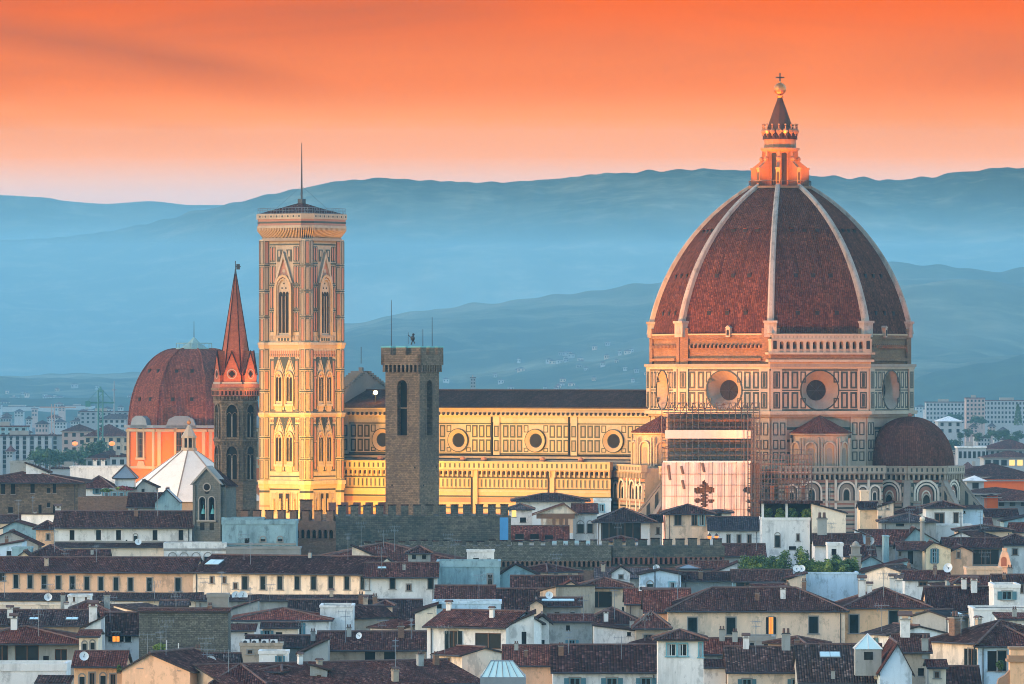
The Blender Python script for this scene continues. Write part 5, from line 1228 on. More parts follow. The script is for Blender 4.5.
        R_.box(-.1,w+.1,-.1,.3,ze,ze+par,2); R_.box(-.1,w+.1,dep-.3,dep+.1,ze,ze+par,2); R_.box(-.1,.3,.3,dep-.3,ze,ze+par,2); R_.box(w-.3,w+.1,.3,dep-.3,ze,ze+par,2)
        R_.poly([(0,0,ze+.05),(w,0,ze+.05),(w,dep,ze+.05),(0,dep,ze+.05)],1)
    up = .2
    polys = [[(p[0],p[1],p[2]+up) for p in P] for P in polys]
    if polys: R_.sheet(polys,.2,0,1)
    for a,b in caps: R_.tube((a[0],a[1],a[2]+up+.02),(b[0],b[1],b[2]+up+.02),.15,3,5)
    if gut and polys and roof in ('x','hip','pyr','back'):
        q0, q1 = polys[0][0], polys[0][1]; R_.tube((q0[0],q0[1]-.1,q0[2]-.12),(q1[0],q1[1]-.1,q1[2]-.12),.1,4,5)
        if soffit != 'eave': R_.box(0,w,-o_+.1,0,ze-.35,ze-.1,2)
    rf = R_.build('roof',[M[tile],M['eave'],mats[0],M['ridge'],M['iron']],t)
    if gut and roof in ('x','hip','back') and w > 7 and not simple:
        mb = MB(); xx = w-.6 if rnd.random() < .5 else .6; mb.tube((xx,-.1,zb),(xx,-.1,ze-.3),.07,0,5); mb.build('drainpipe',[M['iron']],t)
    # windows
    for lx_,lz,ww,hh,kd in wl:
        put_window(t, T(lx_,0,lz), kd, ww, hh)
    for (px,py,wp,hp,kd) in swin:
        ly, lz, k, xx = onside(px,py); hh = hp*k/F; ww = wp*k/F/max(.15,abs(s_)+.02)
        put_window(t, T(xx+(.16 if xx > 0 else -.16)*0,ly,lz-hh/2) @ RZ(R(90) if xx > 0 else R(-90)) @ T(0,-.18,0), kd, min(ww,2.5), hh)
    # things fixed on the roof
    def roof_at(px, py):
        o, d = ray(px,py); best = None
        for P in polys:
            for i in range(1,len(P)-1):
                h_ = geometry.intersect_ray_tri(Vector(P[0]),Vector(P[i]),Vector(P[i+1]),d,o,True)
                if h_ is not None and (h_-o).dot(d) > 0 and (best is None or (h_-o).length < (best[0]-o).length):
                    best = (h_, (Vector(P[i])-Vector(P[0])).cross(Vector(P[i+1])-Vector(P[0])).normalized())
        if best: return best
        k = ((dep*.5)-o.y)/d.y; p = o+d*k
        xx = min(max(p.x,.5),w-.5); return Vector((xx,min(dep*.5,dep-.5),min(p.z,max(ze,zr)))), Vector((0,0,1))
    for e_ in ext:
        kd, px, py = e_[0], e_[1], e_[2]; p, nrm = roof_at(px,py)
        if nrm.z < 0: nrm = -nrm
        if kd == 'ch':
            me = CHM[e_[3] if len(e_) > 3 else rnd.randrange(4)]; o = link('chimney',me,rf); s = (e_[4] if len(e_) > 4 else 1.0)*.85; o.scale = (s*.9,s*.9,s); o.location = (p.x,p.y,p.z)
        elif kd == 'an': o = link('antenna',rnd.choice(ANT),rf); o.location = p; o.rotation_euler = (0,0,rnd.random()*3)
        elif kd == 'di': o = link('satellite_dish',DISH,rf); o.location = p+Vector((0,0,.8)); s = e_[3] if len(e_) > 3 else 1; o.scale = (s,s,s); o.rotation_euler = (0,0,-rot+rnd.uniform(-.5,.5))
        elif kd == 'ac': o = link('air_conditioner',AC,rf); o.location = p; o.rotation_euler = (0,0,-rot)
        elif kd == 'sk':
            ws, hs = e_[3], e_[4]; q = nrm.to_track_quat('Z','Y').to_matrix().to_4x4(); xd = Vector((-nrm.y,nrm.x,0)).normalized() if abs(nrm.z) < .999 else Vector((1,0,0)); yd = nrm.cross(xd)
            Mx = Matrix(((xd.x,yd.x,nrm.x,p.x),(xd.y,yd.y,nrm.y,p.y),(xd.z,yd.z,nrm.z,p.z),(0,0,0,1)))
            mb = MB(Mx); mb.box(-ws/2,ws/2,-hs/2,hs/2,0,.1,1); mb.box(-ws/2+.08,-.04,-hs/2+.08,hs/2-.08,.1,.13,0); mb.box(.04,ws/2-.08,-hs/2+.08,hs/2-.08,.1,.13,0); mb.build('skylight',[M['glaz'],M['lead']],rf)
    # the small clutter every roof here carries
    if polys and D < 1130 and w > 5 and not simple and roof not in ('flat',):
        for i in range(int(rnd.random() < .6)+int(w > 11)+int(w > 24)):
            px = x0+(x1-x0)*rnd.uniform(.1,.9); py = (ye+(yr or ye))/2+rnd.uniform(-.35,.3)*abs(ye-(yr or ye)); p, _n = roof_at(px,py); u = rnd.random()
            if u < .62: o = link('antenna',rnd.choice(ANT),rf); o.location = p; o.rotation_euler = (0,0,rnd.random()*3)
            elif u < .95: o = link('chimney',CHM[rnd.randrange(4)],rf); s = rnd.uniform(.45,.7); o.scale = (s,s,s); o.location = p
            else: o = link('satellite_dish',DISH,rf); o.location = p+Vector((0,0,.7)); o.rotation_euler = (0,0,-rot+rnd.uniform(-.6,.6))
    HOUSES.append(t); return t

def row(xs, py, w, h, k): return [(x,py,w,h,k) for x in xs]

# ---- nearest rows (bottom of the picture)
house('pale grey terrace house with hipped roof above a white parapet',-40,80,642,628,770,dep=14,roof='hip',wall='grey',tile='roof_red',
      win=[(2,655,12,20,'v'),(27,655,24,20,'v'),(46,662,6,12,'r'),(61,658,12,18,'v')],ext=[('ch',14,629,0)],ov=1.6)
house('white parapet house with a lean-to of dark tiles at the lower left corner',-40,66,671,None,748,dep=8,roof='flat',wall='white',par=.9)
house('low dark tiled lean-to beside the white parapet',37,68,684,677,735,dep=6,roof='back',wall='grey',tile='roof_dark')
house('long mottled roof with two small vents behind the terrace house',-30,92,626,611.5,815,dep=15,roof='x',wall='tan',tile='roof_old',ext=[('ch',14,626,0,.8),('sk',72,619,1.6,1.2),('sk',34,619,1.2,1)])
house('higher hipped roof with a white box chimney and grey stack',40,128,622,602,850,dep=16,roof='hip',wall='tan',tile='roof',ext=[('ch',107,605,1),('di',36,603),('an',48,603),('ch',63,603,1,.8)])
house('white glazed dormer hut on the ridge beside the satellite dish',68,90,597,None,868,dep=5,roof='flat',wall='white',win=[(74,599,2.5,5,'v'),(86,598,2.5,5,'v')],par=.3)
house('white stepped gable house with tall chimney between two tiled roofs',84,101,629,617,805,dep=8,roof='hiR',wall='white',tile='roof_dark',ext=[('ch',93,620,0,1.3)],win=[(90,640,3,6,'a')])
house('small white arcade with two arches under the terrace roof',79,98,637,632,768,dep=8,roof='x',wall='pale',tile='roof_red',win=[(84.5,646,4.4,9,'a'),(92.5,645,4.4,9,'a')])
house('dark tiled house with a bright orange awning in its loggia',104,142,634,614,822,dep=10,roof='x',wall='white',tile='roof_dark',win=[(116,637,7,9,'l'),(128,638,6,8,'r')],ext=[('an',110,622)])  # orange awning is a glowing pane, its brightness put in as emission
house('peach gabled house with a plain blank front wall',122,190,671,654.5,722,D1=719,dep=12,roof='y',wall='peach',tile='roof',ridgepos=.42,ext=[('an',128,656),('an',166,655)],
      win=[(140,667,5,2,'r'),(179,669,2,3,'r')])
house('ochre house with arched niches and yellow door under dark eaves',74,124,666,653,727,dep=11,roof='x',wall='ochre',tile='roof_red',ov=.9,win=[(82,682,5,16,'a'),(92,682,5,18,'d'),(103,681,5,16,'a'),(113,682,5,16,'d')])
house('big windowless rubble stone building under a thin tile coping',139,228,612.5,610,802,dep=8,roof='x',wall='rubble',tile='roof_red',ov=.25,ext=[],gut=False)
house('white open box chimney stack on the corner of the stone building',207,228,597.5,None,806,dep=3,roof='flat',wall='stone',par=.5,cat='chimney',name='chimney_stack')
house('small pale roof hut with sloping grey lid on the stone building',161,187,606,602,808,dep=4,roof='x',wall='grey',tile='roof_grey',gut=False)
house('low mottled roof with a white satellite dish by the peach gable',176,236,676,655,728,dep=16,roof='x',wall='tan',tile='roof_old',ext=[('di',210,669,1.4),('ch',198,659,3,.9),('an',206,660)])
house('hipped dark roof at the foot of the stone building',214,262,684,666,715,dep=12,roof='hip',wall='ochre',tile='roof')
house('huge dark foreground roof spreading along the bottom edge',232,482,686,664,712,D1=726,dep=20,roof='x',wall='tan',tile='roof',ext=[('ch',300,664,0,.7),('ch',420,665,1,.9),('ch',436,664,3,.8)])
house('white house with terracotta hipped roof and turquoise door',233,329,620.5,609.5,868,dep=13,roof='hip',wall='white',tile='roof_red',win=[(299,630,6,14,'p'),(247,634,4,2.5,'r'),(279,635,6,3,'r')],ext=[('an',250,612)])
house('blank bright white block beside the terracotta hipped roof',320,353,607.5,None,876,dep=9,roof='flat',wall='white',par=.3)
house('small white lean-to with a red-brown roof by the stone building',226,254,631,625,858,dep=5,roof='back',wall='white',tile='roof_red',win=[(246,634,3,2,'r')])
house('little white kiosk with dark curved roof in the courtyard',262,298,628,624,853,dep=5,roof='x',wall='pale',tile='roof_dark',win=[(267,635,6,9,'p'),(279,634,7,4,'r')])
house('low dark gabled roof over grey green shed wall',246,326,647,637,812,dep=10,roof='x',wall='grey',tile='roof_dark',ext=[('ch',313,640,1,.8),('an',302,640)])
house('grey green shed with a bare sloping gable',300,328,655,638,795,dep=8,roof='hiR',wall='grey',tile='roof_dark')
house('row of pale air conditioner huts under the dark gabled roof',240,282,646,None,800,dep=4,roof='flat',wall='tan',par=.4,ext=[('ac',246,645),('ac',255,645),('ac',265,645),('ac',274,645)],win=[(250,652,5,4,'d'),(262,652,5,4,'d'),(273,652,5,4,'d')])
house('tiny white and yellow shed with a blue door',259,288,654,None,770,dep=4,roof='flat',wall='white',par=.4,win=[(280,660,4,8,'p')])
house('long dark roof with pots and antenna above an ochre wall',318,426,650,633,805,dep=12,roof='x',wall='tan',tile='roof',ext=[('ch',349,636,1,.8),('di',359,642,.8),('an',382,640),('ch',401,637,3,1.0)],
      win=[(370,656,10,8,'r'),(390,656,12,8,'r')])
house('ribbed grey purple roof behind the blank white block',288,420,628,601,905,dep=16,roof='x',wall='grey',tile='roof_old',ext=[('ch',375,605,3,.9),('ch',361,603,3,.9)])
house('white house with black shuttered window and wide green awning',427,506,626.5,612,792,D1=788,dep=12,roof='x',wall='white',tile='roof',win=[(453.5,640,9,18,'s'),(488,641,28,16,'v')],ext=[('ch',492,617,0,.7),('ch',436,612,0,.8)],ov=.8)
house('white gable end with a dark doorway right of the green awning',505,534,628,612,789,dep=11,roof='hiR',wall='white',tile='roof_dark',win=[(524,639,5,14,'r')])
house('narrow white gabled house with leaning bracket on its wall',533.5,549,622,616.5,800,dep=9,roof='y',wall='white',tile='roof_dark',ridgepos=.55,win=[(551-8,642,3,4,'r')])
house('low pale blue wall house behind the awning house',433,501,604,None,838,dep=7,roof='flat',wall='paleblue',par=.4,win=[(439,606,5,4,'r')])
house('cream curved-topped wall house with small dark loggia',415,436,614,604,830,dep=8,roof='hiR',wall='pale',tile='roof',win=[(430,611,4,4,'r')])
house('purple gabled roof under the stained blue green walls',436,494,602,587,880,dep=12,roof='x',wall='paleblue',tile='roof',ridgepos=.6)
house('dark roof sloping between blue wall and cream tower house',478,556,612,590,905,dep=15,roof='x',wall='grey',tile='roof_dark')
house('cream tower house with a broad dark picture window',581,628,587,579,905,dep=9,roof='hip',wall='cream',tile='roof_red',win=[(598.5,599.5,27,16,'v'),(623,609,2,4,'r')],ov=.9)
house('narrow cream gable with two small square windows',559.5,580.5,588,582,902,dep=9,roof='y',wall='cream',tile='roof_red',ridgepos=.55,win=[(563,594,4,6,'d'),(575,595.5,4,7,'d')])
house('squat grey house with a glass roof strip and arched window',541,581,606.5,599,882,dep=8,roof='x',wall='grey',tile='roof_dark',ext=[('sk',558,600.5,4.6,1.1)],win=[(572.5,613,4.5,6,'a'),(557,614,5,4,'d')])
house('cream front with rounded top beside the grey glass-roofed house',530,543,605,601,878,dep=8,roof='y',wall='cream',tile='roof_dark')
house('grey green plastered house with a small blue window',549,592,622,616,838,dep=8,roof='x',wall='grey',tile='roof_red',win=[(568,628,4,5,'r'),(572,643,6,6,'p')])
house('dark roofed house joining the grey green wall and tower house',584,641,624,609,852,dep=10,roof='hip',wall='tan',tile='roof_dark',ext=[('ch',606,621,0,.8)])
house('white shed with a sloping dark lid under the dark hip',594,640,632,625,826,dep=6,roof='hiL',wall='white',tile='roof_dark',win=[(629,634,4,4,'r')])
house('dark veranda house with orange brown wooden doors',636,668,628,613,822,dep=9,roof='hip',wall='tan',tile='roof',win=[(648,641,9,13,'d'),(660,641,6,13,'r')])
house('foreground roof with pale mortar lines above a peach wall',504,554,665.5,647,752,dep=13,roof='x',wall='peach',tile='roof_red',ext=[('ch',526,656,3,.5)])
house('long dark foreground roof over white wall with blue shutters',553,659,672,646.5,737,dep=16,roof='x',wall='white',tile='roof_dark',win=[(575,681.5,10,7,'p'),(612,681.5,10,7,'p'),(646,681.5,9,7,'p')],ext=[('ch',622,676,1,.8),('ch',561,655,3,.8)])
house('slender white tower house with a double blue window',658,703.5,639.5,631.5,722,dep=5.6,roof='hip',wall='white',tile='roof_old',win=[(671.5,650,8.5,12,'b'),(682.5,650,8.5,12,'b'),(700.6,650,2.6,14,'b')],ov=.6,gut=False)
house('long cream palazzo with one lit window and dark shutters',668,845,611,589,862,dep=18,roof='hip',wall='cream',tile='roof',hipk=.7,
      win=[(692.5,626,9,17,'c'),(731,626,9,17,'c'),(771,625.5,4.2,17,'l'),(813.5,625,9,17,'c')],ext=[('ch',783,598,0,.9),('ch',804,588,3,.8)])
house('golden ochre palazzo wing with three dark shuttered windows',845,929,608,589,864,dep=18,roof='hip',wall='ochre',tile='roof',hipk=.8,win=[(854,624,9,18,'c'),(893.5,620,9,18,'c'),(932-.5,620,2,10,'c'),(914,620,.1,.1,'r')][:2]+[(921,622,9,18,'c')],
      ext=[('ch',862,592,0,1.2),('ch',893,588,0,1.1),('ch',899,592,0,1.2),('an',897,602)])
house('peach sliver of wall under a red roof left of the palazzo',645,670,612,591,866,dep=14,roof='x',wall='peach',tile='roof_red')
house('reddish low roof behind the cream palazzo corner',626,690,604,590,885,dep=11,roof='x',wall='tan',tile='roof_red',ext=[('ac',642,591),('ch',645,598,0,.8)])
house('brown roofed house stepping down beside the ochre wing',929,992,611,588,872,dep=15,roof='x',wall='ochre',tile='roof',ext=[('ch',964,588,0,.9),('ch',974,591,0,1.1)])
house('front roof with pale ridge and white wall with blue shutters',728,803,672,648.5,731,dep=14,roof='x',wall='pale',tile='roof_old',win=[(747,683,9,8,'p'),(796,683,8,8,'p')],ext=[('ch',786,649,1,1.3),('ch',746,648,0,.9),('ch',797,649,3,.8)])
house('wide front roof with paired skylight and glass lantern',800,884,682,646,718,dep=17,roof='x',wall='pale',tile='roof_old',ext=[('sk',830,655,2.4,1.4),('ch',833,678,1,.6),('ch',876,678,0,.6)])
house('pale blue pointed gable in the foreground',880,912,672,645,712,dep=15,roof='y',wall='paleblue',tile='roof',ridgepos=.55,ov=.3)
house('small roof over grey retaining wall right of the tower house',703,742,654,640,748,dep=9,roof='x',wall='grey',tile='roof_red',ext=[('ch',735,641,1,.8),('ch',722,640,1,.9)])
house('low white annex with grey downpipe beside the tower house',704,726,668,661,735,dep=6,roof='back',wall='white',tile='roof_dark')
house('cream house with balcony and dark shutters under a broad hip roof',930,978,642,622,768,D1=760,dep=14,roof='hip',wall='pale',tile='roof',win=[(971,660,9,22,'s')],ext=[('ch',955,634,3,1.5),('ch',952,633,0,1.0),('an',961,636)])
house('balcony front with open dark door and hanging plants',978,1040,646,628,760,dep=13,roof='hip',wall='paleblue',tile='roof',win=[(992,661,9,20,'r'),(1002,661,8,20,'c')])
house('jumbled dark roof with a white square chimney beside the blue gable',896,930,652,636,742,dep=10,roof='x',wall='tan',tile='roof',ext=[('ch',905,636,0,1.5),('ch',930-5,650,1,1.0)],win=[(921,672,6,8,'r')])
house('small cream dormer house with tiny window near the blue gable',929,946,668,662,724,dep=6,roof='x',wall='pale',tile='roof_red',win=[(937,675,4,6,'d')])
house('dark sloping roof descending beside the cream balcony house',944,980,690,668,730,dep=10,roof='x',wall='pale',tile='roof_dark')
house('white flat-topped house with a pale blue window',994,1020,588,None,842,dep=9,roof='flat',wall='white',win=[(1007,595.5,9,8,'p')],par=.5)
house('broad dark-edged terrace below the white flat-topped house',974,1040,610.5,None,828,dep=10,roof='flat',wall='white',par=.3,win=[(1010,618,14,4,'r')])
house('white loggia strip with dark opening at the right edge',1000,1040,620,614,806,dep=9,roof='back',wall='white',tile='roof',win=[(1014,626,15,5,'r')])

# ---- middle rows
house('long peach building with a row of narrow dark windows',-40,193,572,558.5,965,D1=962,dep=14,roof='x',wall='peach',tile='roof',ov=.7,
      win=row((2,),577,5,8,'d')+[(x,581.5+i*.35,4.6,13,'c') for i,x in enumerate((16,30.2,44.2,58.4,72.4,86.8,100.8,116,130.5,149.5))]+[(178,585,5.5,14,'c')],ext=[('an',65,575)])
house('cream grey range continuing the peach building past its bend',193,366,573,557,962,D1=950,dep=14,roof='x',wall='pale',tile='roof',ov=.7,
      win=[(212,580,3.6,6.5,'d'),(224.4,580,3.6,6.5,'d'),(235.5,586,4,6,'d')]+row((245,263,280,297.3,313.7,331,347,363),583,5.6,13,'c'),ext=[('sk',214.5,562.5,2.4,2.2),('an',244,560),('ch',310,558,1,.6)])
house('dark covered gallery running below the peach building',-40,200,600,594,945,dep=6,roof='back',wall='pale',tile='roof_dark',ov=.9)
house('cream wall strip under the dark covered gallery',-40,140,605,None,930,dep=5,roof='flat',wall='pale',par=.2,win=[(15,610,8,4,'d')])
house('low brown roof strip beneath the cream grey range',196,372,601,596,930,dep=5,roof='back',wall='grey',tile='roof_dark',ext=[('di',236,601,1.2),('di',243,601,1.3),('an',204,600)])
house('slanting dark stair roof beside two satellite dishes',226,258,612,600,915,dep=5,roof='hiR',wall='grey',tile='roof_red')
house('white house with hipped purple roof and curved drainpipe',365,437,576.5,564,940,dep=12,roof='x',wall='white',tile='roof',win=[(392.5,583.5,5,11,'c'),(408.7,587.5,4,6,'d'),(430.5,583.5,5,11,'c'),(364+3,584,4,12,'c')],ext=[('sk',382,568,1.3,.8),('ch',404,570,1,.6)],ov=.9)
house('big purple hipped roof rising under the battlements',300,466,563,544,985,dep=18,roof='hip',wall='pale',tile='roof',hipk=1.6,ext=[('an',448,555)])
house('pale triangular dormer on the big purple roof',352,373,556.5,545.5,979,dep=5,roof='hiL',wall='pale',tile='roof')
house('tall blue green stained wall with small double window',437,500,567,None,948,dep=9,roof='flat',wall='teal',par=.9,win=[(490,580,4.5,11,'d')],ext=[('an',455,566)])
house('blue green stained gable sloping down to the right',500,537,575,565,952,dep=10,roof='y',wall='teal',tile='roof_dark',ridgepos=.42)
house('small white rooftop hut with black openings above the stained wall',467,494,552,None,965,dep=5,roof='flat',wall='white',win=[(476,560,6,4,'r'),(489,560.5,4,4,'r')],par=.3)
house('dark purple roof below the stained blue green gable',512,582,602,577,925,dep=14,roof='x',wall='grey',tile='roof_dark')
house('cloister range with recessed windows and long maroon roof',54,192,527,512.5,1040,dep=14,roof='x',wall='white',tile='roof',ov=.8,win=row((72,98.5,118.5,155,181),535,5,10,'r')+[(135.5,538,3.6,8,'a'),(126.5,541,2,2.5,'r')],band=[(544,.5)])
house('cream lower cloister wall under a dark cornice',54,168,547.5,544,1032,dep=6,roof='back',wall='pale',tile='roof_dark',ov=.6)
house('white parapet terrace on four round arches',164,226,549.5,None,1030,dep=7,roof='flat',wall='white',par=1.1,win=[(172.5,556.6,7.5,7.5,'a'),(184,556.6,7.5,7.5,'a'),(196,556.6,7.5,7.5,'a'),(208,556.6,7.5,7.5,'a')],band=[(550.5,.35)])
house('damp blue green terrace building with streaked walls',222,296,524.5,None,1032,dep=9,roof='flat',wall='teal',par=.7,win=[(247,541,5,6,'r'),(263,539,5,5,'a'),(280,539,5,5,'a')],band=[(545,.3)])
house('corrugated blue shed on top of the streaked terrace building',222,263,520,None,1036,dep=6,roof='flat',wall='teal',par=.4)
house('pale arcaded base with two round arches below the streaked terrace',226,300,549,None,1026,dep=6,roof='flat',wall='stone',par=.3,win=[(260,559,7.5,9,'a'),(272,559,7.5,9,'a')])
house('old stone palazzo with broad hipped roof at the left edge',-30,78,482.5,472,1190,dep=22,roof='hip',wall='forte',tile='roof',ov=1.3,win=[(3,489,4.5,10,'r'),(13,489,4.5,10,'r'),(32.5,488.5,4,9,'r'),(48.5,490.5,3.6,5,'r'),(54.5,488.5,3,9,'r'),(10.5,510,5,6,'r'),(48.5,505,3.4,5,'r'),(40,510,3,10,'r'),(54.5,510,3,10,'r')])
house('white attic with flat lid above the stone palazzo roof',10,30,463,None,1200,dep=8,roof='flat',wall='grey',par=.4)
house('white sloping attic with a tiny window on the palazzo roof',26,48,473,463,1198,dep=5,roof='hiL',wall='white',tile='roof_dark',win=[(44.5,475,3,3,'r')])
house('blue grey gable below the stone palazzo',3,36,528,522,1085,dep=10,roof='y',wall='teal',tile='roof',ridgepos=.36)
house('low maroon roofs spreading under the stone palazzo',-30,60,523,516,1120,dep=12,roof='x',wall='pale',tile='roof',ext=[('ch',58,517,0,1.2),('ch',35,517,0,.6)])
house('small house with an orange brown side wall and white edge',36,56,529,522,1070,dep=7,roof='hip',wall='ochre',tile='roof_dark',win=[(48,537,3,6,'d')])
house('grey gabled shed roof with broad blue slope',-20,38,545,532,1048,dep=8,roof='y',wall='grey',tile='roof',ridgepos=.52)
house('house with maroon lean-to roof at the left edge',-30,22,551,541,1015,dep=10,roof='hiR',wall='paleblue',tile='roof',win=[(9,553,5,5,'r')])
house('ruined blue grey wall stump beside the maroon lean-to',12,31,549,None,1005,dep=4,roof='flat',wall='teal',par=.3)
house('dark maroon hip roof below the cloister wall',30,68,556,546,1005,dep=9,roof='hip',wall='pale',tile='roof')
house('thin dark roof overlapping the cloister base',66,108,556.5,551,1002,dep=5,roof='x',wall='pale',tile='roof_dark')
house('bare brown stone wall block behind the cloister range',78,131,498,None,1150,dep=10,roof='flat',wall='forte_brick',par=.2,gut=False)
house('round shouldered blue grey wall left of the bell gable',155,180,503,490,1100,dep=6,roof='y',wall='teal',tile='lead',ridgepos=.45,ov=.1)
house('double purple roof before the white pyramid',128,168,507,494,1125,dep=12,roof='x',wall='grey',tile='roof',ext=[('ch',168,496,1,.9),('ch',174,497,1,.9)])
house('white cottage with blue shutters below the orange drum',82,112,488,477,1290,dep=12,roof='hip',wall='white',tile='roof_red',win=[(97,491,4,6,'p')])
house('terrace house with red flowering boxes and white blinds',102,138,491,None,1270,dep=8,roof='flat',wall='grey',par=.5,win=row((106,114,121,129),495,4,5,'b'))
house('small grey stone house right of the flowering terrace',137,156,487,481,1265,dep=8,roof='y',wall='grey',tile='roof_dark',ridgepos=.3,win=[(143,491,3,4,'r')])
house('white conical canopy roof left of the orange drum',115,134,477,466,1300,dep=6,roof='pyr',wall='white',tile='lead')
house('pale flat-topped house with two chimneys left of the orange drum',70,124,468,None,1380,dep=10,roof='flat',wall='white',par=.4,ext=[('ch',95,467,0,1.1),('ch',103,467,0,1.1)])

# ---- roofs between the battlements and the cathedral
house('wide white house with a stepped flat dark roof before the nave',516,585,500.5,494.5,1165,dep=10,roof='hip',wall='white',tile='roof_dark',ov=1.0)
house('white cube with a yellow lit door by the battlement end',509,532,509.5,505,1120,dep=7,roof='hip',wall='white',tile='roof_grey',win=[(514,513,4.5,8,'y'),(523,520,6,5,'r')])
house('white loggia house with two round arches',573,597,513,505,1112,dep=9,roof='x',wall='white',tile='roof_red',win=[(580.5,527,6,12,'a'),(590,527,5,12,'a')])
house('white dormer tower with a blue window behind the loggia',594,611,501,None,1140,dep=6,roof='flat',wall='white',win=[(601.5,508,5,7,'b')],par=.4)
house('house with dark glazed veranda under a hip roof',599,650,520.5,509,1108,dep=12,roof='hip',wall='white',tile='roof_dark',ov=1.3,win=[(621,531,40,18,'v')])
house('white narrow wing at the right of the glazed veranda',650,662,522,516,1110,dep=9,roof='x',wall='white',tile='roof_dark',win=[(658,531,2,6,'d')])
house('cream square house with hipped roof before the tarpaulin',666,711,513.5,505.5,1105,dep=11,roof='hip',wall='cream',tile='roof_dark',ov=1.0,win=[(678,520,7,11,'d'),(694.5,520,5,11,'d'),(701.5,520,5,11,'b'),(708,520,2,7,'d')])
house('small open roof pavilion behind the cream square house',708,731,513,511,1125,dep=6,roof='hip',wall='pale',tile='roof_dark',win=[(718,515.5,6,4,'d')])
house('white house with grey blue roof and three tall windows',709,760,530,518,1098,dep=12,roof='x',wall='white',tile='roof_grey',win=[(728.5,539,3.4,8.5,'d'),(739,539,3.4,8.5,'d'),(749.3,539,3.4,8.5,'d')])
house('thin house end with small window right of the grey blue roof',752,764,526,517,1104,dep=9,roof='hiL',wall='pale',tile='roof',win=[(760,537,2,5,'d')])
house('white tower house with arched window and planted roof terrace',762,810,520.5,None,1065,dep=10,roof='flat',wall='white',par=.5,win=[(777.5,540,4.6,14.5,'a'),(798,537.5,2.5,6.5,'d'),(792.5,548,7,3.5,'r')])
house('tall cream side wing with sloping roof beside the planted terrace',812,846,514,503,1064,dep=11,roof='hiL',wall='pale',tile='roof_dark',ov=.3)
house('maroon low roof beneath the white tower house',718,765,556,545,1050,dep=10,roof='x',wall='grey',tile='roof')
house('maroon roof with turquoise window strip under the roof garden',733,792,581.5,571,985,dep=10,roof='x',wall='teal',tile='roof',win=[(745,586,18,7,'v'),(771,586,26,7,'v')])
house('pale yellow gable under the roof garden',788,806,580,573,980,dep=8,roof='hiR',wall='cream',tile='roof')
house('pale blue garden wall house with a thin drainpipe',803,858,574,None,990,dep=12,roof='flat',wall='paleblue',par=.3)
house('red brown roof under the tall cream side wing',815,862,545,535,1040,dep=10,roof='x',wall='white',tile='roof',ext=[('ch',822,533,1,2.0)])
house('small white parapet house with dark doorway by the garden',828,843,546,None,1025,dep=6,roof='flat',wall='white',par=.5,win=[(834,552,5,6,'r')])
house('blue and white gabled house with a round dark arch',640,681,575,570.5,985,dep=9,roof='y',wall='paleblue',tile='roof_dark',ridgepos=.48,win=[(650,584,6,6,'a'),(672,586,5,8,'b')])
house('long grey roof left of the blue and white gable',596,648,578,569,1000,dep=10,roof='x',wall='pale',tile='roof_grey')
house('dark low roof with a long gutter right of the blue gable',682,735,581,573,990,dep=9,roof='x',wall='grey',tile='roof_dark')
house('white sloping stair wall with a dark roof near the roof garden',714,737,574,562,1005,dep=8,roof='hiR',wall='white',tile='roof',win=[(733,567,2,6,'r')])
house('pale metal roofed attic between the low dark roofs',680,698,569,566,1010,dep=6,roof='hip',wall='grey',tile='lead')
house('roof of mixed red tiles behind the blue gable',690,728,569,562,1015,dep=8,roof='x',wall='tan',tile='roof_red')

# ---- right-hand cluster
house('yellow tower house with small dark windows',860,878,509,503,1130,dep=9,roof='x',wall='yellow',tile='roof_dark')
house('cream wing with three small windows beside the yellow tower house',878,893.5,508,502,1126,dep=9,roof='hiR',wall='cream',tile='roof_dark',win=[(879.5,507,2.6,5,'d'),(887.5,507,2.4,5,'d'),(880,519,3,5,'d')])
house('pale square chimney tower over the yellow tower house',861,869,492,None,1135,dep=5,roof='flat',wall='cream',par=.3)
house('black roofed low house in front of the yellow tower house',882,936,522,514.5,1095,dep=9,roof='hip',wall='grey',tile='roof_grey',win=[(900,525,8,3,'r')])
house('white house with two dark windows below the apse',926,963,508,502,1115,dep=9,roof='hip',wall='white',tile='roof_dark',win=[(939.5,518.5,9,11,'d'),(956,518,4.5,10,'d')])
house('pale blue side wall right of the white house below the apse',963,983,509,506,1118,dep=8,roof='back',wall='paleblue',tile='roof_dark',win=[(964.5,512,1.6,2,'r')])
house('white lower wing with sloped parapet under the white house',934,972,526,None,1100,dep=6,roof='flat',wall='white',par=.3)
house('black roofed terrace house with turquoise window and air conditioner',958,1012,531,526,1082,dep=9,roof='hip',wall='cream',tile='roof_dark',win=[(967,536.5,9,6,'b'),(983,537,5,6,'d')],ext=[])
house('maroon roof with grey gable left of the round-topped post',862,922,545,531,1060,dep=12,roof='x',wall='grey',tile='roof')
house('blue grey gable house with a sloping roof line',904,936,541,529,1056,dep=9,roof='y',wall='teal',tile='roof_dark',ridgepos=.35)
house('grey house with a tall dark blue door',898,926,550,543,1042,dep=9,roof='x',wall='grey',tile='roof',win=[(910.5,557,5.5,14,'r'),(900,554,2.5,4,'d')])
house('yellow gabled house with a tall blue window',926,951,549,543,1032,dep=10,roof='y',wall='yellow',tile='roof',ridgepos=.3,win=[(934.5,556,3.8,14,'p')])
house('peach gabled house with a slit window',951,972.5,552,547,1035,dep=10,roof='y',wall='peach',tile='roof_red',ridgepos=.5,win=[(958.5,554,2.6,8,'d')])
house('long dark roof above a black glazed veranda',945,1002,548,539,1050,dep=11,roof='x',wall='grey',tile='roof',win=[(986,557,26,15,'v')])
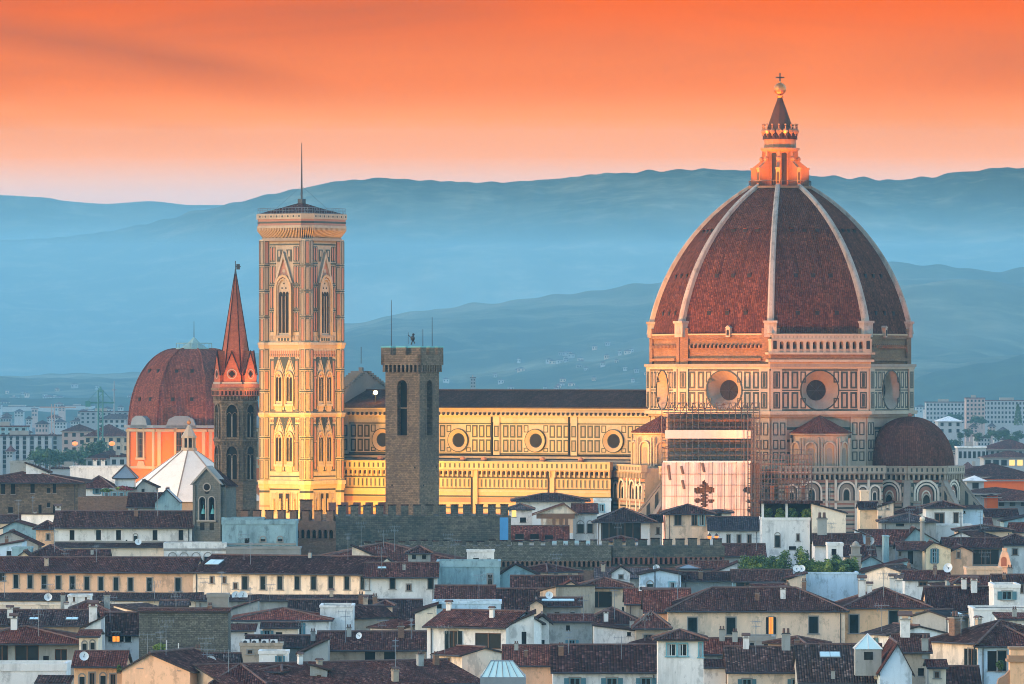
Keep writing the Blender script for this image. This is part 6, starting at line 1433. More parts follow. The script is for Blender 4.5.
house('dark roof stepping up to the right edge',996,1040,545,535,1062,dep=12,roof='hip',wall='white',tile='roof_dark',win=[(1015,552,5,6,'d')])
house('red tiled lean-to roof over a blue green wall',855,908,574,560,1010,dep=9,roof='hiR',wall='teal',tile='roof_red',win=[(870.5,580,7,11,'d')])
house('white low wall house with grey roof below the red lean-to',905,950,580,572,972,dep=9,roof='x',wall='white',tile='roof_red',win=[(923,584,8,4,'d')],ext=[('di',948,573,1.4),('ch',935,574,3,.8)])
house('flat pale terrace house with a peach side wall',967,1002,570,None,992,dep=7,roof='flat',wall='peach',par=.4)
house('tiled house with a blue chimney in front of the pale terrace',952,1024,590,577,952,dep=12,roof='x',wall='white',tile='roof',ext=[('ch',1010,577,1,1.0),('an',985,578)])
house('dark roofed white house at the right edge under the lit niche',994,1040,583,576,905,dep=8,roof='x',wall='white',tile='roof_dark',win=[(1022,589,3,8,'d')])
house('maroon roof behind the pale chimney tower',845,875,556,546,1035,dep=8,roof='x',wall='cream',tile='roof',ext=[('ch',868,545,3,1.0),('di',872,536,1.3)])
house('small white roof hut with pyramid lid beside the maroon roof',856,870,538,530,1045,dep=5,roof='hiL',wall='paleblue',tile='lead')
house('blue tall sliver house right of the maroon roof',884,889,537,None,1030,dep=5,roof='flat',wall='teal',par=.2)
house('small blue gabled house behind the palazzo chimneys',862,880,562,557,1022,dep=7,roof='y',wall='teal',tile='roof')
house('white and red jumble house right of the orange lit court',960,992,526,519,1210,dep=9,roof='x',wall='peach',tile='roof')
house('grey blue long wall below the orange lit court',986,1018,517,510,1240,dep=9,roof='x',wall='grey',tile='roof_dark')
house('pale green sloping wall at the right edge below the court',1004,1040,522,513,1150,dep=9,roof='hiR',wall='teal',tile='roof_grey')
house('curved maroon roof house right of the black roofed terrace house',1012,1040,532,524,1100,dep=9,roof='x',wall='pale',tile='roof')

# ---- small houses, dormers and sheds wedged between the larger roofs
house('little peach attic with a dark door poking from the big foreground roof',262,280,672,667,722,D1=721,dep=5,roof='hip',wall='peach',tile='roof',win=[(271,678,4,9,'r')])
house('narrow grey dormer shed on the foreground roof, right of the shrub terrace',310,327,671,664,721,dep=5,roof='hiL',wall='grey',tile='roof_red',win=[(319,677,4,4,'d')])
house('small red-roofed house tucked behind the foreground roof ridge',436,462,655,648,770,D1=766,dep=7,roof='x',wall='pale',tile='roof_red',win=[(449,661,5,6,'d')])
house('white shed with a slanted lid left of the awning house',404,424,629,622,835,D1=838,dep=6,roof='hiR',wall='white',tile='roof_red',win=[(412,636,4,6,'p')])
house('tan gabled house with one shutter among the ribbed roofs',326,350,617,608,888,D1=884,dep=8,roof='y',wall='tan',tile='roof',win=[(338,624,4,7,'c')])
house('tiny cream roof hut with an open arch on the ribbed roof',378,392,606,602,900,dep=4,roof='pyr',wall='cream',tile='roof_red',win=[(385,611,5,6,'a')])
house('pale lean-to with two windows under the peach building',140,172,612,605,905,D1=909,dep=6,roof='back',wall='pale',tile='roof_old',win=[(149,618,4,6,'d'),(162,618,4,6,'d')])
house('small ochre gable wedged beneath the dark gallery',92,112,610,603,912,dep=7,roof='y',wall='ochre',tile='roof_dark',win=[(102,615,3,5,'d')])
house('skewed maroon roof cottage left of the slender tower house',634,656,644,636,760,D1=754,dep=8,roof='x',wall='cream',tile='roof',win=[(645,652,5,7,'s')])
house('low grey roof terrace with a white rail between palazzo and tower house',745,775,641,None,800,dep=6,roof='flat',wall='stone',par=.6,win=[(752,645,4,4,'r'),(766,645,4,4,'r')])
house('small yellow dormer with a red lid before the cream palazzo',806,826,644,638,778,D1=781,dep=6,roof='hip',wall='yellow',tile='roof_red',win=[(816,650,5,6,'d')])
house('crooked white cottage with blue shutter before the ochre wing',866,890,634,626,795,D1=789,dep=8,roof='x',wall='white',tile='roof_old',win=[(876,642,5,8,'p')])
house('grey shed roof with a skylight right of the white chimney',946,968,617,611,835,D1=838,dep=6,roof='x',wall='grey',tile='roof_grey',ext=[('sk',957,614,1.4,1)])
house('white attic with a square window over the stepped brown roof',956,976,583,577,895,dep=5,roof='hip',wall='white',tile='roof_red',win=[(966,588,5,5,'d')])
house('small peach house with slanting roof below the black roofed terrace house',930,950,592,584,935,D1=930,dep=7,roof='hiL',wall='peach',tile='roof',win=[(938,598,3,5,'d')])
house('pale cream cottage with twin windows before the pale blue garden wall',768,800,592,585,950,D1=955,dep=7,roof='x',wall='pale',tile='roof_red',win=[(777,597,4,6,'s'),(791,597,4,6,'s')])
house('white dormer with dark lid on the grey roof beside the blue gable',612,630,573,567,992,dep=5,roof='y',wall='white',tile='roof_dark',win=[(621,577,4,4,'d')])
house('slim tan house with a stepped side left of the cream tower house',540,556,592,586,900,D1=897,dep=7,roof='hiR',wall='tan',tile='roof',win=[(548,599,3,6,'d')])
house('small red hip roof between the stained walls and the ruined battlement',548,578,572,565,990,D1=994,dep=8,roof='hip',wall='pale',tile='roof_red',win=[(556,577,3,5,'d'),(570,577,3,5,'d')])
house('grey attic with two dark openings on the roof under the battlements',408,430,553,547,968,dep=5,roof='hip',wall='grey',tile='roof_dark',win=[(414,557,4,4,'r'),(424,557,4,4,'r')])
house('white cottage under the old stone palazzo with a red lean-to',60,84,520,514,1105,D1=1112,dep=8,roof='hiL',wall='white',tile='roof_red',win=[(70,526,3,5,'d')])
house('small yellow gable squeezed beside the maroon hip roof',14,34,560,552,990,dep=7,roof='y',wall='yellow',tile='roof',win=[(24,565,3,4,'d')])
house('pale house with blue door among dark roofs left of the right-hand veranda',905,922,573,566,985,D1=990,dep=7,roof='x',wall='pale',tile='roof_old',win=[(913,579,4,7,'p')])
house('red roofed dormer in front of the glazed veranda house',606,636,541.5,537,1062,dep=6,roof='hip',wall='cream',tile='roof_red',win=[(615,545,4,3,'r')])
house('small white house with a tilted roof below the white house under the apse',980,1004,540,532,1075,D1=1082,dep=7,roof='x',wall='white',tile='roof_red',win=[(988,545,4,5,'d')])
house('low maroon roofed house wedged right of the yellow tower house',892,918,514,508,1140,D1=1134,dep=8,roof='x',wall='pale',tile='roof',win=[(904,518,4,5,'d')])
# ================================================================ trees and shrubs
def leaf_cloud(n, rx, ry, rz, leaf, seed, clumps=9, mats=3):
    r = random.Random(seed); mb = MB(); cs = []
    for i in range(clumps):
        while True:
            p = Vector((r.uniform(-1,1),r.uniform(-1,1),r.uniform(-1,1)))
            if .25 < p.length < 1: break
        cs.append((Vector((p.x*rx*.72,p.y*ry*.72,p.z*rz*.72)), r.uniform(.28,.5), r.choice((0,0,1,1,2))))
    for i in range(n):
        c, k, m_ = r.choice(cs)
        d = Vector((r.gauss(0,1),r.gauss(0,1),r.gauss(0,1))).normalized()*(r.random()**.45)
        p = c+Vector((d.x*rx*k,d.y*ry*k,d.z*rz*k)); a = Vector((r.gauss(0,1),r.gauss(0,1),r.gauss(0,.7))).normalized(); b = a.cross(Vector((r.gauss(0,1),r.gauss(0,1),r.gauss(0,1)))).normalized()
        s = leaf*r.uniform(.6,1.4)
        mb.add([p-a*s-b*s*.45,p+a*s*.2-b*s*.6,p+a*s+b*s*.3,p-a*s*.2+b*s*.6],[(0,1,2,3)],m_ if r.random() < .75 else r.randrange(3))
    return mb
LEAVES = [M['leaf_dark'],M['leaf'],M['leaf_light']]
def trunk_mesh(h, r, seed):
    q = random.Random(seed); mb = MB(); mb.tube((0,0,-.5),(0,0,h*.6),r,0,7,r*.7); mb.tube((0,0,h*.6),(q.uniform(-.4,.4),q.uniform(-.4,.4),h*1.15),r*.7,0,6,r*.3)
    for i in range(5): a = q.uniform(0,6.28); z = h*q.uniform(.5,.9); mb.tube((0,0,z),(math.cos(a)*h*.4,math.sin(a)*h*.4,z+h*.35),r*.4,0,5,r*.12)
    return mb.mesh('trunk',[M['bark']])
TREE = []
for i in range(4):
    mb = leaf_cloud(900,4.2,4.2,3.8,.42,50+i,12); TREE.append((mb.mesh('crown',[M['leaf_dark'],M['leaf_dark'],M['leaf']]), trunk_mesh(6,.35,i)))
CONE = []
mb = MB(); q = random.Random(5)
for i in range(900):
    t = q.random()**.8; r_ = 1.9*(1-t)**.8+.15; a = q.uniform(0,6.28); p = Vector((r_*math.cos(a)*q.uniform(.6,1.05),r_*math.sin(a)*q.uniform(.6,1.05),t*13)); u = Vector((q.gauss(0,1),q.gauss(0,1),q.gauss(0,1))).normalized()*.4; v = Vector((q.gauss(0,1),q.gauss(0,1),q.gauss(0,1.5))).normalized()*.35
    mb.add([p-u,p-v,p+u,p+v],[(0,1,2,3)],q.randrange(2))
CONE = (mb.mesh('crown',[M['leaf_dark'],M['leaf']]), trunk_mesh(3,.25,9))
def tree(px, py_top, py_base, D, label, group=None, kind=0, wide=1.0):
    zt_, zb_ = Z(py_top,D), Z(py_base,D); h = zt_-zb_; t = thing('tree',label,'tree',(X(px,D),D,zb_),rnd.uniform(0,6.28),group)
    cr_, tr_ = CONE if kind == 'c' else TREE[kind%4]
    if kind == 'c': s = h/13; o = link('crown',cr_,t); o.scale = (s*wide,s*wide,s); o2 = link('trunk',tr_,t); o2.scale = (s,s,s)
    else:
        s = h/9.6; o = link('crown',cr_,t); o.scale = (s*wide,s*wide,s); o.location = (0,0,h*.6); o2 = link('trunk',tr_,t); o2.scale = (s,s,s)
    return t
def shrub(px, py_top, py_base, D, wpx, label, seed, light=False, name='shrub', group=None):
    h = Z(py_top,D)*-1+0; zt_, zb_ = Z(py_top,D), Z(py_base,D); h = zt_-zb_; w = wpx*D/F
    t = thing(name,label,'shrub',(X(px,D),D,zb_),0,group)
    mb = leaf_cloud(int(900+420*w),w/2,min(w/2,1.8),h*.52,.15,seed,18); mb2 = MB(); mb2.v = [v+Vector((0,0,h*.5)) for v in mb.v]; mb2.f = mb.f; mb2.m = mb.m
    mb2.build('foliage',[M['leaf'],M['leaf_light'],M['leaf_light']] if light else LEAVES,t)
    mb = MB()
    for i in range(4): a = i*1.6; mb.tube((.15*math.cos(a),.15*math.sin(a),-.2),(w*.25*math.cos(a),.4*math.sin(a),h*.7),.05,0,5,.02)
    mb.build('stem',[M['bark']],t); return t
# roof garden (its deck carries them)
DR = 996.0
gd = thing('roof_deck','flat planted roof deck behind the pale blue garden wall','roof deck',(X(742,DR),DR-2,0)); zdk = Z(577.5,DR)
mb = MB(); mb.box(0,X(858,DR)-X(742,DR),0,11,0,zdk,0); mb.build('slab',[M['grey']],gd)
for i,(px,pt,w,lt,lab) in enumerate([(752,552,20,0,'dense dark green shrub at the left end of the roof garden'),(768,554,18,0,'dark green shrub second from the left in the roof garden'),(784,549,14,0,'tall loose grey green shrub in the roof garden before the white tower house'),
      (802,546,13,0,'thin tall young tree-like shrub by the satellite dishes'),(812,558,12,1,'small light green shrub beside the two dishes'),(822,556,18,1,'bright yellow green round bush in the roof garden'),(838,552,16,0,'dark shrub right of the yellow green bush'),(851,555,12,0,'dark shrub at the right end of the roof garden'),(827,562,12,1,'low yellow green bush in front of the round one'),(776,561,16,0,'low dark shrub in front of the tall loose one'),(760,560,16,0,'low broad dark bush near the left end of the roof garden'),(843,562,13,0,'low dark bush near the right end of the roof garden')]):
    shrub(px,pt+1,577.5,DR-(1 if i > 7 else -1.5),w*1.55,lab,100+i,lt)
for px in (796.5,801.5):
    t = thing('satellite_dish','left one of two white satellite dishes before the roof garden' if px < 800 else 'right one of two white satellite dishes before the roof garden','satellite dish',(X(px,984),984,Z(568.5,984)))
    mb = MB(Matrix.Rotation(R(72),4,'X')); mb.lathe([(.02,-.12),(.25,-.1),(.45,-.02),(.58,.06)],14,0); mb.build('dish',[M['dish']],t); mb = MB(); mb.tube((0,.1,Z(584,984)-Z(568.5,984)),(0,.1,.05),.05,0,5); mb.build('post',[M['iron']],t)
# planted pergola on the white tower house
DP = 1066.0
pg = thing('pergola','dark flat pergola roof over plants on the white tower house','pergola',(X(761,DP),DP,Z(520.2,DP))); L_ = X(821,DP)-X(761,DP); hh = Z(503.5,DP)-Z(520.2,DP)
mb = MB(); mb.box(-.3,L_+.3,-.6,6,hh,hh+.4,0); mb.build('roof',[M['roof_dark']],pg)
for x in (0,X(785,DP)-X(761,DP),L_-1.6): mb = MB(); mb.box(x+.1,x+.5,.1,.5,0,hh,0); mb.build('post',[M['white']],pg)
mb = MB(); mb.box(0,L_,3.6,3.8,0,hh,0); mb.build('dark_back_sheet',[M['dark_fill']],pg)  # near-black sheet, shade under the pergola roof put into colour
for i in range(4): shrub(767+i*13.2,507.5,520.0,DP+1.2,12.5,['leafy box plant at the left end under the pergola','second leafy box plant under the pergola, left of its middle post','third leafy box plant under the pergola, right of its middle post','leafy box plant at the right end under the pergola'][i],200+i,i%2)
# loggia with open posts
DL = 1110.0
lg = thing('loggia','open timber-posted loggia with a broad tiled gable roof','loggia',(X(541,DL),DL,0)); L_ = X(573,DL)-X(541,DL); zr_, ze_ = Z(505,DL), Z(513.5,DL)
mb = MB(); mb.prism([(-1.2,ze_),(L_+.6,ze_),(L_*.72,zr_)],0,.25,0); mb.build('gable',[M['pale']],lg)
mb = MB(); mb.sheet([[(-1.6,9,ze_-.2),(-1.6,-.4,ze_-.2),(L_*.72,-.4,zr_+.25),(L_*.72,9,zr_+.25)],[(L_+1,-.4,ze_-.1),(L_+1,9,ze_-.1),(L_*.72,9,zr_+.25),(L_*.72,-.4,zr_+.25)]],.22); mb.box(-.8,L_+.3,0,.3,ze_-.9,ze_,1); mb.build('roof',[M['roof_red'],M['wood']],lg)
for px in (544.5,554,561,566.5): x = X(px,DL)-X(541,DL); mb = MB(); mb.box(x-.28,x+.28,0,.5,Z(533,DL),ze_-.9,0); mb.build('post',[M['pale'] if px in (544.5,) else M['wood']],lg)
mb = MB(); mb.box(L_-1.6,L_,.1,8,Z(540,DL),ze_-.5,0); mb.box(0,L_,8.5,8.8,Z(540,DL),ze_,1); mb.box(-.5,L_,-.2,9,0,Z(533,DL),1); mb.build('wall',[M['peach'],M['white']],lg)
house('low red-brown roof with white gables below the open loggia',508,568,541,527,1095,dep=8,roof='x',wall='white',tile='roof_red',win=[(519.5,536.5,8.5,5,'r'),(534.5,536.5,8.5,5,'r'),(549,537.5,8,4.5,'r')],ov=.3)
t = thing('canopy','long pale turquoise canopy sheet on posts behind the ruined battlement','canopy',(X(547,1085),1085,0)); mb = MB(); w_ = X(590,1085)-X(547,1085); mb.box(0,w_,0,2,Z(543.5,1085),Z(541,1085),0); mb.build('sheet',[M['glaz']],t); mb = MB(); [mb.tube((x,.5,0),(x,.5,Z(543.5,1085)),.08,0,5) for x in (.3,w_/2,w_-.3)]; mb.build('post',[M['iron']],t)
t = thing('tarpaulin_strip','upright bright blue tarpaulin strip at the end of the mossy battlement','tarpaulin',(X(504,1044),1044,0)); mb = MB(); mb.box(-.7,.7,0,.2,Z(540,1044),Z(517.5,1044),0); mb.build('sheet',[plain('blue_tarpaulin',(.06,.25,.5),.6,.2)],t)
# glazed roof lanterns
DQ = 716.0
t = thing('roof_lantern','bulging turquoise glass roof lantern on the big foreground roof','roof lantern',(X(503,DQ),DQ,Z(677.5,DQ))); hw, hh = 2.5, Z(661.5,DQ)-Z(677.5,DQ); mb = MB()
P = [(-hw,0,0),(hw,0,0),(hw,3.4,.2),(-hw,3.4,.2)]; Q = [(-hw*.55,1,hh),(hw*.45,1,hh),(hw*.45,2.2,hh),(-hw*.55,2.2,hh)]
for i in range(4): mb.poly([P[i],P[(i+1)%4],Q[(i+1)%4],Q[i]],0)
mb.poly(Q,0); mb.build('glazing',[M['glaz']],t); mb = MB()
for i in range(7): u = i/6; mb.tube((-hw+2*hw*u,-.03,0),(-hw*.55+hw*u,.97,hh+.03),.045,0,4)
for i in range(4): mb.tube(P[i],P[(i+1)%4],.06,0,4); mb.tube(Q[i],Q[(i+1)%4],.05,0,4)
mb.box(-hw-.1,hw+.1,-.1,3.5,-2.5,0,0); mb.build('frame',[M['lead']],t)
DQ = 717.0
t = thing('roof_lantern','white pointed pyramid glass lantern on a square kerb','roof lantern',(X(867.5,DQ),DQ-2,Z(648.5,DQ))); hw = 1.6; hh = Z(633.5,DQ)-Z(648.5,DQ); mb = MB(); P = [(-hw,0,0),(hw,0,0),(hw,2*hw,0),(-hw,2*hw,0)]
for i in range(4): mb.poly([P[i],P[(i+1)%4],(0,hw,hh)],0)
mb.build('glazing',[M['glaz']],t); mb = MB(); 
for p in P: mb.tube(p,(0,hw,hh),.06,0,4)
mb.tube((0,0,0),(0,hw,hh),.04,0,4); mb.build('frame',[M['frame_white']],t); mb = MB(); mb.box(-hw+.12,hw-.12,.12,2*hw-.12,-3,0,0); mb.box(-.5,.5,.06,.12,-1.2,-.3,1); mb.build('kerb',[M['grey'],M['glass']],t)
# big ornate chimney, round-topped post, corner chimney
t = thing('ornate_chimney','tall pale two-stage chimney with cornices above the red lean-to','chimney',(X(856,1015),1015,0)); mb = MB(); s = 1015/F
mb.box(-5*s,5*s,0,1.6,0,Z(556,1015),0); mb.box(-6*s,6*s,-.2,1.8,Z(556,1015),Z(554.5,1015),0); mb.box(-4.2*s,4.2*s,.1,1.5,Z(554.5,1015),Z(547,1015),0); mb.box(-5.4*s,5.4*s,-.1,1.7,Z(547,1015),Z(545.5,1015),0); mb.lathe([(.62,Z(545.5,1015)),(.5,Z(543,1015)),(.1,Z(541,1015))],10,0,(0,.8)); mb.build('stack',[M['stone']],t)
t = thing('post','tall stone post topped by a pale ball before the black roofed house','post',(X(922.3,1054),1054,0)); mb = MB(); mb.cyl(.42,.36,0,Z(522,1054),10,0); mb.cyl(.55,.55,Z(522,1054),Z(521,1054),10,0); mb.build('shaft',[M['stone']],t); mb = MB(); mb.sphere((0,0,Z(519,1054)),.46,0,12,8); mb.build('ball',[M['pale']],t)
t = thing('corner_chimney','massive ochre stone chimney with moulded cap at the bottom right corner','chimney',(X(1019,700),700,0)); mb = MB(); s = 700/F
mb.box(-9*s,9*s,0,2.2,0,Z(662,700),0); mb.box(-12*s,12*s,-.3,2.5,Z(662,700),Z(659.5,700),1); mb.box(-10.5*s,10.5*s,-.15,2.3,Z(659.5,700),Z(655.5,700),1); mb.box(-8.5*s,8.5*s,.05,2.1,Z(655.5,700),Z(649.5,700),0); mb.box(-10*s,10*s,-.1,2.2,Z(649.5,700),Z(647,700),1)
mb.build('stack',[M['ochre'],plain('ochre_stone',(.36,.21,.12),.85,.35)],t); mb = MB(); mb.prism([(-26*s,Z(700,700)),(-9*s,Z(700,700)),(-9*s,Z(670,700)),(-13*s,Z(675,700)),(-20*s,Z(679,700))],.2,1.6,0); mb.build('scroll',[plain('ochre_scroll',(.30,.18,.11),.85,.35)],t)
t = thing('shrine','peach ornamental chimney niche glowing orange among dark roofs','shrine',(X(1005,1030),1030,0)); mb = MB(); s = 1030/F
mb.box(-4.5*s,4.5*s,0,2,0,Z(560,1030),0); mb.prism([(-6.5*s,Z(567,1030)),(6.5*s,Z(567,1030)),(4*s,Z(556,1030)),(2.5*s,Z(552,1030)),(-2.5*s,Z(552,1030)),(-4*s,Z(556,1030))],-.2,1.8,0); mb.box(-2.2*s,2.2*s,.1,1.5,Z(552,1030),Z(548,1030),0); mb.arch(-.2,Z(566,1030),.9,1.5,-.24,-.2,1); mb.build('niche',[M['peach'],M['terracotta']],t)
l = bpy.data.lights.new('niche_lamp','POINT'); l.energy = 60; l.color = (1,.4,.1); l.shadow_soft_size = .2; o = bpy.data.objects.new('niche_lamp',l); sc.collection.objects.link(o); o.location = (X(1005,1026),1026.5,Z(563,1026)); 
# orange street lanterns on the battlement
for i,px in enumerate((709.5,716.5)):
    t = thing('lantern','left one of two glowing orange lamps on the battlement end' if i == 0 else 'right one of two glowing orange lamps on the battlement end','lamp',(X(px,1031),1031,Z(546,1031)-.1)); mb = MB(); mb.tube((0,0,0),(0,0,1.2),.09,0,5); mb.build('post',[M['iron']],t); mb = MB(); mb.cyl(.22,.34,1.2,1.75,6,0); mb.cyl(.36,.05,1.75,2.2,6,1); mb.build('lamp',[M['bulb_o'],M['iron']],t)
# thin roof poles and aerials standing free on terraces
for px,py,pb,D,lab in ((655,552,600,985,'thin dark utility pole in front of the blue and white gable'),(679,567,600,980,'thin dark pole right of the blue and white gable'),(961,511.5,541,1052,'thin reddish pole before the black roofed terrace house'),(146,656,690,724,'tall thin aerial mast beside the peach gable'),(166.5,640,676,735,'white aerial mast in front of the rubble stone building'),(178.5,643,676,735,'short white pole in front of the rubble stone building')):
    t = thing('pole',lab,'pole',(X(px,D),D,Z(pb,D)-3)); mb = MB(); h = Z(py,D)-Z(pb,D)+3; mb.tube((0,0,0),(0,0,h),.11,0,6,.07); mb.build('shaft',[M['frame_white'] if D < 740 else M['iron']],t); mb = MB(); mb.tube((-.5,0,h-.4),(.5,0,h-.4),.04,0,4); mb.tube((-.35,0,h-.9),(.35,0,h-.9),.04,0,4); mb.build('crossbar',[M['iron']],t)

# ================================================================ the far town
_fw = {}
def far_window(w, h, lit=0):
    k = (round(w,1),round(h,1),lit)
    if k not in _fw:
        mb = MB(); mb.box(-w/2,w/2,-.06,.04,0,h,0); mb.box(-w/2-.12,w/2+.12,-.12,-.0,-.14,0,1); _fw[k] = mb.mesh('window',[M['lit_y'] if lit else M['glass'],M['stone']])
    return _fw[k]
def block(label, x0, x1, ye, yb, D, wall, nx=0, ny=0, roof='flat', tile='roof', yr=None, group=None, dep=14, lit=(), ww=None, cat='building', rot=0):
    a, b = X(x0,D), X(x1,D); w = b-a; ze, zb_ = Z(ye,D), Z(yb,D); t = thing('building' if cat == 'building' else 'house',label,cat,(a,D,0),rot,group)
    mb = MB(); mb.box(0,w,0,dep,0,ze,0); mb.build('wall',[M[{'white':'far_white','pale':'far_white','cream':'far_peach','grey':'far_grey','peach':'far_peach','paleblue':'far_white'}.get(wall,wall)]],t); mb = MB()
    if roof == 'flat': mb.box(-.4,w+.4,-.4,dep+.4,ze,ze+.6,0); mb.box(w*.3,w*.55,dep*.3,dep*.6,ze+.6,ze+2.4,1)
    else:
        zr = Z(yr,D+dep/2) if yr else ze+2.5; i_ = min(dep/2,w/2-.1) if roof == 'hip' else -.4; e = ze-.2
        c4 = [(-.8,-.8,e),(w+.8,-.8,e),(w+.8,dep+.8,e),(-.8,dep+.8,e)]; A, B = (max(i_,-.8),dep/2,zr),(w-max(i_,-.8),dep/2,zr)
        mb.sheet([[c4[0],c4[1],B,A],[c4[1],c4[2],B],[c4[2],c4[3],A,B],[c4[3],c4[0],A]],.25,0,1)
    mb.build('roof',[M[tile],M['stone']],t)
    if nx and ny:
        ph = (ze-zb_)/ny
        for j in range(ny):
            for i in range(nx):
                wx = ww or min(1.6,w/nx*.5); o = link('window',far_window(wx,ph*.52,1 if (i,j) in lit else 0),t); o.location = ((i+.5)*w/nx,-.02,zb_+j*ph+ph*.22)
    return t
# left: apartment slabs, sheds
t = block('white apartment block with tall pale piers between dark window strips',-14,62,436,470,2950,'grey',0,0,dep=14)
s = 2950/F
for px in (1,8,14,21,28,36,43,50):
    mb = MB(); mb.box((px+14-1.6)*s,(px+14+1.8)*s,-1,0,0,Z(438,2950),0); mb.build('pier',[M['far_white']],t)
for px in (-3,4.5,11,17.5,24.5,32,39.5,46.5,55):
    for j in range(7): o = link('window',far_window(1.5,1.6),t); o.location = ((px+14)*s,-.02,Z(468,2950)+j*2.2)
block('blue green flat block on top of the white apartment block',-14,27,427,436,3000,'teal',6,2)
block('pink brown corner building right of the apartment block',62,94,431,460,2880,'peach',4,4,'hip','roof',424,dep=18)
block('long white industrial shed nearest to the horizon',-14,55,407,416,7500,'white',0,0,dep=60); block('second white shed right of the long one',63,92,406,414,7600,'white',0,0,dep=60)
block('grey office block behind the crane',80,128,412,424,4300,'grey',9,3); block('pale block with dark windows left of the tiled dome',98,136,419,433,3700,'white',7,3,'hip','roof_grey',414)
block('maroon roofed hall below the crane',84,130,436,452,2800,'tan',6,2,'hip','roof',424,dep=26); block('low maroon roof by the orange drum',86,132,458,470,2350,'grey',6,1,'hip','roof',450,dep=22)
block('low white hall with flat lid before the park',52,88,469,480,2150,'paleblue',0,0,'flat',dep=16)
block('pale tall block right of the low white hall',110,126,457,476,2100,'white',2,2)
gl = 'far houses on the plain left of the orange drum'
lab = 'small hazy far house on the plain left of the orange drum'
r = random.Random(11)
for i in range(46):
    py = r.uniform(396,452); D = 36*F/(py-373); px = r.uniform(-10,134); w = r.uniform(5,14)
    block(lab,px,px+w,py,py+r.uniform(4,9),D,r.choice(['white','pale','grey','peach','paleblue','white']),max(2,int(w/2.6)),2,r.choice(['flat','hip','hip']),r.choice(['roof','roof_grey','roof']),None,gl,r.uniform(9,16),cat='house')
gl = 'far houses on the plain right of the apse dome'; lab = 'small hazy far house on the plain right of the apse dome'
for i in range(58):
    py = r.uniform(397,470); D = 36*F/(py-373); px = r.uniform(905,1028); w = r.uniform(6,16)
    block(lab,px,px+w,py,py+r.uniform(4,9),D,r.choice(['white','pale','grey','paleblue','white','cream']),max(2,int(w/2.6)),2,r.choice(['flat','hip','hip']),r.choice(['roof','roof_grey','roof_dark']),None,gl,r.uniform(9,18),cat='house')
block('large pale housing block with blue bands right of the pink tower block',983,1040,401,424,4400,'paleblue',16,5); block('pink tower block on the far right plain',966,985,398.5,424,4350,'peach',5,6); block('long white topped housing block left of the pink tower block',926,968,402.5,424,4500,'paleblue',12,5)
block('pale gabled barn-like house right of the drum',938,962,421,434,3300,'pale',3,2,'hip','white',416,dep=24)
t = block('white villa with a row of tall windows right of the apse dome',958,986,448,461,2450,'white',6,1,'flat','white',ww=1.1); block('lower maroon roofed wing behind the white villa',984,1040,449,458,2550,'grey',10,1,'hip','roof',439,dep=30)
block('long maroon roofed house with two yellow lit windows',984,1040,457,468,2280,'pale',7,1,'hip','roof',450.5,dep=20,lit=((3,0),(4,0)),ww=2.0)
block('maroon roofs block above the orange lit wall',952,1040,476,484,1780,'tan',0,0,'hip','roof',463,dep=30)
block('long orange lit facade at the right edge below a maroon roof',984,1040,479.5,488,1640,'orange',0,0,'hip','roof_dark',474,dep=16); block('small white hut before the orange lit facade',967,984,480,491,1600,'white',1,1,'hip','white',475.5,dep=8)  # facade's orange light is partly painted in as wall colour
block('orange lit stub wall left of the white hut',948,962,480.5,487,1660,'orange',0,0,'hip','roof_dark',477,dep=8)  # orange wall colour stands in for lamplight
block('dark roofs row before the orange lit facade',958,1040,493,500,1480,'grey',8,1,'hip','roof',487,dep=22)
block('orange lit round court behind dark roofs',987,998,496,506,1330,'orange',0,0,'hip','roof_dark',494,dep=8)  # court's orange glow put into the wall colour, beside its lamp
block('maroon roofed row with white skylights at the right edge',996,1040,500,508,1380,'grey',4,1,'hip','roof',489,dep=24)
block('maroon roofed house left of the white villa',918,960,470,480,1950,'white',6,1,'hip','roof',461,dep=20)
from mathutils.bvhtree import BVHTree
SLOPE_BVH = BVHTree.FromPolygons([v.co.copy() for v in SLOPE.data.vertices],[tuple(p.vertices) for p in SLOPE.data.polygons])
gl = 'village houses at the foot of the hills'; lab = 'tiny pale village house at the foot of the blue hills'
for i in range(90):
    px = r.choice([r.uniform(345,650),r.uniform(540,650),r.uniform(345,650),r.uniform(0,130)]); D = r.uniform(8400,10200); w = r.uniform(3,7.5); hit = SLOPE_BVH.ray_cast(Vector((X(px,D),D,3000)),Vector((0,0,-1)))[0]
    if hit is None: continue
    py = YH+(H-hit.z-r.uniform(4,7))*F/D
    block(lab,px,px+w,py,py+3,D,r.choice(['white','pale','grey','tan']),2,1,'hip',r.choice(['roof','roof_grey']),None,gl,12,cat='house')
for px,py,h,D,lab in ((473,376,12,4800,'pale square tower block rising behind the nave roof'),):
    block(lab,px-2.5,px+2.5,py+2,py+h,D,'grey',2,3)
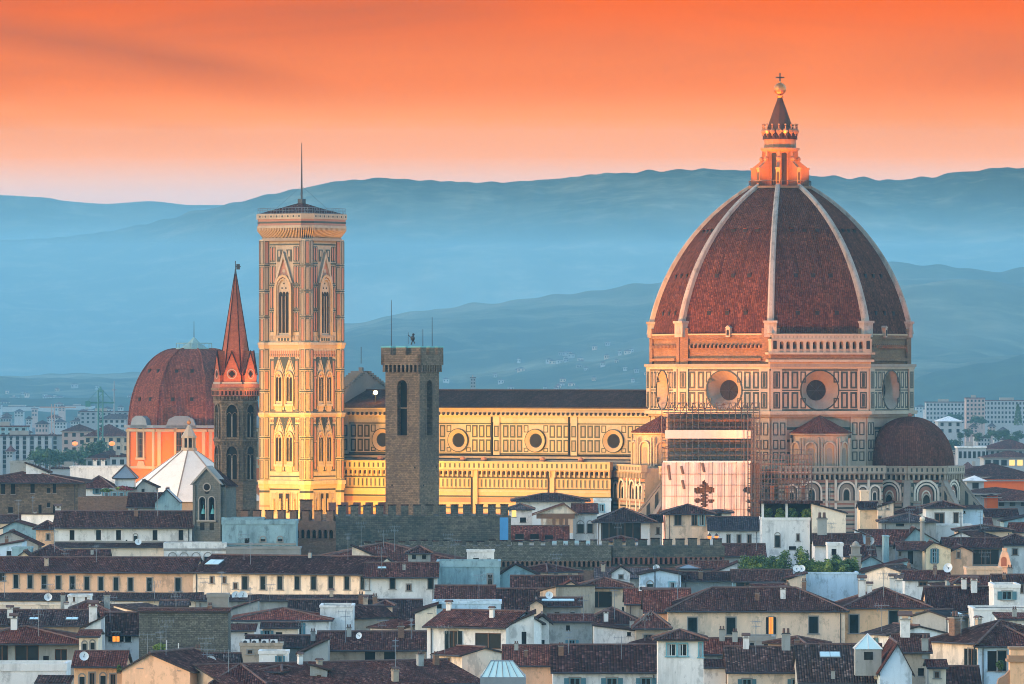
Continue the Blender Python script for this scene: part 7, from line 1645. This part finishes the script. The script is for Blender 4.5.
# parks and street trees
gt = 'trees of the park left of the orange drum'
for i in range(15):
    px = 34+i*5.4+r.uniform(-2,2); pt = r.uniform(443,455); tree(px,pt,470,2480+r.uniform(-120,120),'dark round tree in the park left of the orange drum',gt,i,1.15)
tree(96,439,468,2560,'largest dark tree of the park, below the green crane',None,2,1.3)
gt = 'trees among the far houses right of the apse dome'
for i,(px,pt,pb) in enumerate([(944,411,423),(951,412,424),(958,413,425),(937,436,450),(943,437,451),(950,438,452),(957,439,452),(975,415,428),(982,416,428),(990,428,442),(998,430,443),(1006,429,442),(1013,434,447),(990,446,458),(968,428,440),(1018,430,444),(925,446,458),(931,448,460),(978,432,444),(960,432,442)]):
    D = 36*F/(pb-373); tree(px,pt,pb,D,'dark rounded tree among the far houses right of the apse dome',gt,i,1.2)
tree(1018,404,425,3900,'dark pointed cypress before the far housing block',None,'c',1.5)
shrub(106,488.5,492,1262,14,'trailing plants with dark leaves on the flowering terrace',301); 
t = shrub(125,486,490.5,1266,22,'red flowering plants along the flowering terrace',302); t.children[0].data.materials[1] = M['flower']
shrub(189-70,665,672,716,3,'small potted shrub beside the ochre niches',303); shrub(160,643,651,790,13,'leafy terrace shrub at the foot of the rubble stone building',304,True); shrub(1000,660,670,756,9,'hanging plants on the balcony rail',305); shrub(78,670,680,740,7,'dark potted plants left of the ochre niches',306)
# cranes and far masts
DK = 2750.0; s = DK/F
t = thing('tower_crane','green tower crane standing over the far roofs left of the tiled dome','crane',(X(100.5,DK),DK,0)); mb = MB(); w = 1.0; zt_ = Z(390,DK)
for sx in (-w,w):
    for sy in (-w,w): mb.tube((sx,sy,0),(sx,sy,zt_),.25,0,4)
z = 0
while z < zt_-3: mb.tube((-w,-w,z),(w,-w,z+2.2),.14,0,4); mb.tube((w,-w,z+2.2),(-w,-w,z+4.4),.14,0,4); z += 4.4
mb.tube((0,0,zt_-1),(0,0,zt_+1.5),.8,0,6,.3); mb.build('mast',[M['crane']],t)
mb = MB(); zj = Z(403.5,DK); mb.box(-15*s,14*s,-.4,.4,zj,zj+.7,0); mb.tube((-14*s,0,zj+.6),(0,0,zt_+1),.1,0,4); mb.tube((13*s,0,zj+.6),(0,0,zt_+1),.1,0,4); mb.box(-15*s,-10*s,-.8,.8,zj-1.4,zj+1.1,0); mb.build('jib',[M['crane']],t)
t = thing('tower_crane','thin pinkish far crane mast left of the green one','crane',(X(53,3300),3300,0)); mb = MB(); z1 = Z(404,3300)
for sx in (-.8,.8): mb.tube((sx,0,0),(sx,0,z1),.2,0,4)
z = 0
while z < z1-3: mb.tube((-.8,0,z),(.8,0,z+2),.12,0,4); mb.tube((.8,0,z+2),(-.8,0,z+4),.12,0,4); z += 4
mb.box(-7,12,-.3,.3,z1-2,z1-1.4,0); mb.build('mast',[M['far_peach']],t)
for px,pt,D,lab in ((114.3,381,4000,'slender grey mast above the far roofs left of the tiled dome'),): 
    t = thing('mast',lab,'mast',(X(px,D),D,0)); mb = MB(); mb.tube((0,0,0),(0,0,Z(pt,D)),.8,0,6,.4); mb.build('shaft',[M['lead']],t); mb = MB(); mb.cyl(1.4,1.4,Z(pt,D)-6,Z(pt,D)-5,8,0); mb.build('platform',[M['lead']],t)
for px,py,D,lab in ((75,443.5,2700,'glowing orange street lamp left of the park trees'),(112,443.5,2500,'glowing orange street lamp nearest the orange drum'),(41,450,2850,'small warm lamp below the apartment block')):
    t = thing('street_lamp',lab,'street lamp',(X(px,D),D,0)); mb = MB(); mb.tube((0,0,0),(0,0,Z(py,D)),.15,0,5); mb.build('post',[M['iron']],t); mb = MB(); mb.sphere((0,-.4,Z(py,D)),1.25 if px > 60 else .7,0,10,6,.7); mb.build('lamp',[M['bulb_o']],t)
spot('facade_lamp',(X(1005,1610),1612,10),(X(1005,1640),1640,24),9*K,(1,.42,.1),140)
spot('court_lamp',(X(992,1310),1312,28),(X(992,1330),1330,33),2.2*K,(1,.45,.1),120)
